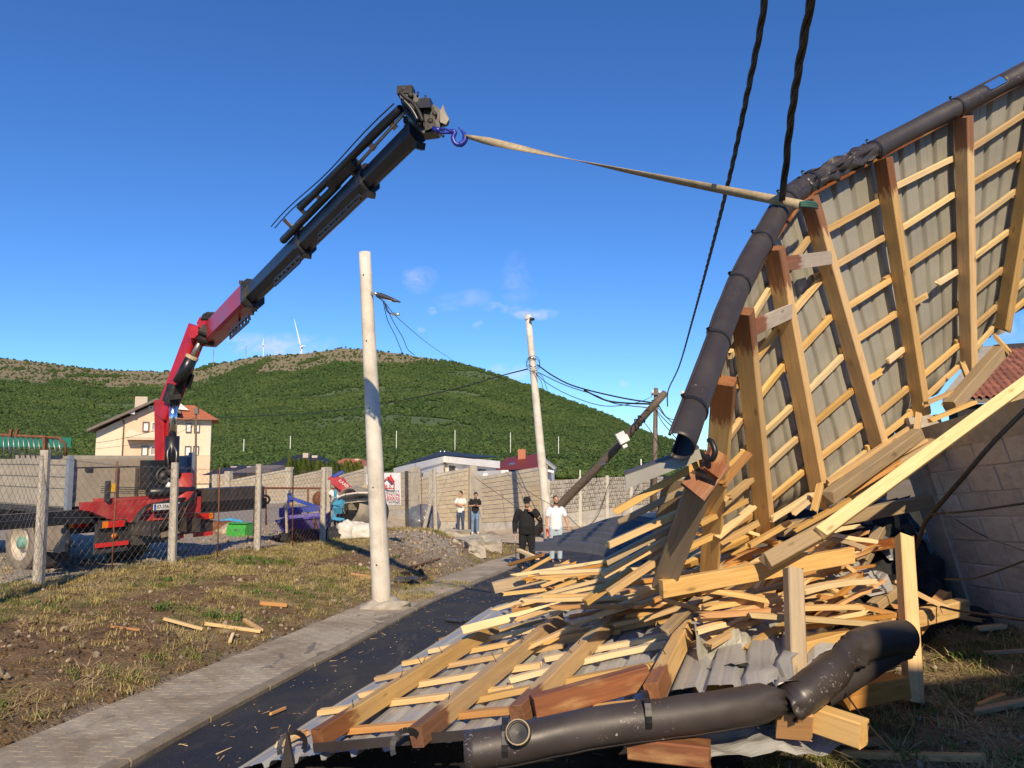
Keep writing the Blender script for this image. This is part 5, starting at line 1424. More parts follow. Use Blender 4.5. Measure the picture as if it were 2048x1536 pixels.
# eaves flashing strip along its front edge and two bent brackets
p, q = onl(628, 1496, .05), onl(935, 1470, .05)
board('eaves_strip', p, q, .012, .055, M['gutter'], fl, up=up_l, jag=.004)
for (u, v, s) in ((590, 1482, 1.0), (815, 1480, 1.0)):
    c = onl(u, v, .08); m_ = MB(); pts = [c + Vector((math.cos(R(a)) * .07 * s, -.02 - .0004 * a, math.sin(R(a)) * .075 * s)) for a in range(-40, 215, 18)]
    for i in range(len(pts) - 1): m_.bar(pts[i], pts[i + 1], .03, .008, up=(0, 1, 0))
    m_.wbuild('gutter_bracket', M['black_iron'], fl)
m_ = MB(); b_ = onl(572, 1515, .02); m_.add([b_ + Vector((-.03, 0, -.06)), b_ + Vector((.05, 0, -.06)), b_ + Vector((.0, .0, .15)), b_ + Vector((-.03, .03, -.06)), b_ + Vector((.05, .03, -.06)), b_ + Vector((.01, .03, .13))], [(0, 1, 2), (5, 4, 3), (0, 3, 4, 1), (1, 4, 5, 2), (2, 5, 3, 0)])
m_.wbuild('torn_flashing', M['gutter'], fl)

# block beam across the rafter ends, front
tag(board('stained_beam', onl(1068, 1415, .11), onl(1296, 1352, .11), .095, .125, M['stained'], None, up=up_l, jag=.008), 'dark red stained beam lying across two rafter ends', 'beam')

# fallen gutter in front
def pipe_gutter(name, pts, r, label, mat_='gutter', arc=236, roll=(0, -.75, .65), crush=(), parent=None, solid=True):
    P = catmull(pts, 10); mb = MB(); na_ = 18
    rr_ = Vector(roll).normalized()
    for j, c in enumerate(P):
        t = (P[min(j + 1, len(P) - 1)] - P[max(j - 1, 0)]).normalized(); a = (rr_ - t * rr_.dot(t)).normalized(); b = t.cross(a)
        k = 0
        for (cj, w_) in crush: k = max(k, 1 - abs(j / (len(P) - 1) - cj) / w_)
        for i in range(na_ + 1):
            an = R(-arc / 2 + arc * i / na_); q = r * (1 - .35 * k * (.5 + 1.2 * noise.noise(Vector((j * .6, an * 2, 1)))))
            p = c + (a * math.cos(an) * q + b * math.sin(an) * q)
            p += Vector((noise.noise(p * 9), noise.noise(p * 9 + Vector((5, 0, 0))), noise.noise(p * 9 + Vector((0, 5, 0))))) * (.003 + .035 * k)
            mb.v.append(p)
    for j in range(len(P) - 1):
        for i in range(na_): mb.f.append([j * (na_ + 1) + i, j * (na_ + 1) + i + 1, (j + 1) * (na_ + 1) + i + 1, (j + 1) * (na_ + 1) + i]); mb.m.append(0); mb.sm.append(True)
    for e in (0, na_): bd_ = MB().tube([mb.v[j * (na_ + 1) + e] for j in range(len(P))], .008, 6); mb.add(bd_.v, bd_.f, 0, True)
    o = mb.wbuild(name, M[mat_], parent, fixn=False)
    if solid: so = o.modifiers.new('thickness', 'SOLIDIFY'); so.thickness = .004
    return o
fg = thing('fallen_gutter', at(1250, 1490, 4.0), 'long dark brown gutter fallen across the front of the wreck', 'gutter')
pipe_gutter('channel', [at(934, 1503, 3.95), at(1050, 1482, 3.98), at(1200, 1452, 4.0), at(1400, 1425, 4.05), at(1556, 1400, 4.15)], .098, '', parent=fg, crush=((1.0, .08),))
pipe_gutter('bent_channel', [at(1572, 1412, 4.12), at(1612, 1385, 4.15), at(1660, 1345, 4.25), at(1705, 1300, 4.4), at(1745, 1285, 4.5), at(1812, 1272, 4.6)], .10, '', 'gutter_torn', parent=fg, crush=((0, .12), (.55, .14)))
pipe_gutter('folded_channel', [at(1640, 1392, 4.3), at(1700, 1355, 4.4), at(1760, 1318, 4.55), at(1810, 1288, 4.65)], .075, '', 'gutter', parent=fg, crush=((1.0, .2),), roll=(.3, -.8, .3))
# outlet ring and end cap
c = at(1037, 1466, 3.86); n_ = Vector((-.15, -.85, .5)).normalized()
MB().lathe(c - n_ * .05, n_, [(.060, 0), (.060, .065), (.050, .07), (.050, .0)], 20).wbuild('outlet_ring', M['gutter'], fg)
MB().lathe(c - n_ * .03, n_, [(.049, .03), (.0, .025)], 16).wbuild('outlet_hole', M['ink'], fg)
MB().lathe(c - n_ * .03, n_, [(.063, .05), (.063, .06), (.057, .06)], 20).wbuild('outlet_seal', M['strap'], fg)
c = at(932, 1504, 3.95); MB().lathe(c, Vector((-1, .02, -.1)), [(.106, -.05), (.106, .0), (.0, .01)], 22).wbuild('end_cap', M['gutter_torn'], fg)
for u, v, Y in ((1290, 1420, 4.02), (1010, 1475, 3.98)):
    c = at(u, v, Y); m_ = MB(); pts = [c + Vector((.0, -math.cos(R(a)) * .11, math.sin(R(a)) * .115 - .02)) for a in range(-20, 130, 16)]
    for i in range(len(pts) - 1): m_.bar(pts[i], pts[i + 1], .034, .007, up=pts[i] - c)
    m_.wbuild('gutter_bracket', M['black_iron'], fg)

# ---------------------------------------------------------------- dark ribbed sheets behind, top side up
def dark_sheet(name, corners, label, ribs=6, sag=.12):
    a, b, c, d = [at(*q) for q in corners]; nc, nr = 50, 200; mb = MB()
    for j in range(nr + 1):
        for i in range(nc + 1):
            s, t = i / nc, j / nr; p = a.lerp(b, s).lerp(d.lerp(c, s), t)
            q = (t * ribs) % 1.0; rb = 1 if .32 < q < .52 else (q - .28) / .04 if .28 < q <= .32 else (.56 - q) / .04 if .52 <= q < .56 else 0
            z = .085 * rb + sag * math.sin(s * math.pi * .9) + .03 * noise.noise(p * 1.5) - .25 * max(0, s - .8) ** 1.5
            mb.v.append(p + Vector((0, 0, z)))
    for j in range(nr):
        for i in range(nc): mb.f.append([j * (nc + 1) + i, j * (nc + 1) + i + 1, (j + 1) * (nc + 1) + i + 1, (j + 1) * (nc + 1) + i]); mb.m.append(0); mb.sm.append(True)
    o = mb.wbuild(name, M['anthracite'], fixn=False); so = o.modifiers.new('thickness', 'SOLIDIFY'); so.thickness = .004
    return tag(o, label, 'roof sheet')
dark_sheet('roof_sheet', [(1062, 1104, 9.0), (1285, 1150, 7.6), (1335, 1058, 8.4), (1172, 1064, 9.4)], 'dark ribbed roof sheet bent over the pile in front of the two older men')
dark_sheet('roof_sheet', [(1225, 1062, 11.0), (1350, 1068, 9.0), (1360, 1028, 12.0), (1262, 1040, 14)], 'dark ribbed roof sheet lying flat behind the sprung battens', 4, .05)
# ---------------------------------------------------------------- loose timber
def loose(name, a, b, wd, ht, mt, label, cat, group=None, up=(0, 0, 1), **kw):
    o = board(name, at(*a), at(*b), wd, ht, M[mt], None, up=up, **kw); return tag(o, label, cat, group)
F_ = (0, -.8, .6)
WN = dict(pine='yellow', orange='orange', pale='pale', grey='weathered', stained='dark stained')
loose('plank', (1640, 1066, 4.95), (2075, 747, 5.6), .088, .05, 'pale', 'long pale plank slanting up to the right in front of the concrete pillar', 'plank', up=F_)
loose('beam', (1532, 1124, 4.85), (1656, 1056, 5.05), .105, .07, 'grey', 'short weathered beam end overlapping the long slanting plank', 'beam', up=F_)
loose('plank', (1322, 1178, 4.75), (1704, 1110, 5.3), .06, .11, 'pine', 'long broad plank lying almost level across the middle of the pile', 'plank', jag2=.03)
loose('post', (1586, 1136, 4.75), (1594, 1362, 4.55), .10, .10, 'grey', 'upright weathered post standing in front of the pile, left', 'post', up=(0, -1, 0))
loose('post', (1808, 1072, 5.4), (1828, 1404, 5.05), .10, .10, 'pine', 'upright post standing at the right edge of the pile', 'post', up=(0, -1, 0))
loose('beam', (1478, 1332, 4.8), (1700, 1276, 5.0), .10, .12, 'pine', 'thick yellow beam behind the bent gutter', 'beam')
loose('beam', (1770, 1250, 5.3), (1925, 1213, 5.9), .10, .12, 'pine', 'thick beam end in the shade below the block wall', 'beam')
loose('beam', (1398, 1372, 4.6), (1500, 1338, 4.8), .12, .10, 'pine', 'beam under the crumpled sheet edge', 'beam')
loose('plank', (926, 1261, 6.3), (1290, 1168, 6.9), .022, .078, 'pale', 'long tapered pale plank across the lying rafters', 'plank', up=(.1, .75, .65), jag2=.04)
loose('beam', (993, 1174, 8.6), (1130, 1142, 8.7), .10, .13, 'grey', 'pointed weathered beam at the left tip of the pile', 'beam', jag=.06)
loose('beam', (1122, 1137, 8.0), (1240, 1150, 7.0), .16, .10, 'pine', 'beam under the front edge of the dark ribbed sheet', 'beam')
loose('beam', (1614, 1284, 5.2), (1722, 1163, 6.6), .13, .06, 'grey', 'grey beam sloping away into the dark gap', 'beam')
loose('beam', (1685, 1392, 4.5), (1800, 1370, 4.7), .14, .13, 'orange', 'stubby orange beam offcut below the folded gutter', 'beam', jag=.02)
loose('beam', (1620, 1432, 4.25), (1728, 1468, 4.05), .12, .14, 'pine', 'stubby beam offcut in the foreground grass', 'beam', jag=.006)
loose('beam', (1256, 1490, 4.1), (1420, 1508, 3.98), .13, .11, 'stained', 'red stained beam offcut below the fallen gutter', 'beam', jag=.01)
loose('board', (1555, 1450, 4.2), (1624, 1456, 4.15), .02, .19, 'orange', 'square orange board scrap below the fallen gutter', 'board', up=(0, -.5, .8))
loose('beam', (1900, 815, 6.8), (2004, 698, 7.2), .12, .12, 'grey', 'beam sloping up beside the clay tile roof', 'beam')
loose('beam', (1655, 996, 5.9), (1835, 868, 6.6), .11, .10, 'grey', 'weathered beam along the foot of the standing roof', 'beam')
loose('beam', (1700, 990, 6.4), (2060, 782, 6.9), .12, .14, 'grey', 'shaded beam behind the long slanting plank', 'beam')
loose('beam', (1560, 1060, 6.6), (1860, 1002, 7.0), .10, .12, 'grey', 'weathered beam in the gap left of the concrete pillar', 'beam')
pile = [  # (a, b, width, height, wood)
 ((1019,1129,8.8),(1086,1110,8.2)), ((1033,1153,8.4),(1100,1116,8.2)), ((1057,1162,8.2),(1136,1124,8.0)), ((1066,1161,8.1),(1150,1127,7.9)), ((1095,1164,7.9),(1167,1130,7.8)),
 ((1153,1157,7.4),(1216,1134,7.3)), ((1037,1100,9.2),(1074,1116,8.8)), ((1007,1188,7.9),(1090,1179,7.8)), ((1085,1172,7.8),(1178,1136,7.6)), ((1110,1176,7.5),(1200,1142,7.4))]
pile.sort(key=lambda q: q[0][0])
for k, (a, b) in enumerate(pile):
    loose('batten', a, b, .048, .036, ('pine', 'orange', 'pine', 'pale')[k % 4], 'broken batten, %s from the left in the fan beneath the dark ribbed sheet' % ORD[k], 'batten', 'battens fanned out at the left tip of the pile', jag=.03)
mid = [((1400,1178,4.95),(1530,1200,4.9),'pine'), ((1411,1215,4.9),(1552,1188,5.1),'pine'), ((1400,1240,4.85),(1560,1197,5.0),'pine'), ((1402,1230,4.8),(1556,1218,4.95),'orange'), ((1396,1262,4.8),(1448,1248,4.85),'pale'),
 ((1598,1184,4.85),(1742,1162,5.1),'pale'), ((1504,1230,4.8),(1810,1254,5.0),'pale'), ((1603,1216,5.0),(1720,1214,5.2),'pine'), ((1641,1193,5.4),(1810,1234,5.3),'orange'), ((1662,1177,5.5),(1720,1218,5.3),'pine'),
 ((1796,1165,5.5),(1890,1214,5.4),'pine'), ((1398,1354,4.6),(1504,1340,4.7),'pale'), ((1453,1188,5.0),(1514,1156,5.2),'pale'), ((1598,1166,5.2),(1645,1152,5.4),'pine'), ((1641,1141,5.4),(1688,1130,5.5),'pine'),
 ((1499,1300,4.85),(1576,1250,5.1),'pine'), ((1697,1378,4.7),(1785,1328,4.9),'pine'), ((1330,1262,4.8),(1395,1200,5.4),'grey'), ((1420,1290,4.8),(1520,1236,5.2),'pine'), ((1440,1150,5.6),(1560,1120,5.8),'pine'),
 ((1420,1130,5.9),(1540,1096,6.2),'orange'), ((1430,1112,6.2),(1600,1090,6.2),'stained'), ((1550,1088,6.0),(1734,1080,6.2),'pine'), ((1660,1068,5.8),(1742,1082,5.9),'pale'), ((1620,1072,5.9),(1730,1096,5.8),'grey')]
mid.sort(key=lambda q: q[0][0])
for k, (a, b, mt) in enumerate(mid):
    loose('batten', a, b, .058 if k % 3 else .075, .032, mt, WN[mt] + ' broken batten, %s from the left in the middle of the timber pile' % ORD[k], 'batten', 'battens jumbled in the pile', jag=.04, warp=random.uniform(-.01, .02))
upr = [((1853,806,6.8),(1936,771,7.0),'pine'), ((1860,841,6.6),(1946,806,6.8),'pine'), ((1969,827,6.4),(2018,852,6.2),'pine'), ((2022,788,6.3),(2032,838,6.2),'pine'), ((1656,964,6.2),(1826,852,6.8),'pine'), ((1586,1027,5.7),(1615,1003,5.75),'pale'),
 ((1544,1038,5.9),(1622,989,6.1),'pale'), ((1628,1022,5.8),(1640,971,5.9),'pine'), ((1396,1049,5.1),(1489,1003,5.3),'pine'), ((1438,1071,5.3),(1506,1013,5.5),'pale'), ((1438,1087,5.4),(1518,1045,5.6),'pine'), ((1375,1095,5.0),(1424,1073,5.1),'pine'),
 ((1445,968,4.9),(1496,908,5.1),'orange'), ((1456,996,5.0),(1499,961,5.2),'pine'), ((1832,872,6.6),(1838,828,6.7),'pine'), ((1990,672,7.2),(2020,706,7.1),'pine'), ((1760,930,6.4),(1850,880,6.6),'pine'), ((1700,985,6.2),(1800,925,6.4),'orange'),
 ((1925,728,7.2),(1938,760,7.1),'pine'), ((1590,1060,5.8),(1700,1000,6.0),'pine'), ((1500,1090,5.7),(1580,1045,5.9),'pine')]
upr.sort(key=lambda q: q[0][0])
for k, (a, b, mt) in enumerate(upr):
    loose('batten', a, b, .052, .034, mt, WN[mt] + ' splintered batten, %s from the left along the foot of the standing roof' % ORD[k], 'batten', 'battens along the foot of the standing roof', jag=.03)
# filler under the heap: broken timber lying at all angles between the two roof sections
rnd = random.Random(21)
bur = []
for k in range(64):
    x = rnd.uniform(1.3, 3.7); y = rnd.uniform(6.3, 9.2); z = H(x, y) + rnd.uniform(.06, .62) * (1 - .5 * max(0, x - 2) / 1.7)
    if k >= 46: x = rnd.uniform(.55, 1.9); y = rnd.uniform(7.9, 9.3); z = H(x, y) + (k - 45) * .048
    a = rnd.gauss(.45, .55); L = rnd.uniform(.5, 1.5); d = Vector((math.cos(a), math.sin(a) * .9, rnd.uniform(-.22, .25))) * L / 2
    c = Vector((x, y, z)); big = rnd.random() < .2
    o = board('broken_timber', c - d, c + d, .10 if big else .055, .10 if big else .035, M[rnd.choice(['pine', 'pine', 'orange', 'grey', 'pale'])], None, jag=.04)
    bur.append((x / y, o))
for k, (_, o) in enumerate(sorted(bur, key=lambda q: q[0])): tag(o, 'broken timber buried low in the heap beneath the standing roof, %s from the left' % nth(k + 1), 'timber', 'timber buried in the heap')
# long thin battens tangled over the middle of the heap
rnd = random.Random(5)
tang = []
for k in range(70):
    u = rnd.uniform(1360, 1690); v = rnd.uniform(1080 if u > 1420 else 1130, 1170 if u < 1420 else 1265) - (u - 1400) * .06; Y = lerp(6.6, 4.95, (v - 1050) / 220) + rnd.uniform(-.15, .25)
    a = rnd.gauss(R(20), R(16)) if rnd.random() < .85 else rnd.gauss(R(-25), R(15)); L = rnd.uniform(.45, 1.25); c = at(u, v, Y)
    d = Vector((math.cos(a) * .9, rnd.uniform(-.1, .5), math.sin(a) * .55)).normalized() * L / 2; tang.append((u, c - d, c + d, rnd.choice(['pine', 'pale', 'pine', 'orange', 'grey'])))
for k in range(44):
    u = rnd.uniform(1150, 1560); v = rnd.uniform(1118, 1215); Y = lerp(7.6, 5.6, (v - 1110) / 110) + rnd.uniform(-.1, .2)
    a = rnd.gauss(R(14), R(9)); L = rnd.uniform(.8, 1.7); c = at(u, v, Y); d = Vector((math.cos(a), rnd.uniform(.0, .35), math.sin(a) * .5)).normalized() * L / 2
    tang.append((u, c - d, c + d, rnd.choice(['pine', 'pale', 'pine', 'orange', 'pale'])))
tang.sort(key=lambda q: q[1].x / q[1].y)
for k, (u, p, q, mt) in enumerate(tang):
    tag(board('thin_batten', p, q, rnd.uniform(.038, .06), rnd.uniform(.022, .034), M[mt], None, jag=.05, warp=rnd.uniform(-.02, .03), taper=rnd.choice([1, 1, .75])), WN[mt] + ' thin broken batten tangled over the heap, %s from the left' % nth(k + 1), 'batten', 'thin battens tangled over the heap')
# crumpled pieces in the heap
def crumple(name, c, d, label, mt, cat, amp=.18, rz=0, n=14, tilt=(0, 0)):
    mb = MB(); sd_ = random.random() * 50
    for j in range(n + 1):
        for i in range(n + 1):
            x, y = (i / n - .5) * d[0], (j / n - .5) * d[1]; q = Vector((x * 4, y * 4, sd_))
            mb.v.append(Vector((x + .05 * noise.noise(q * 1.3), y + .05 * noise.noise(q * 1.1 + Vector((7, 0, 0))), amp * noise.noise(q) + amp * .5 * noise.noise(q * 2.7))))
    for j in range(n):
        for i in range(n): mb.f.append([j * (n + 1) + i, j * (n + 1) + i + 1, (j + 1) * (n + 1) + i + 1, (j + 1) * (n + 1) + i]); mb.m.append(0); mb.sm.append(False)
    Mx = Matrix.Translation(c) @ Matrix.Rotation(rz, 4, 'Z') @ Matrix.Rotation(tilt[0], 4, 'X') @ Matrix.Rotation(tilt[1], 4, 'Y')
    o = mb.build(name, M[mt], None, Mx, fixn=False); so = o.modifiers.new('thickness', 'SOLIDIFY'); so.thickness = .003
    return tag(o, label, cat)
crumple('metal_scrap', at(1480, 1310, 4.75), (.50, .40), 'crumpled grey metal sheet torn at the edge of the lying roof', 'sheet', 'metal scrap', .16, .4, tilt=(.5, .1))
crumple('metal_scrap', at(1530, 1476, 4.35), (.8, .28), 'crumpled grey sheet sticking out beneath the fallen gutter', 'sheet_lie', 'metal scrap', .08, .1, tilt=(.2, 0))
crumple('metal_scrap', at(1530, 1270, 5.1), (.75, .9), 'bent grey ribbed sheet in the middle of the pile', 'sheet_lie', 'metal scrap', .10, .5, tilt=(.35, -.3))
crumple('plastic_film', at(1760, 1045, 7.2), (.45, .8), 'pale torn plastic film hanging in the dark gap by the pillar', 'film', 'film', .16, .3, tilt=(1.2, .2))
crumple('plastic_film', at(1830, 1075, 7.4), (.55, .4), 'crumpled plastic film lying beside the pillar foot', 'film', 'film', .16, .9, tilt=(.4, .2))
crumple('metal_scrap', at(1600, 1150, 6.2), (1.2, .7), 'grey sheet buried behind the level plank', 'sheet_lie', 'metal scrap', .12, .2, tilt=(.5, -.2))
for k, (u, v, Y, d, t_, lbl) in enumerate([(1700, 1120, 6.9, (1.5, 1.0), (1.0, .15), 'large black sheet added to darken the gap, left'), (1790, 1190, 6.7, (1.3, 1.0), (.75, -.2), 'black crumpled sheet added as shade behind the right upright post'), (1850, 1105, 7.5, (1.2, 1.2), (1.15, .1), 'black sheet added as shade against the pillar foot'),
        (1640, 1230, 6.2, (1.2, .8), (.6, .2), 'black sheet added as shade under the jumbled battens'), (1730, 1040, 8.2, (2.2, 1.6), (1.35, 0), 'tall dark sheet added as shade at the back of the gap')]):
    crumple('black_sheet', at(u, v, Y), d, lbl, 'dark_matt', 'membrane', .2, .3 * k, tilt=t_)  # black sheets added to stand for the deep shade in the gap
for k, (a, b, mt, lbl) in enumerate([((1690, 1190, 6.2), (1760, 1060, 7.0), 'grey', 'leaning beam added to darken the gap, left'), ((1740, 1150, 6.4), (1850, 1230, 6.2), 'stained', 'dark stained beam added to darken the gap, falling to the right'), ((1700, 1250, 5.6), (1790, 1180, 6.2), 'grey', 'weathered plank added to darken the gap behind the bent gutter'), ((1640, 1110, 6.4), (1790, 1085, 6.8), 'stained', 'stained level beam added to darken the back of the gap'), ((1780, 1010, 7.4), (1800, 1110, 7.2), 'grey', 'short stud added to darken the gap by the pillar'), ((1830, 1260, 5.7), (1890, 1190, 6.2), 'orange', 'orange plank propped against the wall foot')]):
    loose('beam', a, b, .09, .08, mt, lbl, 'beam', jag=.03)  # mostly dark timbers added to deepen the shade of the gap
crumple('black_sheet', at(1500, 1390, 4.7), (.6, .35), 'black crumpled roofing membrane under the yellow beam', 'black_iron', 'membrane', .12, .2, tilt=(.3, 0))
# foreground offcuts, each told apart by place
offs = [((1727,1500,0),(1769,1500,0),.055,.045,'orange','short orange batten offcut in the lower right foreground'), ((1687,1524,0),(1972,1536,0),.055,.04,'pine','long batten lying along the bottom right edge'),
 ((1647,1490,0),(1694,1496,0),.06,.02,'pale','pale splinter below the stubby beam offcut'), ((1952,1436,0),(2060,1418,0),.08,.03,'grey','grey board end in the shaded grass at far right'), ((1958,1428,0),(2012,1405,0),.035,.03,'orange','thin stick leaning on the grey board end'),
 ((1955,1268,0),(2010,1262,0),.08,.03,'pale','pale board scrap at the foot of the block wall'), ((1970,1318,0),(2060,1316,0),.035,.025,'grey','thin stick in the grass below the block wall'), ((1748,1418,0),(1783,1412,0),.03,.02,'pale','small pale splinter right of the stubby beam'),
 ((222,1260,0),(278,1268,0),.03,.025,'orange','thin stick lying on the bank, leftmost'), ((328,1244,0),(404,1266,0),.045,.03,'pale','pale batten lying on the stony bank'), ((410,1255,0),(520,1270,0),.05,.035,'pine','orange batten lying on the bank beside a short stub'),
 ((488,1248,0),(522,1268,0),.05,.035,'pine','short batten stub crossing the orange batten on the bank'), ((520,1212,0),(572,1216,0),.12,.05,'orange','thick orange timber offcut on the bank'), ((460,1290,0),(466,1274,0),.035,.03,'pale','tiny pale chip on the bank near the pavement'),
 ((702,1152,0),(752,1160,0),.05,.04,'orange','orange splinter lying left of the concrete pole'), ((715,1160,0),(750,1162,0),.04,.03,'orange','second splinter tucked behind the concrete pole'), ((880,1120,0),(815,1140,0),.03,.03,'stained','dark stick lying behind the concrete pole'),
 ((540,1438,0),(570,1424,0),.02,.02,'orange','thin splinter on the asphalt'), ((880,1286,0),(906,1278,0),.04,.03,'orange','small orange chip on the asphalt beside the lying sheet'), ((555,1500,0),(600,1476,0),.04,.035,'pale','pale batten stub on the corner of the lying sheet')]
for a, b, wd, ht, mt, lbl in offs:
    p, q = gp(a[0], a[1]), gp(b[0], b[1]); dz = Vector((0, 0, ht / 2 + .02)); 
    if 'corner of the lying sheet' in lbl: p, q, dz = onl(a[0], a[1]), onl(b[0], b[1]), Vector((0, 0, .03))
    tag(board('offcut', p + dz, q + dz, wd, ht, M[mt], None, jag=.012), lbl, 'offcut')
# dark strip of bent gutter on the asphalt
p = gp(893, 1244); m_ = MB(); pts = catmull([p + Vector((0, 0, .03)), gp(925, 1248) + Vector((0, 0, .04)), gp(958, 1240) + Vector((0, 0, .06)), gp(985, 1230) + Vector((0, 0, .03))], 5)
for i in range(len(pts) - 1): m_.bar(pts[i], pts[i + 1], .10 - .004 * i, .02)
tag(m_.wbuild('flashing_strip', M['gutter']), 'dark curled flashing strip on the asphalt', 'flashing')

# ---------------------------------------------------------------- block wall at the right
bwv = thing('garden_wall', (4.33, 7, .0), 'grey concrete block wall with pillar leaning at the right edge', 'wall')
def wp(d, h, off=0.0):                        # d along the wall towards the camera, h up it
    y = 7.0 - d; z0 = -.05 + .08 * d
    return Vector((4.32 - .235 * h - off + .02 * d * 0, y + .06 * h, z0 + h * (1.0 + .015 * d)))
hh = .20
m_ = MB(); m_.prism([wp(.15, -.4, -.009), wp(5.2, -.4, -.009), wp(5.2, 1.75, -.009), wp(.15, 1.75, -.009)], (.18, 0, .04)); m_.wbuild('mortar_core', M['mortar'], bwv)
me0 = None
for r in range(-1, 8):
    for c in range(-1, 13):
        d0 = .28 + c * .405 + (.2 if r % 2 else 0); d1 = d0 + .392
        d0 = max(d0, .16); 
        if d1 - d0 < .06 or d1 > 5.2: continue
        h0, h1 = .06 + r * .205, .06 + r * .205 + .193
        a, b, cc, dd = wp(d0, h0), wp(d1, h0), wp(d1, h1), wp(d0, h1)
        ctr = (a + b + cc + dd) / 4; ex, ez = b - a, dd - a; nn_ = ex.cross(ez).normalized()
        if nn_.x > 0: nn_ = -nn_
        ctr += -nn_ * .075 + nn_ * random.uniform(-.004, .005)
        if me0 is None:
            q = MB(); q.add([(x_ * .5, y_ * .5, z_ * .5) for z_ in (-1, 1) for y_ in (-1, 1) for x_ in (-1, 1)], [(0, 2, 3, 1), (4, 5, 7, 6), (0, 1, 5, 4), (2, 6, 7, 3), (0, 4, 6, 2), (1, 3, 7, 5)])
            me0 = bpy.data.meshes.new('block'); me0.from_pydata([tuple(z_) for z_ in q.v], [], q.f); me0.materials.append(M['block']); bm = bmesh.new(); bm.from_mesh(me0); bmesh.ops.bevel(bm, geom=bm.edges[:], offset=.022, segments=1, affect='EDGES'); bm.to_mesh(me0); bm.free()
        Mx = Matrix(((ex.x, nn_.x * .16, ez.x, ctr.x), (ex.y, nn_.y * .16, ez.y, ctr.y), (ex.z, nn_.z * .16, ez.z, ctr.z), (0, 0, 0, 1)))
        put(bpy.data.objects.new('block', me0), Mx, bwv)
m_ = MB(); m_.prism([wp(.14, 1.68, .012), wp(5.25, 1.68, .012), wp(5.25, 1.98, .012), wp(.14, 1.90, .012)], (.20, 0, .04)); m_.wbuild('bond_beam', M['rough_concrete'], bwv)
m_ = MB(); m_.prism([wp(-.16, -.5, .03), wp(.15, -.5, .03), wp(.15, 2.02, .035), wp(-.16, 2.02, .035)], (.30, 0, .03)); m_.wbuild('pillar', M['rough_concrete'], bwv)
# shed with clay tiles behind the wall
sh = thing('tiled_shed', (6.5, 11, .0), 'old shed with brown clay tile roof behind the block wall', 'shed')
a, b, c, d = at(1908, 800, 9.5), at(2130, 790, 9.5), at(2190, 690, 11.2), at(1985, 704, 11.2)
MB().prism([a + Vector((.1, .1, -.06)), b + Vector((0, .1, -.06)), b + Vector((0, .1, -2.2)), a + Vector((.1, .1, -2.2))], (0, .2, 0)).wbuild('wall', M['dark_matt'], sh)
m_ = MB(); m_.prism([a, b, c, d], (0, 0, -.06)); rfs = m_.wbuild('roof', M['roof_edge'], sh)
tme = None
for r in range(11):
    for k in range(15):
        u0, u1, v0, v1 = k / 15, (k + 1.02) / 15, r / 11, (r + 1.25) / 11
        f = lambda s, t: a.lerp(b, s).lerp(d.lerp(c, s), t)
        p0, p1, p3 = f(u0, v0), f(u1, v0), f(u0, v1); ex, ey = p1 - p0, p3 - p0; nz_ = ex.cross(ey).normalized()
        if nz_.z < 0: nz_ = -nz_
        if tme is None:
            q = MB(); pr = [(0, .0), (.12, .25), (.3, .4), (.5, .25), (.62, 0), (.8, -.1), (1, 0)]
            q.add([(x_, 0, z_ + .55) for x_, z_ in pr] + [(x_, 1, z_) for x_, z_ in pr] + [(x_, 0, z_ + .2) for x_, z_ in pr], [(i, i + 1, 8 + i, 7 + i) for i in range(6)] + [(14 + i, 15 + i, 1 + i, i) for i in range(6)])
            tme = bpy.data.meshes.new('roof_tile'); tme.from_pydata([tuple(z_) for z_ in q.v], [], q.f); tme.materials.append(M['clay_tile']); tme.polygons.foreach_set('use_smooth', [True] * 12)
        o_ = p0 + nz_ * (.005 + random.uniform(0, .008)) + ex * random.uniform(-.03, .03)
        Mx = Matrix(((ex.x, ey.x, nz_.x * .06, o_.x), (ex.y, ey.y, nz_.y * .06, o_.y), (ex.z, ey.z, nz_.z * .06, o_.z), (0, 0, 0, 1)))
        put(bpy.data.objects.new('roof_tile', tme), Mx, rfs)
m_ = MB().bar(a.lerp(d, -.02) + Vector((-.05, 0, .03)), d + Vector((-.05, 0, .05)), .16, .10); m_.wbuild('mortar_verge', M['rough_concrete'], rfs)
MB().bar(at(1985, 700, 11.3), at(2200, 686, 11.3), .2, .14).wbuild('ridge', M['roof_dark'], rfs)
ds_ = thing('dark_roof', at(2030, 700, 16), 'dark roof ridge beyond the clay tile shed', 'roof')
m_ = MB(); m_.prism([at(2000, 700, 14), at(2200, 716, 14), at(2200, 690, 17), at(2012, 688, 17)], (0, 0, -.1)); m_.wbuild('slope', M['roof_dark'], ds_)
# cables in front of the wall
cable('fallen_cable', [at(2075, 795, 4.6), at(1990, 880, 4.8), at(1930, 950, 5.0), at(1878, 1010, 5.3), at(1850, 1045, 5.6), at(1836, 1085, 5.9), at(1815, 1130, 6.2), at(1800, 1165, 6.4)], .017, 'thick black cable sagging across the block wall')
cable('fallen_cable', [at(1862, 1028, 5.4), at(1940, 1022, 5.0), at(2060, 1005, 4.6)], .008, 'thin black wire running level across the block wall')
cable('fallen_cable', [at(1884, 1020, 5.2), at(1960, 1068, 5.0), at(2060, 1105, 4.8)], .005, 'fine wire slanting down across the block wall')
cable('fallen_cable', [at(1890, 1158, 5.6), at(1950, 1156, 5.2), at(2060, 1118, 4.7)], .007, 'thin wire sagging low across the block wall')
cable('fallen_cable', [at(1760, 1232, 5.6), at(1850, 1210, 5.5), at(1920, 1222, 5.2), at(2060, 1242, 4.7)], .009, 'black wire lying at the foot of the block wall')
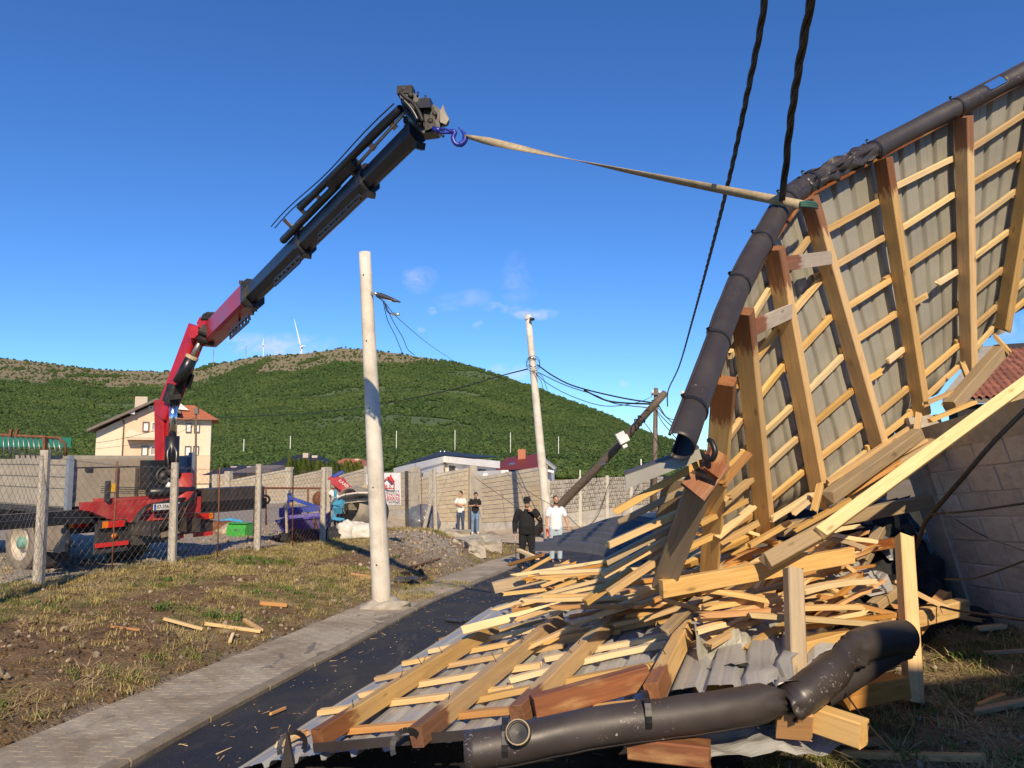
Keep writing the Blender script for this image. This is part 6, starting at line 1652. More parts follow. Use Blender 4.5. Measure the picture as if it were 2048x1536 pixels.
cable('fallen_cable', [at(1686, 1380, 4.3), at(1730, 1440, 4.1), at(1790, 1510, 3.9), at(1812, 1545, 3.8)], .005, 'thin black wire running over the foreground grass')
# ---------------------------------------------------------------- crane truck in the yard
TH = R(59); TZ = -.66
T0 = Vector((-7.82, 13.2, TZ)) + Vector((math.cos(TH), math.sin(TH), 0)) * 1.27
tr = thing('crane_truck', T0, 'grey flatbed truck with a red and black loader crane behind the chain-link fence', 'truck', rz=TH)
TI = WM[tr].inverted()
def tl(u, v, Y): return TI @ at(u, v, Y)      # photograph point -> truck frame (x right, y forward, z up)
def trel(x, y, z, px=0):                      # helper: point in truck frame
    return Vector((x, y, z))
# chassis rails
for s in (-.42, .42): MB().box((s, 2.7, .92), (.09, 7.6, .26)).build('chassis_rail', M['truck_dark'], tr)
MB().box((0, -.25, .80), (.9, .5, .4)).build('rear_crossmember', M['truck_dark'], tr)
# flatbed: floor, side boards, tail board, posts
MB().box((0, 4.2, 1.24), (2.5, 7.4, .12)).build('bed_floor', M['truck_dark'], tr)
def dropside(x, y0, y1, z0, z1, name):
    m_ = MB().box((x, (y0 + y1) / 2, (z0 + z1) / 2), (.035, y1 - y0, z1 - z0)); o = m_.build(name, M['truck_grey'], tr)
    q = MB()
    for z in (z0 + .06, (z0 + z1) / 2 - .05, (z0 + z1) / 2 + .16, z1 - .05): q.box((x + (-.026 if x < 0 else .026), (y0 + y1) / 2, z), (.022, y1 - y0 - .02, .07 if z < z1 - .1 else .09))
    q.build('board_rib', M['truck_grey'], o); return o
dropside(-1.25, .40, 3.5, 1.30, 2.18, 'side_board'); dropside(-1.25, 3.56, 7.8, 1.30, 2.18, 'side_board'); dropside(1.25, .40, 7.8, 1.30, 2.24, 'side_board')
for y in (.36, 3.53): MB().box((-1.25, y, 1.75), (.09, .10, 1.0)).build('stake_post', M['blue_grey'], tr)
MB().box((1.25, .36, 1.78), (.09, .10, 1.06)).build('stake_post', M['blue_grey'], tr)
tb = MB().box((-.38, .42, 1.76), (1.64, .04, .86)).build('tail_board', M['truck_grey'], tr)
q = MB(); q.box((-.38, .39, 2.1), (1.62, .03, .12)); q.box((-.38, .395, 1.36), (1.62, .02, .08)); q.build('board_rib', M['truck_grey'], tb)
for x in (-.35, .05): MB().box((x, .385, 1.72), (.06, .03, .6)).build('latch_bar', M['steel'], tb)
MB().box((.82, .42, 1.76), (.76, .045, .90)).build('tail_board', M['blue_grey'], tr)
MB().box((-.9, .38, 2.0), (.12, .03, .08)).build('handle', M['truck_dark'], tb)
# headboard grid and green load beyond
g = MB()
for i in range(15): g.tube([(-1.2 + i * .17, 7.85, 2.1), (-1.2 + i * .17, 7.85, 3.0)], .018, 6)
g.tube([(-1.25, 7.85, 2.1), (-1.25, 7.85, 3.0), (-1.12, 7.85, 3.12), (1.12, 7.85, 3.12), (1.25, 7.85, 3.0), (1.25, 7.85, 2.1)], .035, 8)
gm = MB()
# rail seen along the left side of the bed (photo: a rusty frame with upright bars)
L0, L1 = tl(-60, 888, 15.6), tl(128, 886, 14.9)
gm = MB(); top0, top1 = tl(-60, 866, 15.6), tl(118, 876, 14.9)
gm.tube([L0 + Vector((0, 0, -.1)), top0, top1, tl(130, 888, 14.85), tl(131, 912, 14.85)], .032, 8); rail = gm.build('rail_frame', M['rust'], tr)
for i in range(18):
    t = (i + .5) / 18; a = tl(lerp(-60, 130, t), 916, lerp(15.6, 14.9, t)); b = tl(lerp(-60, 118, t) + 2, lerp(868, 878, t), lerp(15.6, 14.9, t))
    gm = MB().tube([a, b], .013, 6); gm.build('rail_bar', M['steel'], rail)
MB().bar(tl(90, 918, 14.9), tl(90, 874, 14.9), .09, .05).build('rail_post', M['rust'], rail)
for u in (20, 32): MB().bar(tl(u, 874, 15.2), tl(u + 3, 858, 15.2), .05, .05).build('rail_hook', M['rust'], rail)
MB().box(tl(10, 884, 17.2), (2.6, .8, .24)).build('green_load', M['green_tarp'], tr)
# wheels
def wheel(x, y, dual=False, name='wheel'):
    r, wdt = .56, .30; c = Vector((x, y, r)); sgn = -1 if x < 0 else 1; ax_ = Vector((sgn, 0, 0))
    o = MB().lathe(c, ax_, [(r * .60, -wdt * .5), (r * .86, -wdt * .5), (r * .97, -wdt * .42), (r, -wdt * .3), (r, wdt * .3), (r * .97, wdt * .42)], 40).build(name, M['rubber'], tr)
    sd_ = MB().lathe(c, ax_, [(r * .97, wdt * .42), (r * .9, wdt * .5), (r * .74, wdt * .5), (r * .60, wdt * .42)], 40).build('tyre_wall', M['rubber_side'], o)
    MB().lathe(c, ax_, [(r * .605, wdt * .44), (r * .56, wdt * .40), (r * .52, wdt * .12), (r * .30, wdt * .02), (r * .28, wdt * .18), (.0, wdt * .18)], 32).build('rim', M['rim'], o)
    MB().lathe(c, ax_, [(r * .20, wdt * .1), (r * .20, wdt * .46), (r * .13, wdt * .52), (0, wdt * .52)], 20).build('hub', M['hub'], o)
    q = MB()
    for k in range(36):
        a = 2 * math.pi * k / 36; q.box((0, 0, 0), (wdt * .62, .055, .02), M=Matrix.Translation(c + Vector((0, math.cos(a) * (r + .006), math.sin(a) * (r + .006)))) @ Matrix.Rotation(a - math.pi / 2, 4, 'X'))
    q.build('tread', M['rubber'], o)
    if dual:
        MB().lathe(c - ax_ * .34, ax_, [(r * .6, -wdt * .5), (r * .9, -wdt * .5), (r, -wdt * .3), (r, wdt * .3), (r * .9, wdt * .5), (r * .6, wdt * .5)], 36).build('inner_tyre', M['rubber'], o)
wx = 2.08
for x in (-1.08, 1.08): wheel(x, wx, True); wheel(x, 6.6)
# mudguards: flared plates behind and over the wheel
for s in (-1, 1):
    m_ = MB(); pts = [Vector((0, wx + math.cos(R(a)) * .72, .56 + math.sin(R(a)) * .70)) for a in range(20, 171, 15)]
    for i in range(len(pts) - 1): m_.bar(pts[i] + Vector((s * 1.02, 0, 0)), pts[i + 1] + Vector((s * 1.02, 0, 0)), .50, .025, up=(pts[i] + pts[i + 1]) / 2 - Vector((0, wx, .56)))
    m_.build('mudguard', M['truck_dark'], tr)
m_ = MB(); m_.prism([(-1.27, 1.32, 1.16), (-1.27, .22, 1.16), (-1.27, .22, .70), (-1.27, .55, .48), (-1.27, 1.05, .48), (-1.27, 1.30, .75)], (.03, 0, 0)); m_.build('side_skirt', M['mud_grey'], tr)
MB().box((-1.0, 1.15, .50), (.5, .03, .55)).build('mud_flap', M['truck_dark'], tr)
MB().box((-1.26, .75, .60), (.06, .9, .16)).build('side_rail', M['mud_grey'], tr)
# rear bumper with lights
MB().box((.05, -.33, .86), (2.30, .10, .34)).build('rear_bumper', M['truck_dark'], tr)
MB().box((-.86, -.40, .62), (.62, .03, .22)).build('bumper_plate', M['truck_dark'], tr)
def lights(x, y, z, flip, w_=.48):
    o = MB().box((x, y, z), (w_, .07, .145)).build('tail_light', M['truck_dark'], tr)
    for i in range(4):
        k = i if not flip else 3 - i
        MB().box((x - w_ / 2 + .06 + i * (w_ - .08) / 4 + .03, y - .04, z), ((w_ - .1) / 4, .03, .115)).build('lens', M['lens_orange'] if k == 0 else M['lens_red'], o)
lights(-.86, -.41, 1.02, False); lights(1.02, -.41, 1.02, True); lights(-1.20, .10, 1.02, False, .44)
MB().box((-1.1, .2, .9), (.5, .3, .10)).build('light_bracket', M['truck_dark'], tr)
for (x, w_) in ((-.86, .60), (.36, .42), (1.02, .44)): MB().box((x, -.435, .66), (w_, .03, .075)).build('reflector_strip', M['refl_red'], tr)
MB().lathe((-.82, -.42, .80), (0, -1, 0), [(.05, 0), (.05, .02), (0, .025)], 12).build('side_marker', M['lens_orange'], tr)
MB().box((1.02, -.36, .82), (.5, .06, .2)).build('bumper_plate', M['truck_dark'], tr)
# number plate
pl = MB().box((.10, -.56, 1.28), (.54, .012, .115)).build('number_plate', M['plate'], tr)
MB().box((-.142, -.5675, 1.28), (.04, .004, .105)).build('plate_band', M['plate_blue'], pl)
MB().box((.10, -.54, 1.28), (.60, .02, .17)).build('plate_holder', M['truck_dark'], tr)
def text(body, size, M_, mat_, parent, name, ext=.002, align='LEFT', font_scale=(1, 1)):
    cu = bpy.data.curves.new(name, 'FONT'); cu.body = body; cu.size = size; cu.extrude = ext; cu.align_x = align; cu.align_y = 'CENTER'
    tmp = bpy.data.objects.new(name, cu); dg = bpy.context.evaluated_depsgraph_get()
    COL.objects.link(tmp); dg.update(); me = bpy.data.meshes.new_from_object(tmp.evaluated_get(bpy.context.evaluated_depsgraph_get())); COL.objects.unlink(tmp); bpy.data.objects.remove(tmp)
    me.materials.clear(); me.materials.append(mat_); o = bpy.data.objects.new(name, me)
    return put(o, M_ @ Matrix.Diagonal((font_scale[0], font_scale[1], 1, 1)), parent)
RXP = Matrix.Rotation(R(90), 4, 'X')
text('07-356-FM', .115, WM[tr] @ Matrix.Translation((-.108, -.569, 1.278)) @ RXP, M['ink'], pl, 'plate_text', font_scale=(.76, .9))
# crane base: red trapezoid frame and outrigger beams
m_ = MB(); m_.prism([(-1.30, -.42, 1.42), (.95, -.42, 1.42), (.95, -.42, 1.02), (-.55, -.42, 1.02), (-.95, -.42, 1.12), (-1.28, -.42, 1.28)], (0, .34, 0)); m_.build('crane_base', M['truck_red'], tr)
MB().box((-.1, -.25, 1.45), (1.9, .34, .05)).build('base_top', M['truck_red'], tr)
ob = MB().box((0, -.10, 1.17), (5.6, .20, .24)); ob.build('outrigger_beam', M['crane_black'], tr)
for s, xx in ((-1, -2.78), (1, 2.62)):
    j = MB().tube([(xx, -.10, 1.35), (xx, -.10, .45)], .07, 12).build('outrigger_jack', M['crane_black'], tr)
    MB().tube([(xx, -.10, .45), (xx, -.10, .06)], .045, 10).build('jack_rod', M['chrome'], j)
    MB().lathe((xx, -.10, 0), (0, 0, 1), [(.0, .05), (.06, .06), (.15, .02), (.15, 0)], 16).build('jack_foot', M['steel'], j)
MB().box((2.0, .05, 1.42), (1.5, .45, .26)).build('toolbox', M['truck_dark'], tr)
# control levers, valve block, oil cooler, hoses
MB().box((-1.0, -.45, 1.62), (.07, .07, .36)).build('lever_stand', M['truck_dark'], tr)
MB().box((-.92, -.48, 1.68), (.06, .05, .14)).build('lever_grip', M['yellow'], tr)
for i in range(4): MB().tube([(-1.12, -.46, 1.60 + i * .035), (.2, -.40, 1.50 + i * .035)], .008, 5).build('control_rod', M['truck_dark'], tr)
cl = MB().box((.12, -.15, 1.88), (.48, .32, .56)).build('oil_cooler', M['black_iron'], tr)
MB().lathe((.16, -.32, 1.86), (0, -1, 0), [(.16, 0), (.16, .03), (.13, .03), (.13, .005), (.05, .005), (.05, .04), (0, .04)], 20).build('cooler_fan', M['truck_dark'], cl)
MB().tube([(-.2, -.42, 1.55), (.75, -.42, 1.55)], .09, 14).build('air_tank', M['crane_black'], tr)
for k in range(5):
    MB().tube(catmull([(-.55 + k * .02, -.50, 1.0), (-.40 + k * .02, -.50 - k * .01, 1.22), (-.2 + k * .02, -.52, 1.34), (.4, -.52, 1.37 + k * .012), (.7, -.48, 1.40)], 5), .011, 6).build('hydraulic_hose', M['cable'], tr)
for k in range(4):
    MB().tube(catmull([(.72, -.5, 1.5 - k * .05), (.5 - k * .1, -.62, 1.25), (.35 - k * .12, -.6, .95), (.2 - k * .1, -.45, .75)], 5), .028, 8).build('sagging_hose', M['cable'], tr)
MB().bar((.05, -.5, .74), (.75, -.48, .84), .10, .10).build('tow_bar', M['mud_grey'], tr)
# column and booms, placed from the photograph with the boom swinging towards the camera
def px(u, v, Y): return tl(u, v, Y)
cbase = px(327, 985, 14.0); cz = px(327, 985, 14.0)
col_b = Vector((.62, -.25, 1.40)); 
col = MB().lathe(col_b, (0, 0, 1), [(.28, -.1), (.28, .12), (.22, .20), (.20, .5), (0, .5)], 18).build('crane_column', M['truck_red'], tr)
YC = (WM[tr] @ col_b).y
P0 = px(327, 952, YC); P1 = px(324, 800, YC - .1)
m_ = MB().bar(col_b, P0 + Vector((0, 0, .0)), .38, .34, up=(0, 1, 0), w2=.26, h2=.30); m_.build('column_mast', M['crane_red'], col)
m_ = MB().bar(P0 + Vector((0, 0, -.2)), P1, .17, .30, up=(0, 1, 0), ch=.02); m_.build('column_mast', M['crane_red'], col)
m_ = MB().bar(px(336, 960, YC - .1), px(335, 820, YC - .15), .10, .26, up=(0, 1, 0)); m_.build('mast_web', M['crane_red'], col)
cyl = MB().tube([px(343, 940, YC - .25), px(345, 872, YC - .28)], .135, 16).build('lift_cylinder', M['crane_black'], tr)
MB().tube([px(345, 872, YC - .28), px(347, 800, YC - .3)], .075, 14).build('piston_rod', M['chrome'], cyl)
MB().tube([px(344, 938, YC - .25), px(344, 950, YC - .25)], .17, 12).build('cylinder_eye', M['crane_grime'], cyl)
m_ = MB().bar(px(341, 806, YC - .3), px(352, 770, YC - .3), .26, .26, up=(0, 1, 0), ch=.04); m_.build('link_bracket', M['crane_grime'], tr)
MB().bar(px(337, 795, YC - .45), px(361, 792, YC - .35), .1, .16, up=(0, 1, 0)).build('link_pin', M['crane_grime'], tr)
# inclined main boom
e0, e1 = px(328, 834, YC - .1), px(398, 654, YC - .35)
m_ = MB(); m_.bar(e0, e0.lerp(e1, .55), .24, .40, up=(0, 1, 0), ch=.03); m_.bar(e0.lerp(e1, .53), e1, .24, .40, up=(0, 1, 0), w2=.30, h2=.34, ch=.03); mbm = m_.build('main_boom', M['crane_red'], tr)
MB().bar(px(350, 788, YC - .25), px(376, 722, YC - .3), .16, .24, up=(0, 1, 0), ch=.03).build('boom_web', M['crane_black'], mbm)
c2 = MB().tube([px(357, 766, YC - .5), px(385, 713, YC - .55)], .118, 16).build('elbow_cylinder', M['crane_black'], tr)
MB().lathe(px(384, 715, YC - .55), px(390, 704, YC - .55) - px(384, 715, YC - .55), [(.125, -.03), (.125, .03), (.06, .04)], 16).build('cylinder_cap', M['strap'], c2)
MB().tube([px(385, 713, YC - .55), px(403, 680, YC - .55)], .055, 14).build('piston_rod', M['steel'], c2)
MB().tube([px(398, 676, YC - .72), px(430, 682, YC - .65)], .105, 16).build('elbow_pin', M['crane_grime'], tr)
MB().bar(px(404, 664, YC - .72), px(424, 672, YC - .72), .22, .30, up=(0, 1, 0), ch=.03).build('elbow_link', M['crane_grime'], tr)
# elbow housing
YE = YC - .75
poly = [(393, 646), (399, 634), (432, 633), (455, 636), (458, 652), (437, 660), (416, 657), (398, 655)]
m_ = MB(); m_.prism([px(u, v, YE) for u, v in poly], WM[tr].to_3x3().inverted() @ Vector((0, .55, 0))); m_.build('elbow_housing', M['crane_red'], tr)
poly = [(377, 664), (384, 652), (397, 651), (397, 668), (388, 676), (380, 676)]
m_ = MB(); m_.prism([px(u, v, YE + .1) for u, v in poly], WM[tr].to_3x3().inverted() @ Vector((0, .40, 0))); m_.build('elbow_cheek', M['crane_red'], tr)
# boom line towards the camera
BA, BB = at(424, 668, YE + .25), at(868, 228, 7.05)
def bl_(t): return BA.lerp(BB, t)
def tfind(u):
    lo, hi = -.2, 1.2
    for _ in range(40):
        m2 = (lo + hi) / 2; p = bl_(m2); uu = 1024 + FPX * p.x / (p.y * _c + (p.z - CZ) * _s)
        if uu < u: lo = m2
        else: hi = m2
    return lo
bd = (BB - BA).normalized(); bs_ = bd.cross(Vector((0, 0, 1))).normalized(); bu_ = bs_.cross(bd)
def bsec(name, t0, t1, w_, h_, mt, ch=.07, parent=None, off=0.0):
    m_ = MB().bar(TI @ (bl_(t0) + bu_ * off), TI @ (bl_(t1) + bu_ * off), w_, h_, up=TI.to_3x3() @ bu_, ch=ch); return m_.build(name, M[mt], parent or tr)
t1, t2, t3, t4 = tfind(506), tfind(612), tfind(737), tfind(838)
b0 = bsec('second_boom', -.02, t1, .34, .44, 'crane_red', .05)
s1 = bsec('boom_extension', t1 - .05, t2, .26, .365, 'crane_black', .09); s2 = bsec('boom_extension', t2 - .03, t3, .235, .335, 'crane_black', .08); s3 = bsec('boom_extension', t3 - .03, t4, .195, .28, 'crane_black', .07)
for t, w_, h_, par in ((t1, .38, .50, b0), (t2, .29, .41, s1), (t3, .265, .37, s2), (t4 - .005, .22, .31, s3)):
    bsec('collar', t - .010, t + .004, w_ * .96, h_ * .95, 'black_iron', .07, par)
    for k in (-1, 1): 
        c = TI @ (bl_(t - .003) + bs_ * k * w_ * .5 + bu_ * h_ * .35); MB().box(c, (.05, .05, .06), rz=.5).build('wear_pad', M['crane_grime'], par)
    c = TI @ (bl_(t) - bu_ * (h_ * .5 + .02)); c2_ = TI @ (bl_(t + .008) - bu_ * (h_ * .5 + .05)); MB().bar(c, c2_, .10, .07).build('collar_lug', M['crane_grime'], par)
# slotted side plates under the collars
def slotted(ta, tb_, drop, mt, par, n=6, q=1.0):
    m_ = MB(); a, b = bl_(ta), bl_(tb_); w_ = .02
    for (d0, d1) in ((0, .045 * q), (.115 * q, .16 * q)): m_.prism([TI @ (a - bu_ * (drop + d0) + bs_ * .06), TI @ (b - bu_ * (drop + d0) + bs_ * .06), TI @ (b - bu_ * (drop + d1) + bs_ * .06), TI @ (a - bu_ * (drop + d1) + bs_ * .06)], TI.to_3x3() @ (bs_ * w_))
    for i in range(n + 1):
        p = a.lerp(b, i / n); m_.bar(TI @ (p - bu_ * (drop + .03 * q) + bs_ * .07), TI @ (p + bd * .05 * q - bu_ * (drop + .125 * q) + bs_ * .07), .04 * q, .018)
    return m_.build('slotted_plate', M[mt], par)
slotted(t1 - .13, t1 + .0, .36, 'black_iron', b0); slotted(t2 - .13, t2 - .005, .195, 'black_iron', s1, 6, .8); slotted(t3 - .16, t3 - .01, .16, 'black_iron', s2, 7, .6)
for k in (.0, .09): MB().bar(TI @ (bl_(t1 - k) - bu_ * .2), TI @ (bl_(t1 - k) - bu_ * .38), .03, .03).build('plate_hanger', M['black_iron'], b0)
# extension cylinders above the boom
def q_(t): return bl_(t).y / 11.5
bw_ = bd.cross((bl_(.6) - CAMP).normalized()).normalized()
if bw_.z < 0: bw_ = -bw_
ta, tb2 = t2 - .05, tfind(700)
ec1 = MB().tube([TI @ (bl_(ta) + bw_ * .25 * q_(ta)), TI @ (bl_(tb2) + bw_ * .27 * q_(tb2))], [.055, .048], 12).build('extension_cylinder', M['crane_black'], tr)
ta = tfind(640)
ec2 = MB().tube([TI @ (bl_(ta) + bw_ * .42 * q_(ta)), TI @ (bl_(t4) + bw_ * .42 * q_(t4))], [.048, .042], 12).build('extension_cylinder', M['crane_black'], tr)
MB().tube([TI @ (bl_(tb2) + bw_ * .25 * q_(tb2)), TI @ (bl_(t4) + bw_ * .33 * q_(t4))], [.022, .016], 10).build('piston_rod', M['steel'], ec1)
ta = tfind(692); MB().bar(TI @ (bl_(ta) + bw_ * .33 * q_(ta)), TI @ (bl_(t3 + .005) + bw_ * .30 * q_(t3)), .10, .12, up=TI.to_3x3() @ bw_, ch=.02).build('cylinder_clamp', M['crane_grime'], tr)
MB().bar(TI @ (bl_(t3 - .01) + bw_ * .14 * q_(t3)), TI @ (bl_(t3 - .01) + bw_ * .30 * q_(t3)), .07, .10).build('cylinder_clamp', M['crane_grime'], tr)
for k in range(2): MB().tube([TI @ (bl_(lerp(t2 - .04, t4, t)) + bw_ * ((.47 + .02 * k + .02 * math.sin(t * 9)) * q_(lerp(t2 - .04, t4, t))) + bs_ * (.04 * k)) for t in np.linspace(0, 1, 12)], .008, 6).build('hydraulic_pipe', M['cable'], tr)
for t in np.linspace(t2, t4 - .03, 7): MB().bar(TI @ (bl_(t) + bw_ * .25 * q_(t)), TI @ (bl_(t) + bw_ * .47 * q_(t)), .02, .08, up=TI.to_3x3() @ bd).build('pipe_clip', M['steel'], tr)
# boom head
poly = [(798, 182), (804, 172), (812, 176), (847, 200), (862, 206), (885, 222), (886, 250), (876, 262), (846, 266), (832, 250), (812, 226), (802, 205)]
hd = MB(); hd.prism([px(u, v, 7.05) for u, v in poly], TI.to_3x3() @ Vector((0, .17, 0))); hdo = hd.build('boom_head', M['crane_black'], tr)
for (u, v) in ((806, 178), (818, 186), (835, 190), (850, 197)): MB().tube([px(u, v + 4, 7.05), px(u + 1, v - 6, 7.05)], .011, 6).build('head_bolt', M['black_iron'], hdo)
for k, Yq in enumerate((7.01, 7.24)):
    m_ = MB(); m_.prism([px(u, v, Yq) for u, v in ((846, 202), (868, 212), (872, 252), (850, 262))], TI.to_3x3() @ Vector((0, .015, 0))); m_.build('head_plate', M['crane_grime'], hdo)
sp_ = MB().lathe(px(888, 238, 7.03), TI.to_3x3() @ Vector((0, 1, 0)), [(.0, 0), (.05, 0), (.04, .035), (.05, .07), (0, .07)], 20).build('sheave', M['drum'], hdo)
m_ = MB(); m_.prism([px(u, v, 7.00) for u, v in ((880, 222), (886, 209), (891, 224), (898, 238), (892, 249), (880, 244))], TI.to_3x3() @ Vector((0, .015, 0))); m_.build('sheave_plate', M['drum'], hdo)
for k, (pts, mt) in enumerate([([(800, 184), (812, 196), (826, 206), (838, 224), (846, 244)], 'crane_grime'), ([(806, 200), (818, 212), (828, 226), (836, 242)], 'crane_black')]):
    m_ = MB().tube(catmull([px(u, v, 6.98) for u, v in pts], 4), .022, 6); m_.build('head_rib', M[mt], hdo)
for (u, v, r_) in ((822, 194, .03), (838, 214, .035), (856, 224, .03), (862, 246, .03), (842, 250, .03), (870, 232, .025)): MB().lathe(px(u, v, 7.06), TI.to_3x3() @ Vector((0, -1, 0)), [(r_, 0), (r_, .05), (r_ * .5, .06), (0, .06)], 10).build('head_pin', M['crane_grime'], hdo)
MB().box(px(852, 212, 7.02), (.14, .12, .10), rz=.4).build('head_block', M['black_iron'], hdo); MB().box(px(812, 184, 7.1), (.12, .16, .08), rz=.4).build('head_block', M['crane_grime'], hdo)
# shackle and hook
hk = MB().tube([px(866, 258, 7.03), px(882, 262, 7.00)], .03, 12).build('hook_swivel', M['hook_blue'], tr)
for dz in (-4, 4): MB().tube(catmull([px(878, 262 + dz * .6, 7.00), px(888, 262 + dz, 6.99), px(900, 263 + dz * .6, 6.98)], 5), .013, 8).build('shackle_bow', M['hook_blue'], hk)
MB().tube([px(884, 267, 7.00), px(887, 274, 7.00)], .013, 8).build('shackle_pin', M['black_iron'], hk)
MB().tube(catmull([px(899, 263, 6.98), px(910, 265, 6.97), px(906, 276, 6.97), px(911, 287, 6.97), px(920, 289, 6.97), px(929, 282, 6.97), px(930, 272, 6.97), px(924, 262, 6.97), px(917, 255, 6.97)], 6), [.026] * 6 + [.023] * 18 + [.03] * 12 + [.027, .024, .021, .019, .016, .014, .012, .011, .010, .0095, .009, .008, .007], 10).build('hook', M['hook_blue'], hk)
# hoses looping over the elbow
for k in range(5):
    MB().tube(catmull([px(403 + k * 3, 640, YE), px(410 + k * 4, 628 - (k % 2) * 2, YE), px(432 + k * 3, 628 + k, YE), px(448, 634 + k, YE), px(456, 626, YE + .1)], 5), .022, 6).build('elbow_hose', M['cable'], tr)
MB().tube(catmull([px(452, 632, YE), px(452, 622, YE), px(458, 618, YE), px(462, 612, YE)], 5), .02, 6).build('elbow_hose', M['steel'], tr)
MB().bar(px(478, 612, YE), px(500, 604, YE - .2), .22, .14, ch=.02).build('valve_block', M['crane_grime'], tr)
MB().bar(px(478, 618, YE - .1), px(488, 610, YE - .2), .16, .2, ch=.03).build('valve_cover', M['crane_red'], tr)
for k in range(4): MB().tube(catmull([px(464, 630, YE), px(472 + k, 616 + k * 2, YE - .1), px(486 + k * 2, 604 + k * 3, YE - .2), px(500, 600 + k * 3, YE - .3)], 4), .014, 6).build('boom_hose', M['cable'], tr)
# cylinder hoses at the mast
for k in (-1, 1): MB().tube(catmull([px(344 + k * 6, 946, YC - .3), px(344 + k * 8, 925, YC - .5), px(344 + k * 9, 905, YC - .5), px(344 + k * 4, 893, YC - .42)], 5), .016, 6).build('cylinder_hose', M['steel'], cyl)
MB().bar(px(384, 748, YC - .4), px(376, 776, YC - .35), .05, .1, up=(0, 1, 0)).build('boom_catch', M['crane_black'], mbm)
# lettering smudges on the boom side stay as a white badge
MB().lathe(px(336, 970, YC - .36), TI.to_3x3() @ Vector((0, -1, 0)), [(.06, .0), (.06, .012), (0, .014)], 16).build('column_badge', M['white'], col)

# strap from hook to roof
A, B = at(930, 272, 6.95), at(1606, 410, 5.50)
m_ = MB(); n_ = 46; prev = None
for i in range(n_ + 1):
    t = i / n_; p = A.lerp(B, t) - Vector((0, 0, .02 * math.sin(math.pi * t)))
    tw = .9 + t * 4.2 + .4 * math.sin(t * 5); d_ = (B - A).normalized(); a = d_.cross(Vector((0, 0, 1))).normalized(); b = a.cross(d_)
    wv = (a * math.cos(tw) + b * math.sin(tw)) * .036
    if i < 4: wv *= .45 + .15 * i
    m_.v += [p - wv, p + wv]
    if i: k = 2 * i; m_.f.append([k - 2, k - 1, k + 1, k]); m_.m.append(0); m_.sm.append(True)
stp = m_.wbuild('lifting_strap', M['strap'], fixn=False); so = stp.modifiers.new('thickness', 'SOLIDIFY'); so.thickness = .006
tag(stp, 'worn beige lifting strap stretched from the crane hook to the standing roof', 'strap')
se = MB()
for k in range(3): se.tube(catmull([at(1600, 406 + k * 3, 5.5), at(1612, 404 + k * 4, 5.5), at(1628, 406 + k * 4, 5.6), at(1634, 410 + k * 3, 5.75)], 5), .012, 6)
put_ = se.wbuild('strap_eye', M['strap_green'], stp)
se = MB().tube(catmull([at(930, 270, 6.97), at(934, 273, 6.95), at(946, 276, 6.93)], 4), .018, 8); se.wbuild('strap_sleeve', M['cable'], stp)
# ---------------------------------------------------------------- things in the yard
def yz(x, y): return H(x, y)
def base(u, v, Y):
    p = at(u, v, Y); p.z = H(p.x, Y); return p
# green box
p = gp(479, 1072); g_ = thing('storage_box', p, 'small bright green metal box in the yard', 'box', rz=R(-12))
w_, d_, h_ = .62, .42, .38
m_ = MB(); m_.prism([(-w_ / 2, -d_ / 2, 0), (-w_ / 2, d_ / 2, 0), (-w_ / 2, d_ / 2, h_), (-w_ / 2, -d_ / 2 + .12, h_), (-w_ / 2, -d_ / 2, h_ - .14)], (w_, 0, 0)); m_.build('body', M['green_paint'], g_)
MB().box((0, -.02, h_ + .012), (w_ + .03, d_ - .1, .02)).build('lid', M['green_paint'], g_); MB().box((0, -d_ / 2 - .01, .2), (.1, .02, .04)).build('latch', M['steel'], g_)
# blue three-point implement
Yb = 20.5
im = thing('plough_frame', base(600, 1050, Yb), 'blue tractor implement frame on a tall hitch mast', 'implement')
def B(name, a, b, w_, mt='implement_blue', h=None): return MB().bar(at(*a, Yb), at(*b, Yb + .1), w_, h or w_).wbuild(name, M[mt], im)
B('main_beam', (560, 1022), (672, 1014), .16); B('mast', (581, 1026), (579, 986), .10); B('brace', (581, 996), (640, 1016), .09); B('strut', (578, 1000), (563, 1024), .06)
B('hitch_plate', (558, 1026), (580, 1024), .24); B('hitch_plate', (585, 1022), (600, 1028), .22); B('top_pin', (579, 988), (579, 981), .06, 'steel'); B('yellow_link', (582, 1006), (586, 1022), .06, 'yellow')
for u in (590, 640, 668): B('leg', (u, 1018), (u + 2, 1052), .05, 'truck_dark')
# violet blue bucket
bk_ = thing('loader_bucket', base(600, 1076, 19.6), 'violet blue metal loader bucket with muddy inside', 'bucket')
def bkp(u, v, Y): return at(u, v, Y)
f0 = [bkp(551, 1042, 19.2), bkp(638, 1034, 19.2), bkp(640, 1062, 19.3), bkp(570, 1075, 19.3)]; f1 = [q + Vector((.05, 1.0, .06)) for q in f0]; f1[2] += Vector((0, -.4, 0)); f1[3] += Vector((0, -.4, 0))
m_ = MB(); m_.add(f0 + f1, [(0, 1, 2, 3), (4, 7, 6, 5), (3, 2, 6, 7), (0, 3, 7, 4), (1, 5, 6, 2)]); m_.wbuild('shell', M['bucket_blue'], bk_)
MB().bar(f0[0] + Vector((0, -.01, 0)), f0[1] + Vector((0, -.01, 0)), .05, .05).wbuild('lip', M['bucket_blue'], bk_)
MB().bar(bkp(628, 1036, 19.1), bkp(634, 1060, 19.1), .1, .05).wbuild('rusty_rib', M['rust'], bk_); MB().box(bkp(558, 1043, 19.15), (.07, .01, .07)).wbuild('sticker', M['white'], bk_)
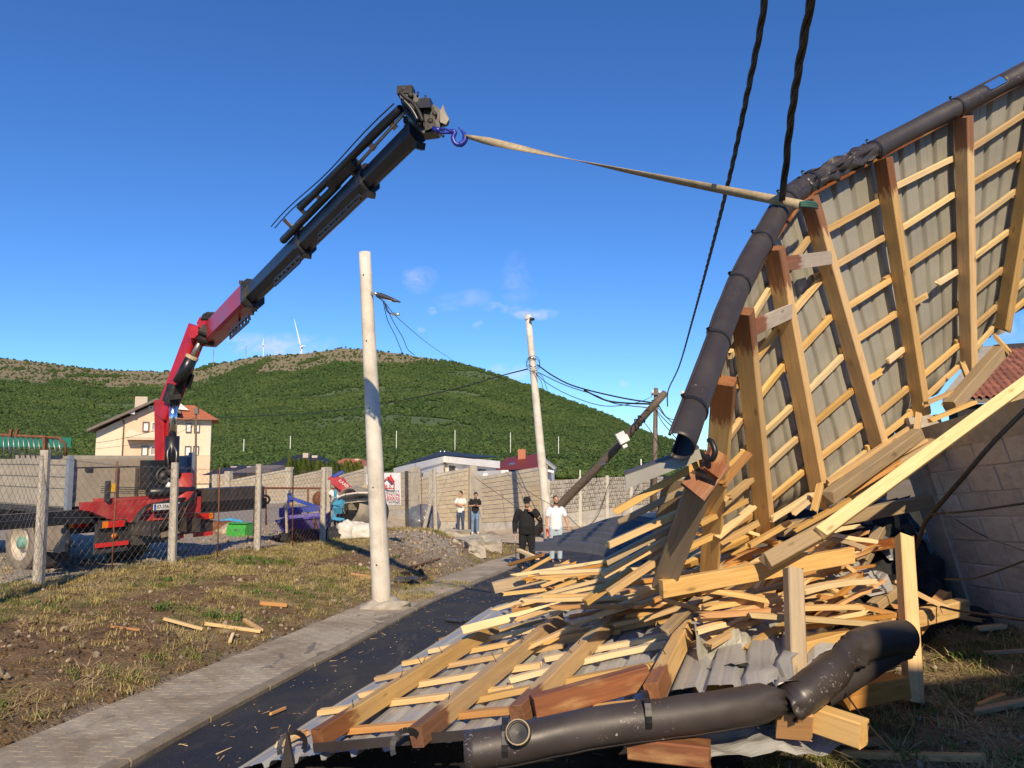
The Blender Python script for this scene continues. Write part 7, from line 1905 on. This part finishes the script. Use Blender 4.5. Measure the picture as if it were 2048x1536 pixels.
# red implement arm with letters
ri = thing('red_implement', base(690, 1010, 21), 'red angled implement arm with white lettering standing behind the fence', 'implement')
Yr = 20.6
MB().bar(at(664, 956, Yr), at(706, 988, Yr), .28, .16, up=(0, -1, .2), ch=.02).wbuild('arm', M['crane_red'], ri)
MB().bar(at(661, 954, Yr + .1), at(690, 990, Yr + .1), .16, .2, up=(0, -1, .2), ch=.02).wbuild('arm', M['crane_red'], ri)
MB().bar(at(665, 954, Yr), at(686, 944, Yr), .16, .10, ch=.02).wbuild('blue_cap', M['implement_blue'], ri)
MB().bar(at(684, 956, Yr), at(700, 984, Yr), .10, .1, up=(0, -1, .2)).wbuild('link', M['crane_red'], ri)
a, b = at(679, 962, Yr - .11), at(700, 980, Yr - .11)
Mx = frame_on(a, b, (0, -1, .25)); text('KAABUR', .16, frame_on(at(678, 960, Yr - .10), at(702, 979, Yr - .10), (0, -1, .2)), M['white'], ri, 'lettering', font_scale=(.75, .8))
MB().bar(at(690, 985, Yr), at(694, 1040, Yr + .2), .10, .10).wbuild('leg', M['truck_dark'], ri)
# light blue implement
lb_ = thing('light_blue_implement', base(672, 1040, 20), 'light blue seeder frame beside the mixer drum', 'implement')
for a, b, w_ in (((671, 980), (668, 1036), .08), ((664, 1036), (686, 1040), .12), ((673, 1004), (680, 1010), .3), ((676, 1012), (678, 1024), .22), ((668, 1036), (662, 1042), .1), ((684, 1038), (690, 1046), .1)): MB().bar(at(*a, 19.6), at(*b, 19.7), w_, w_ * .7, ch=.01).wbuild('frame_part', M['light_blue'], lb_)
# mixer drum under a raised lid
mx_ = thing('mixer_drum', base(708, 1040, 20.6), 'big dark open drum machine under a raised canopy behind the pole', 'machine')
c = at(712, 1018, 20.4); ax_ = Vector((-.55, -.8, .25)).normalized()
MB().lathe(c, ax_, [(.0, -.9), (.45, -.85), (.62, -.4), (.62, .1), (.52, .38), (.49, .38), (.56, .1), (.3, -.5), (0, -.6)], 28).wbuild('drum', M['drum'], mx_)
m_ = MB(); arc = [at(u, v, 19.9) for u, v in ((676, 1010), (684, 999), (700, 993), (722, 990), (745, 990))]
for i in range(4): m_.bar(arc[i], arc[i + 1], .9, .04, up=(0, .2, 1))
m_.wbuild('canopy', M['sack'], mx_)
MB().bar(at(682, 1004, 19.8), at(740, 998, 19.8), .05, .09).wbuild('crossbar', M['tanpost'], mx_); MB().bar(at(660, 982, 20), at(684, 1002, 20), .06, .12).wbuild('white_arm', M['white'], mx_)
for u in (684, 728): MB().bar(at(u, 1028, 20.4), at(u + 2, 1066, 20.4), .09, .09).wbuild('leg', M['truck_dark'], mx_)
MB().lathe(at(730, 980, 21), (0, -1, 0), [(.16, 0), (.16, .1), (.1, .12), (0, .12)], 18).wbuild('pulley', M['strap'], mx_)
MB().lathe(at(642, 998, 20.9), (0, -1, 0), [(.24, 0), (.24, .04), (.06, .05), (0, .05)], 20).wbuild('disc_blade', M['rust'], mx_)
# sacks and rags
def lump(name, c, d, label, mt, cat, seed, amp=.25):
    bm = bmesh.new(); bmesh.ops.create_icosphere(bm, subdivisions=4, radius=1); mb = MB()
    for q in bm.verts:
        dd = q.co.normalized(); k = 1 + amp * noise.noise(dd * 1.6 + Vector((seed, 0, 0))) + amp * .5 * noise.noise(dd * 4 + Vector((0, seed, 0)))
        q.co = Vector((dd.x * d[0] * k, dd.y * d[1] * k, max(-d[2] * .5, dd.z * d[2] * k)))
    mb.add([q.co.copy() for q in bm.verts], [[q.index for q in f.verts] for f in bm.faces], 0, True); bm.free()
    return tag(mb.build(name, M[mt], None, Matrix.Translation(c)), label, cat)
lump('sack', base(690, 1062, 19.2) + Vector((0, 0, .16)), (.30, .3, .30), 'upright white sack at the foot of the mixer drum', 'sack', 'sack', 3)
lump('sack', base(718, 1060, 19.4) + Vector((0, 0, .14)), (.50, .35, .26), 'long white sack slumped behind the concrete pole', 'sack', 'sack', 9)
lump('rag_heap', base(610, 1072, 18.9) + Vector((0, 0, .10)), (.75, .3, .22), 'black rag heap below the blue bucket', 'dark_matt', 'rags', 5)
lump('rag_heap', base(668, 1062, 19.1) + Vector((0, 0, .10)), (.32, .3, .26), 'dark tarpaulin bundle left of the white sacks', 'dark_matt', 'rags', 15)
lump('tarp_heap', base(845, 1050, 25) + Vector((0, 0, .30)), (.55, .4, .75), 'grey folded tarpaulin hanging beside the banner', 'film', 'tarpaulin', 25)
lump('junk_heap', base(440, 1012, 24) + Vector((0, 0, .12)), (.9, .4, .22), 'rusty scrap heap at the far side of the yard', 'rust', 'scrap', 35)
lump('junk_heap', base(458, 1006, 25) + Vector((0, 0, .16)), (.5, .3, .2), 'light blue tarpaulin scrap at the far side of the yard', 'light_blue', 'scrap', 36)
lump('junk_heap', base(478, 1016, 23) + Vector((0, 0, .10)), (.7, .4, .22), 'brown earth and brush heap beside the outrigger', 'stone', 'heap', 37)
# pipe rail and gate posts
ga = thing('pipe_rail', base(560, 1060, 21.6), 'long rusty pipe rail on thin posts across the yard', 'rail')
MB().tube([at(520, 976, 21.6), at(672, 977, 21.6)], .03, 8).wbuild('rail', M['rust'], ga)
for u in (532, 616, 660): MB().tube([at(u, 976, 21.6), at(u, 1050, 21.6)], .028, 8).wbuild('post', M['rust'], ga)
gt = thing('gate_post', base(656, 1052, 20.2), 'pale timber post left of the light blue seeder', 'post'); MB().bar(at(657, 1056, 20.2), at(658, 960, 20.2), .10, .10).wbuild('shaft', M['tanpost'], gt)
gt = thing('gate_post', base(575, 1062, 17.5), 'pale stake standing beside the outrigger jack', 'post'); MB().bar(at(574, 1066, 17.5), at(572, 1003, 17.5), .06, .05).wbuild('shaft', M['tanpost'], gt)
hr = thing('hose_reel', at(531, 999, 17.4), 'round coiled hose on the outrigger end', 'hose')
for k in range(3): MB().tube([at(531 + (9 - k) * math.cos(a), 999 + (9 - k) * math.sin(a), 17.2 + k * .03) for a in np.linspace(0, 6.28, 20)[:-1]], .016, 6, closed=True).wbuild('coil', M['cable'], hr)
# banner
bn = thing('banner', at(772, 1014, 22.0), 'white company banner with red house logo tied to the fence', 'banner')
c00, c10, c11, c01 = at(733, 1012, 21.9), at(802, 1010, 22.1), at(801, 945, 22.1), at(733, 946, 21.9)
m_ = MB(); nn_ = 16
for j in range(nn_ + 1):
    for i in range(nn_ + 1): p = c00.lerp(c10, i / nn_).lerp(c01.lerp(c11, i / nn_), j / nn_); p.y += .012 * math.sin(i * 1.3) + .012 * noise.noise(p * 4); m_.v.append(p)
for j in range(nn_):
    for i in range(nn_): m_.f.append([j * (nn_ + 1) + i, j * (nn_ + 1) + i + 1, (j + 1) * (nn_ + 1) + i + 1, (j + 1) * (nn_ + 1) + i]); m_.m.append(0); m_.sm.append(True)
m_.wbuild('cloth', M['banner'], bn, fixn=False)
def onb(u, v): return at(u, v, 21.93)
def btext(s, u, v, hpx, mt, name, k=1.0):
    text(s, hpx / FPX * 22 * 1.38, Matrix.Translation(onb(u, v)) @ Matrix.Rotation(R(2), 4, 'Z') @ RXP, M[mt], bn, name, font_scale=(k, 1), align='RIGHT')
btext('FIRMA NDERTIMORE', 799, 983, 5, 'lamp_grey', 'banner_text', .42)
btext('KRASNIQI', 800, 995, 12, 'sign_red', 'banner_name', .50)
btext('Tel. 044/ 508 /110', 799, 1006, 5, 'lamp_grey', 'banner_text', .42)
lg = MB()
for a, b in (((768, 977), (768, 966)), ((788, 977), (788, 964)), ((767, 977), (789, 977)), ((764, 967), (774, 955)), ((774, 955), (783, 965))): lg.bar(onb(*a), onb(*b), .012, .028)
lg.prism([onb(774, 954), onb(783, 952), onb(790, 964), onb(782, 965)], (0, -.006, 0)); lg.prism([onb(780, 953), onb(783, 953), onb(783, 949), onb(780, 949)], (0, -.007, 0))
for u in (770.5, 773.5): lg.bar(onb(u, 976), onb(u, 969), .012, .028)
lg.wbuild('house_logo', M['sign_red'], bn); btext('K', 783, 972, 6, 'lamp_grey', 'logo_text', .9)
# broken dark tiles behind the pole foot
for k, (u, v, s, tlt) in enumerate([(800, 1166, .24, .5), (828, 1168, .26, .3), (842, 1158, .20, 1.1), (811, 1155, .22, .8), (850, 1168, .14, .2), (819, 1173, .24, .1)]):
    p = gp(u, v); m_ = MB(); m_.prism([(-s * .5, -s * .3, 0), (s * .45, -s * .35, 0), (s * .5, s * .2, 0), (s * .05, s * .4, 0), (-s * .4, s * .3, 0)], (0, 0, .02))
    o = m_.build('broken_tile', M['slate'], None, Matrix.Translation(p + Vector((0, 0, .06 + .04 * (k % 3)))) @ Matrix.Rotation(k * 1.1, 4, 'Z') @ Matrix.Rotation(tlt, 4, 'X'))
    tag(o, 'broken dark roof tile behind the concrete pole foot, %s of six from the left' % ['first', 'fourth', 'fifth', 'second', 'sixth', 'third'][k], 'roof tile', 'broken tiles behind the pole')
# concrete chunks at the end of the bank
chk = [((800 + 120, 1078), (.34, .22, .16), 'flat concrete slab tipped at the edge of the bank, furthest back'), ((935, 1092), (.42, .22, .14), 'long concrete chunk in the middle of the rubble row'), ((950, 1108), (.26, .24, .22), 'squarish concrete chunk nearest the pavement'),
       ((962, 1092), (.24, .2, .2), 'upright concrete chunk behind the squarish one'), ((975, 1100), (.34, .24, .18), 'tan concrete chunk right of the squarish one'), ((990, 1100), (.2, .2, .16), 'small tan concrete chunk at the right end of the rubble row'), ((915, 1066), (.5, .3, .1), 'pale slab edge in front of the two young men')]
for k, ((u, v), d, lbl) in enumerate(chk):
    p = gp(u, v); bm = bmesh.new(); bmesh.ops.create_cube(bm, size=2); bmesh.ops.subdivide_edges(bm, edges=bm.edges[:], cuts=3, use_grid_fill=True); mb = MB()
    for q in bm.verts: q.co = Vector((q.co.x * d[0], q.co.y * d[1], q.co.z * d[2])) * (1 + .35 * noise.noise(q.co * 1.1 + Vector((k * 7, 0, 0)))) + Vector((noise.noise(q.co * 3), noise.noise(q.co * 3 + Vector((3, 0, 0))), 0)) * .03
    mb.add([q.co.copy() for q in bm.verts], [[q.index for q in f.verts] for f in bm.faces]); bm.free()
    tag(mb.build('concrete_chunk', M['rough_concrete'], None, Matrix.Translation(p + Vector((0, 0, d[2] * .6))) @ Matrix.Rotation(k * .9, 4, 'Z') @ Matrix.Rotation(.25 * math.sin(k * 3), 4, 'X')), lbl, 'rubble')
# unseen house added behind the camera, right, to shade wall foot and grass
nh = thing('shade_house', (8.2, -6.0, .4), 'plain two-storey house added unseen behind the camera on the right for its shade', 'house')
NX, NYf = 3.40, -3.0
MB().box((NX + 5, NYf - 4.5, 2.6), (10, 9, 5.8)).wbuild('wall', M['cream'], nh)
m_ = MB(); x0, x1, y0, y1, ze = NX - .3, NX + 10.3, NYf - 9.3, NYf + .3, 5.5
m_.add([Vector(q) for q in ((x0, y0, ze), (x1, y0, ze), (x1, y1, ze), (x0, y1, ze), (x0 + 3, (y0 + y1) / 2, ze + 1.3), (x1 - 3, (y0 + y1) / 2, ze + 1.3))], [(0, 1, 5, 4), (1, 2, 5), (2, 3, 4, 5), (3, 0, 4), (0, 3, 2, 1)]); m_.wbuild('roof', M['roof_red'], nh)
for k in range(3):
    for z in (1.2, 3.6):
        f = MB().box((NX + 1.5 + k * 3, NYf + .01, z), (1.3, .10, 1.3)).wbuild('window', M['white'], nh); MB().box((NX + 1.5 + k * 3, NYf + .055, z), (1.1, .03, 1.1)).wbuild('pane', M['glass'], f)
# ---------------------------------------------------------------- people
def limb(mb, pts, radii, flatten=1.0, flat0=False):
    """tapering limb through pts with rounded ends; rings across the local direction"""
    P = [Vector(p) for p in pts]; rings = []
    def ring(c, t, r):
        a = t.cross(Vector((0, 1, 0)) if abs(t.y) < .9 else Vector((1, 0, 0))).normalized(); b = t.cross(a).normalized()
        if isinstance(r, (tuple, list)): return (c, a * r[0], b * r[1])
        return (c, a * r, b * r * flatten)
    n = len(P)
    for i in range(n):
        t = (P[min(i + 1, n - 1)] - P[max(i - 1, 0)]).normalized(); r = radii[i]
        rm = max(r) if isinstance(r, (tuple, list)) else r
        sc_ = lambda r_, k: (r_[0] * k, r_[1] * k) if isinstance(r_, (tuple, list)) else r_ * k
        if i == 0 and not flat0: rings.append(ring(P[0] - t * rm * .55, t, sc_(r, .45))); rings.append(ring(P[0] - t * rm * .25, t, sc_(r, .85)))
        rings.append(ring(P[i], t, r))
        if i == n - 1: rings.append(ring(P[i] + t * rm * .25, t, sc_(r, .85))); rings.append(ring(P[i] + t * rm * .55, t, sc_(r, .45)))
    mb.loft(rings, 14)
def remesh(o, vox, it=3):
    m_ = o.modifiers.new('skin', 'REMESH'); m_.mode = 'VOXEL'; m_.voxel_size = vox; m_.use_smooth_shade = True
    if it: s_ = o.modifiers.new('soften', 'SMOOTH'); s_.factor = .5; s_.iterations = it
    return o
def ellip(mb, c, r, n=16):
    c = Vector(c); rings = []
    for i in range(9):
        a = -math.pi / 2 + math.pi * (i + .5) / 9.5 * 1.03; rings.append((c + Vector((0, 0, math.sin(a) * r[2])), Vector((math.cos(a) * r[0], 0, 0)), Vector((0, math.cos(a) * r[1], 0))))
    mb.loft(rings, n)
def hand(mb, wrist, dirv, palm, curl=.5, thumb=1):
    """palm, four unequal bent fingers and a thumb from the side of the palm"""
    d = Vector(dirv).normalized(); pn = Vector(palm).normalized(); sd_ = d.cross(pn).normalized() * thumb; w_ = Vector(wrist)
    limb(mb, [w_, w_ + d * .05, w_ + d * .088], [(.022, .018), (.037, .018), (.036, .015)])
    mb_ = [(-.027, .062), (-.009, .074), (.010, .070), (.028, .055)]
    for o_, L in mb_:
        b = w_ + d * .088 + sd_ * o_; k1 = b + (d * math.cos(curl) + pn * math.sin(curl)) * L * .5; k2 = k1 + (d * math.cos(curl * 2.2) + pn * math.sin(curl * 2.2)) * L * .5
        limb(mb, [b - d * .02, b, k1, k2], [.0095, .0095, .009, .0075])
    t0 = w_ + d * .03 + sd_ * -.03; t1 = t0 + (d * .6 - sd_ * .7 + pn * .3).normalized() * .035; t2 = t1 + (d * .85 - sd_ * .25 + pn * .4).normalized() * .03
    limb(mb, [w_ + d * .025 - sd_ * .012, t0, t1, t2], [.013, .012, .0105, .0085])
def person(loc, yaw, Ht, J, label, shirt, trousers, sleeve='short', belly=0.0, hair='hair', cap=None, beard=False, shoes='boot', collar=True, boots=False, tuck=0.0, head_turn=0.0, head_nod=0.0, bulk=1.0):
    k = Ht / 1.80
    o = thing('person', loc, label, 'person', rz=yaw)
    v = lambda p: Vector(p) * k
    g = dict(pel=(0, 0, .96), wai=(0, 0, 1.10), che=(0, .0, 1.33), nek=(0, .012, 1.49), hed=(0, -.015, 1.675), shL=(-.185, .01, 1.445), shR=(.185, .01, 1.445), elL=(-.235, .03, 1.16), elR=(.235, .03, 1.16), wrL=(-.235, -.05, .92), wrR=(.235, -.05, .92),
             hiL=(-.09, 0, .93), hiR=(.09, 0, .93), knL=(-.105, -.02, .50), knR=(.105, -.02, .50), anL=(-.11, .02, .09), anR=(.11, .02, .09), hdL=(0, -.1, -1), hdR=(0, -.1, -1), pmL=(1, 0, 0), pmR=(-1, 0, 0))
    g.update(J)
    p = {q: (v(g[q]) if q[:2] not in ('hd', 'pm') else Vector(g[q])) for q in g if q != 'curl'}
    b = MB(); s = k
    limb(b, [p['pel'], p['wai'], p['che'], p['nek'] + v((0, 0, -.06))], [(.155 * s, .105 * s), (.145 * s, .10 * s), (.165 * s, .11 * s), (.09 * s, .075 * s)])
    HC = p['hed']; up_ = (HC - p['nek']).normalized()
    limb(b, [p['nek'] - v((0, 0, .05)), p['nek'] + v((0, -.005, .03)), HC - v((0, -.01, .06))], [.058 * s, .054 * s, .056 * s])
    hr_ = Matrix.Rotation(head_turn, 3, 'Z') @ Matrix.Rotation(head_nod, 3, 'X')
    hv = lambda q: HC + hr_ @ (Vector(q) * s)
    hb = MB(); ellip(hb, (0, 0, .018), (.076, .094, .105)); ellip(hb, (0, -.028, -.055), (.056, .064, .062)); limb(hb, [(0, -.088, .02), (0, -.108, -.012), (0, -.104, -.022)], [.010, .014, .013])
    for q in (-1, 1): ellip(hb, (q * .078, .008, -.005), (.010, .02, .032)); ellip(hb, (q * .03, -.083, .028), (.022, .012, .007))
    limb(hb, [(-.02, -.088, -.058), (.02, -.088, -.058)], [.008, .008])
    b.add([HC + hr_ @ (q * s) for q in hb.v], hb.f, 0, True)
    for q in 'LR':
        limb(b, [p['sh' + q] + v((.03 if q == 'L' else -.03, 0, 0)), p['sh' + q].lerp(p['el' + q], .35), p['el' + q], p['el' + q].lerp(p['wr' + q], .35), p['wr' + q]], [.058 * s, .05 * s, .040 * s, .042 * s, .027 * s])
        hand(b, p['wr' + q], p['hd' + q], p['pm' + q], g.get('curl', .55), 1 if q == 'L' else -1)
        limb(b, [p['hi' + q], p['kn' + q], p['an' + q]], [.082 * s, .052 * s, .036 * s])
        limb(b, [p['an' + q], p['an' + q] + v((0, -.06, -.05)), p['an' + q] + v((0, -.15, -.06))], [.036 * s, .036 * s, .03 * s])
    remesh(b.build('body', M['skin'], o), .0075 * s, 2)
    # shirt
    c = MB(); B_ = belly
    limb(c, [p['pel'] + v((0, 0, .0 - (.08 if not tuck else 0))), p['wai'] + v((0, -B_ * .5, 0)), p['wai'].lerp(p['che'], .5) + v((0, -B_ * .4, 0)), p['che'], p['nek'] + v((0, 0, -.045))],
         [((.172 + B_) * s, (.125 + B_ * .8) * s), ((.165 + B_) * s, (.122 + B_) * s), ((.17 + B_ * .6) * s, (.125 + B_ * .6) * s), (.182 * s, .128 * s), (.085 * s, .080 * s)], flat0=True)
    for q in 'LR':
        sh, el, wr = p['sh' + q], p['el' + q], p['wr' + q]; si = v((.04 if q == 'L' else -.04, 0, 0))
        if sleeve == 'short': limb(c, [sh + si, sh.lerp(el, .3), sh.lerp(el, .72)], [.074 * s, .070 * s, .066 * s])
        else: limb(c, [sh + si, sh.lerp(el, .4), el, el.lerp(wr, .5), wr.lerp(el, .04)], [.082 * s * bulk, .074 * s * bulk, .062 * s * bulk, .056 * s * bulk, .045 * s * bulk])
    so_ = remesh(c.build('shirt', M[shirt], o), .011 * s, 2)
    if collar:
        q = MB(); q.tube([p['nek'] + v((math.cos(a) * .068, math.sin(a) * .062 - .006, -.012 - .012 * math.sin(a + math.pi) * -1)) for a in np.linspace(0, 6.28, 18)[:-1]], .013 * s, 6, closed=True); q.build('collar', M[shirt], so_)
    # trousers
    c = MB(); limb(c, [p['pel'] + v((0, 0, -.05)), p['pel'] + v((0, 0, .05)), p['pel'] + v((0, 0, .10 if tuck else .06))], [((.16 + belly * .4) * s, (.115 + belly * .3) * s), ((.155 + belly * .5) * s, (.112 + belly * .4) * s), (.15 * s, .108 * s)])
    for q in 'LR':
        hi, kn, an = p['hi' + q], p['kn' + q], p['an' + q]; end = an.lerp(kn, .45 if boots else .02)
        limb(c, [hi + v((0, 0, .0)), hi.lerp(kn, .5), kn, kn.lerp(an, .5) if not boots else kn.lerp(end, .6), end], [.100 * s * bulk, .092 * s * bulk, .070 * s * bulk, .066 * s * bulk, .062 * s * bulk])
    remesh(c.build('trousers', M[trousers], o), .011 * s, 2)
    for q in 'LR':
        an = p['an' + q]; c = MB(); ft = v((-.02 if q == 'L' else .02, 0, 0))
        limb(c, [an + v((0, .045, -.045)), an + v((0, -.04, -.047)) + ft * .4, an + v((0, -.15, -.058)) + ft], [(.042 * s, .042 * s), (.046 * s, .044 * s), (.040 * s, .030 * s)])
        if boots: limb(c, [an + v((0, .01, -.03)), an.lerp(p['kn' + q], .3), an.lerp(p['kn' + q], .72)], [.052 * s, .060 * s, .068 * s])
        remesh(c.build('boot' if boots else 'shoe', M[shoes], o), .009 * s, 1)
    # head details
    for q in (-1, 1):
        e = MB(); ellip(e, hv((q * .031, -.082, .012)), (.011 * s, .006 * s, .006 * s), 8); e.build('eye', M['ink'], o)
        e = MB(); e.tube([hv((q * .014, -.092, .034)), hv((q * .032, -.090, .040)), hv((q * .050, -.076, .034))], .0045 * s, 6); e.build('eyebrow', M['hair'], o)
    if cap:
        c = MB(); c.lathe(hv((0, 0, 0)), hr_ @ Vector((0, .12, 1)), [(.094 * s, .035 * s), (.097 * s, .05 * s), (.095 * s, .095 * s), (.075 * s, .135 * s), (.03 * s, .148 * s), (0, .15 * s)], 22); co_ = c.build('cap', M[cap], o)
        c = MB(); c.prism([hv((-.07, -.05, .048)), hv((-.06, -.12, .036)), hv((-.02, -.155, .03)), hv((.02, -.155, .03)), hv((.06, -.12, .036)), hv((.07, -.05, .048))], hr_ @ Vector((0, 0, .008))); c.build('visor', M[cap], co_)
    else:
        c = MB(); rnd = random.Random(int(Ht * 1000))
        bm = bmesh.new(); bmesh.ops.create_icosphere(bm, subdivisions=4, radius=1); vv, keep = [], set()
        for q in bm.verts:
            d = q.co.normalized(); line = .035 + .02 * noise.noise(d * 5); z_ = d.z * .105 + .018
            thick = {'hair': 1.13, 'crop': 1.035}.get(hair, 1.1) + .05 * noise.noise(d * 7)
            vv.append(hv((d.x * .078 * thick, d.y * .096 * thick + .003, .018 + d.z * .108 * thick)))
            if z_ > .062 - .09 * smooth01((d.y + .75) / 1.1) and not (d.y < -.75 and z_ < .085): keep.add(q.index)
        c.add(vv, [[q.index for q in f.verts] for f in bm.faces if all(q.index in keep for q in f.verts)], 0, True); bm.free()
        c.build('hair', M['hair' if hair == 'hair' else 'beard'], o)
    if beard:
        c = MB(); bm = bmesh.new(); bmesh.ops.create_icosphere(bm, subdivisions=4, radius=1); vv, keep = [], set()
        for q in bm.verts:
            d = q.co.normalized(); vv.append(hv((d.x * .062, -.024 + d.y * .070, -.056 + d.z * .068)))
            if d.z < .35 and d.y < .35 and not (abs(d.x) < .33 and d.z > -.12 and d.y < -.8): keep.add(q.index)
        c.add(vv, [[q.index for q in f.verts] for f in bm.faces if all(q.index in keep for q in f.verts)], 0, True); bm.free(); c.build('beard', M['beard'], o)
    return o, p, WM[o]
# man in black smoking, boots, stick in the right hand (left in the picture)
p0 = gp(1054, 1137); p0.z = H0(p0.x, p0.y)
if p0.x < xk(p0.y): p0.z += .0
bo, bj, bM = person(p0, R(0), 1.80, dict(elR=(.345, -.05, 1.20), wrR=(.13, -.20, 1.46), hdR=(-.55, -.1, .45), pmR=(-.3, .9, .2), elL=(-.31, .04, 1.15), wrL=(-.31, -.03, .89), hdL=(0, -.15, -1), pmL=(1, 0, 0), shL=(-.225, .01, 1.44), shR=(.225, .01, 1.44), curl=.8,
    knL=(-.12, -.03, .50), knR=(.125, -.03, .50), anL=(-.125, .02, .09), anR=(.15, .02, .09), hed=(0, -.03, 1.665)), 'man in black shirt, cap and rubber boots smoking beside the road', 'cloth_black', 'cloth_black', 'long', belly=.05, bulk=1.18, cap='cloth_black', boots=True, head_nod=R(6))
hp_ = bM @ (bj['wrL'] + Vector((0, -.04, -.08)))
st_ = MB().tube([hp_ + Vector((0, 0, .12)), hp_ + Vector((.03, .04, -.55))], .011, 8).wbuild('walking_stick', M['steel']); tag(st_, 'thin metal bar held by the man in black', 'bar')
hp_ = bM @ (bj['wrR'] + Vector((-.06, -.06, .05))); tag(MB().tube([hp_, hp_ + Vector((-.01, -.07, .01))], .004, 6).wbuild('cigarette', M['white']), 'cigarette in the hand of the man in black', 'cigarette')
# bearded man in white T-shirt, drill in hand
p0 = gp(1112, 1124); p0.z = H0(p0.x, p0.y)
wo_, wj, wM = person(p0, R(4), 1.84, dict(elL=(-.245, .03, 1.17), wrL=(-.25, -.02, .93), elR=(.29, .02, 1.17), wrR=(.345, -.05, .94), hdR=(.2, -.15, -1), pmR=(-1, 0, 0), curl=.7), 'bearded man in white T-shirt and pale jeans holding a red drill', 'cloth_white', 'denim_pale', 'short', hair='crop', belly=.01, bulk=1.1, beard=True, head_turn=R(10))
hp_ = wM @ (wj['wrL'] + Vector((0, -.05, -.09)))
dr = thing('power_drill', hp_, 'red cordless drill held by the man in white', 'drill')
MB().bar(hp_ + Vector((0, 0, .06)), hp_ + Vector((.0, -.01, -.10)), .05, .055, up=(0, 1, 0), ch=.01).wbuild('handle', M['crane_red'], dr)
MB().bar(hp_ + Vector((.005, .04, .03)), hp_ + Vector((.02, -.05, -.16)), .07, .07, up=(0, 1, 0), ch=.015).wbuild('body', M['crane_red'], dr)
MB().tube([hp_ + Vector((.02, -.05, -.16)), hp_ + Vector((.025, -.06, -.22)), hp_ + Vector((.03, -.065, -.30))], [.024, .014, .004], 8).wbuild('chuck', M['black_iron'], dr)
MB().tube([wM @ (wj['wrL'] + Vector((math.cos(a) * .033, math.sin(a) * .03, .01))) for a in np.linspace(0, 6.28, 12)[:-1]], .008, 6, closed=True).wbuild('wristwatch', M['white'], wo_)
# two young men on the driveway
p0 = gp(921, 1067); 
yo, yj, yM = person(p0 + Vector((0, 0, .03)), R(-18), 1.86, dict(elL=(-.245, -.03, 1.20), wrL=(.03, -.215, 1.19), hdL=(1, -.1, .05), pmL=(0, 1, 0), elR=(.245, -.03, 1.20), wrR=(-.02, -.19, 1.25), hdR=(-1, -.15, .05), pmR=(0, 1, 0), curl=.3),
    'young man in cream T-shirt standing with folded arms on the driveway', 'cloth_cream', 'denim_dark', 'short', head_turn=R(-28))
p0 = gp(950, 1069)
zo, zj, zM = person(p0 + Vector((0, 0, .03)), R(8), 1.84, dict(elL=(-.235, .0, 1.18), wrL=(-.05, -.22, 1.22), hdL=(.8, -.4, .2), pmL=(.3, .5, .9), elR=(.235, .0, 1.18), wrR=(.06, -.22, 1.20), hdR=(-.6, -.5, .2), pmR=(-.3, .5, .9), hed=(.02, -.06, 1.655), curl=.6),
    'young man in black T-shirt and blue jeans looking down at his phone', 'cloth_black', 'denim', 'short', shoes='white', head_nod=R(28), head_turn=R(10))
hp_ = zM @ (zj['wrL'] + Vector((.06, -.07, .03))); tag(MB().bar(hp_ + Vector((0, 0, -.05)), hp_ + Vector((.01, -.03, .08)), .07, .01, up=(0, -1, .4)).wbuild('phone', M['ink']), 'dark phone held by the young man in black T-shirt', 'phone')
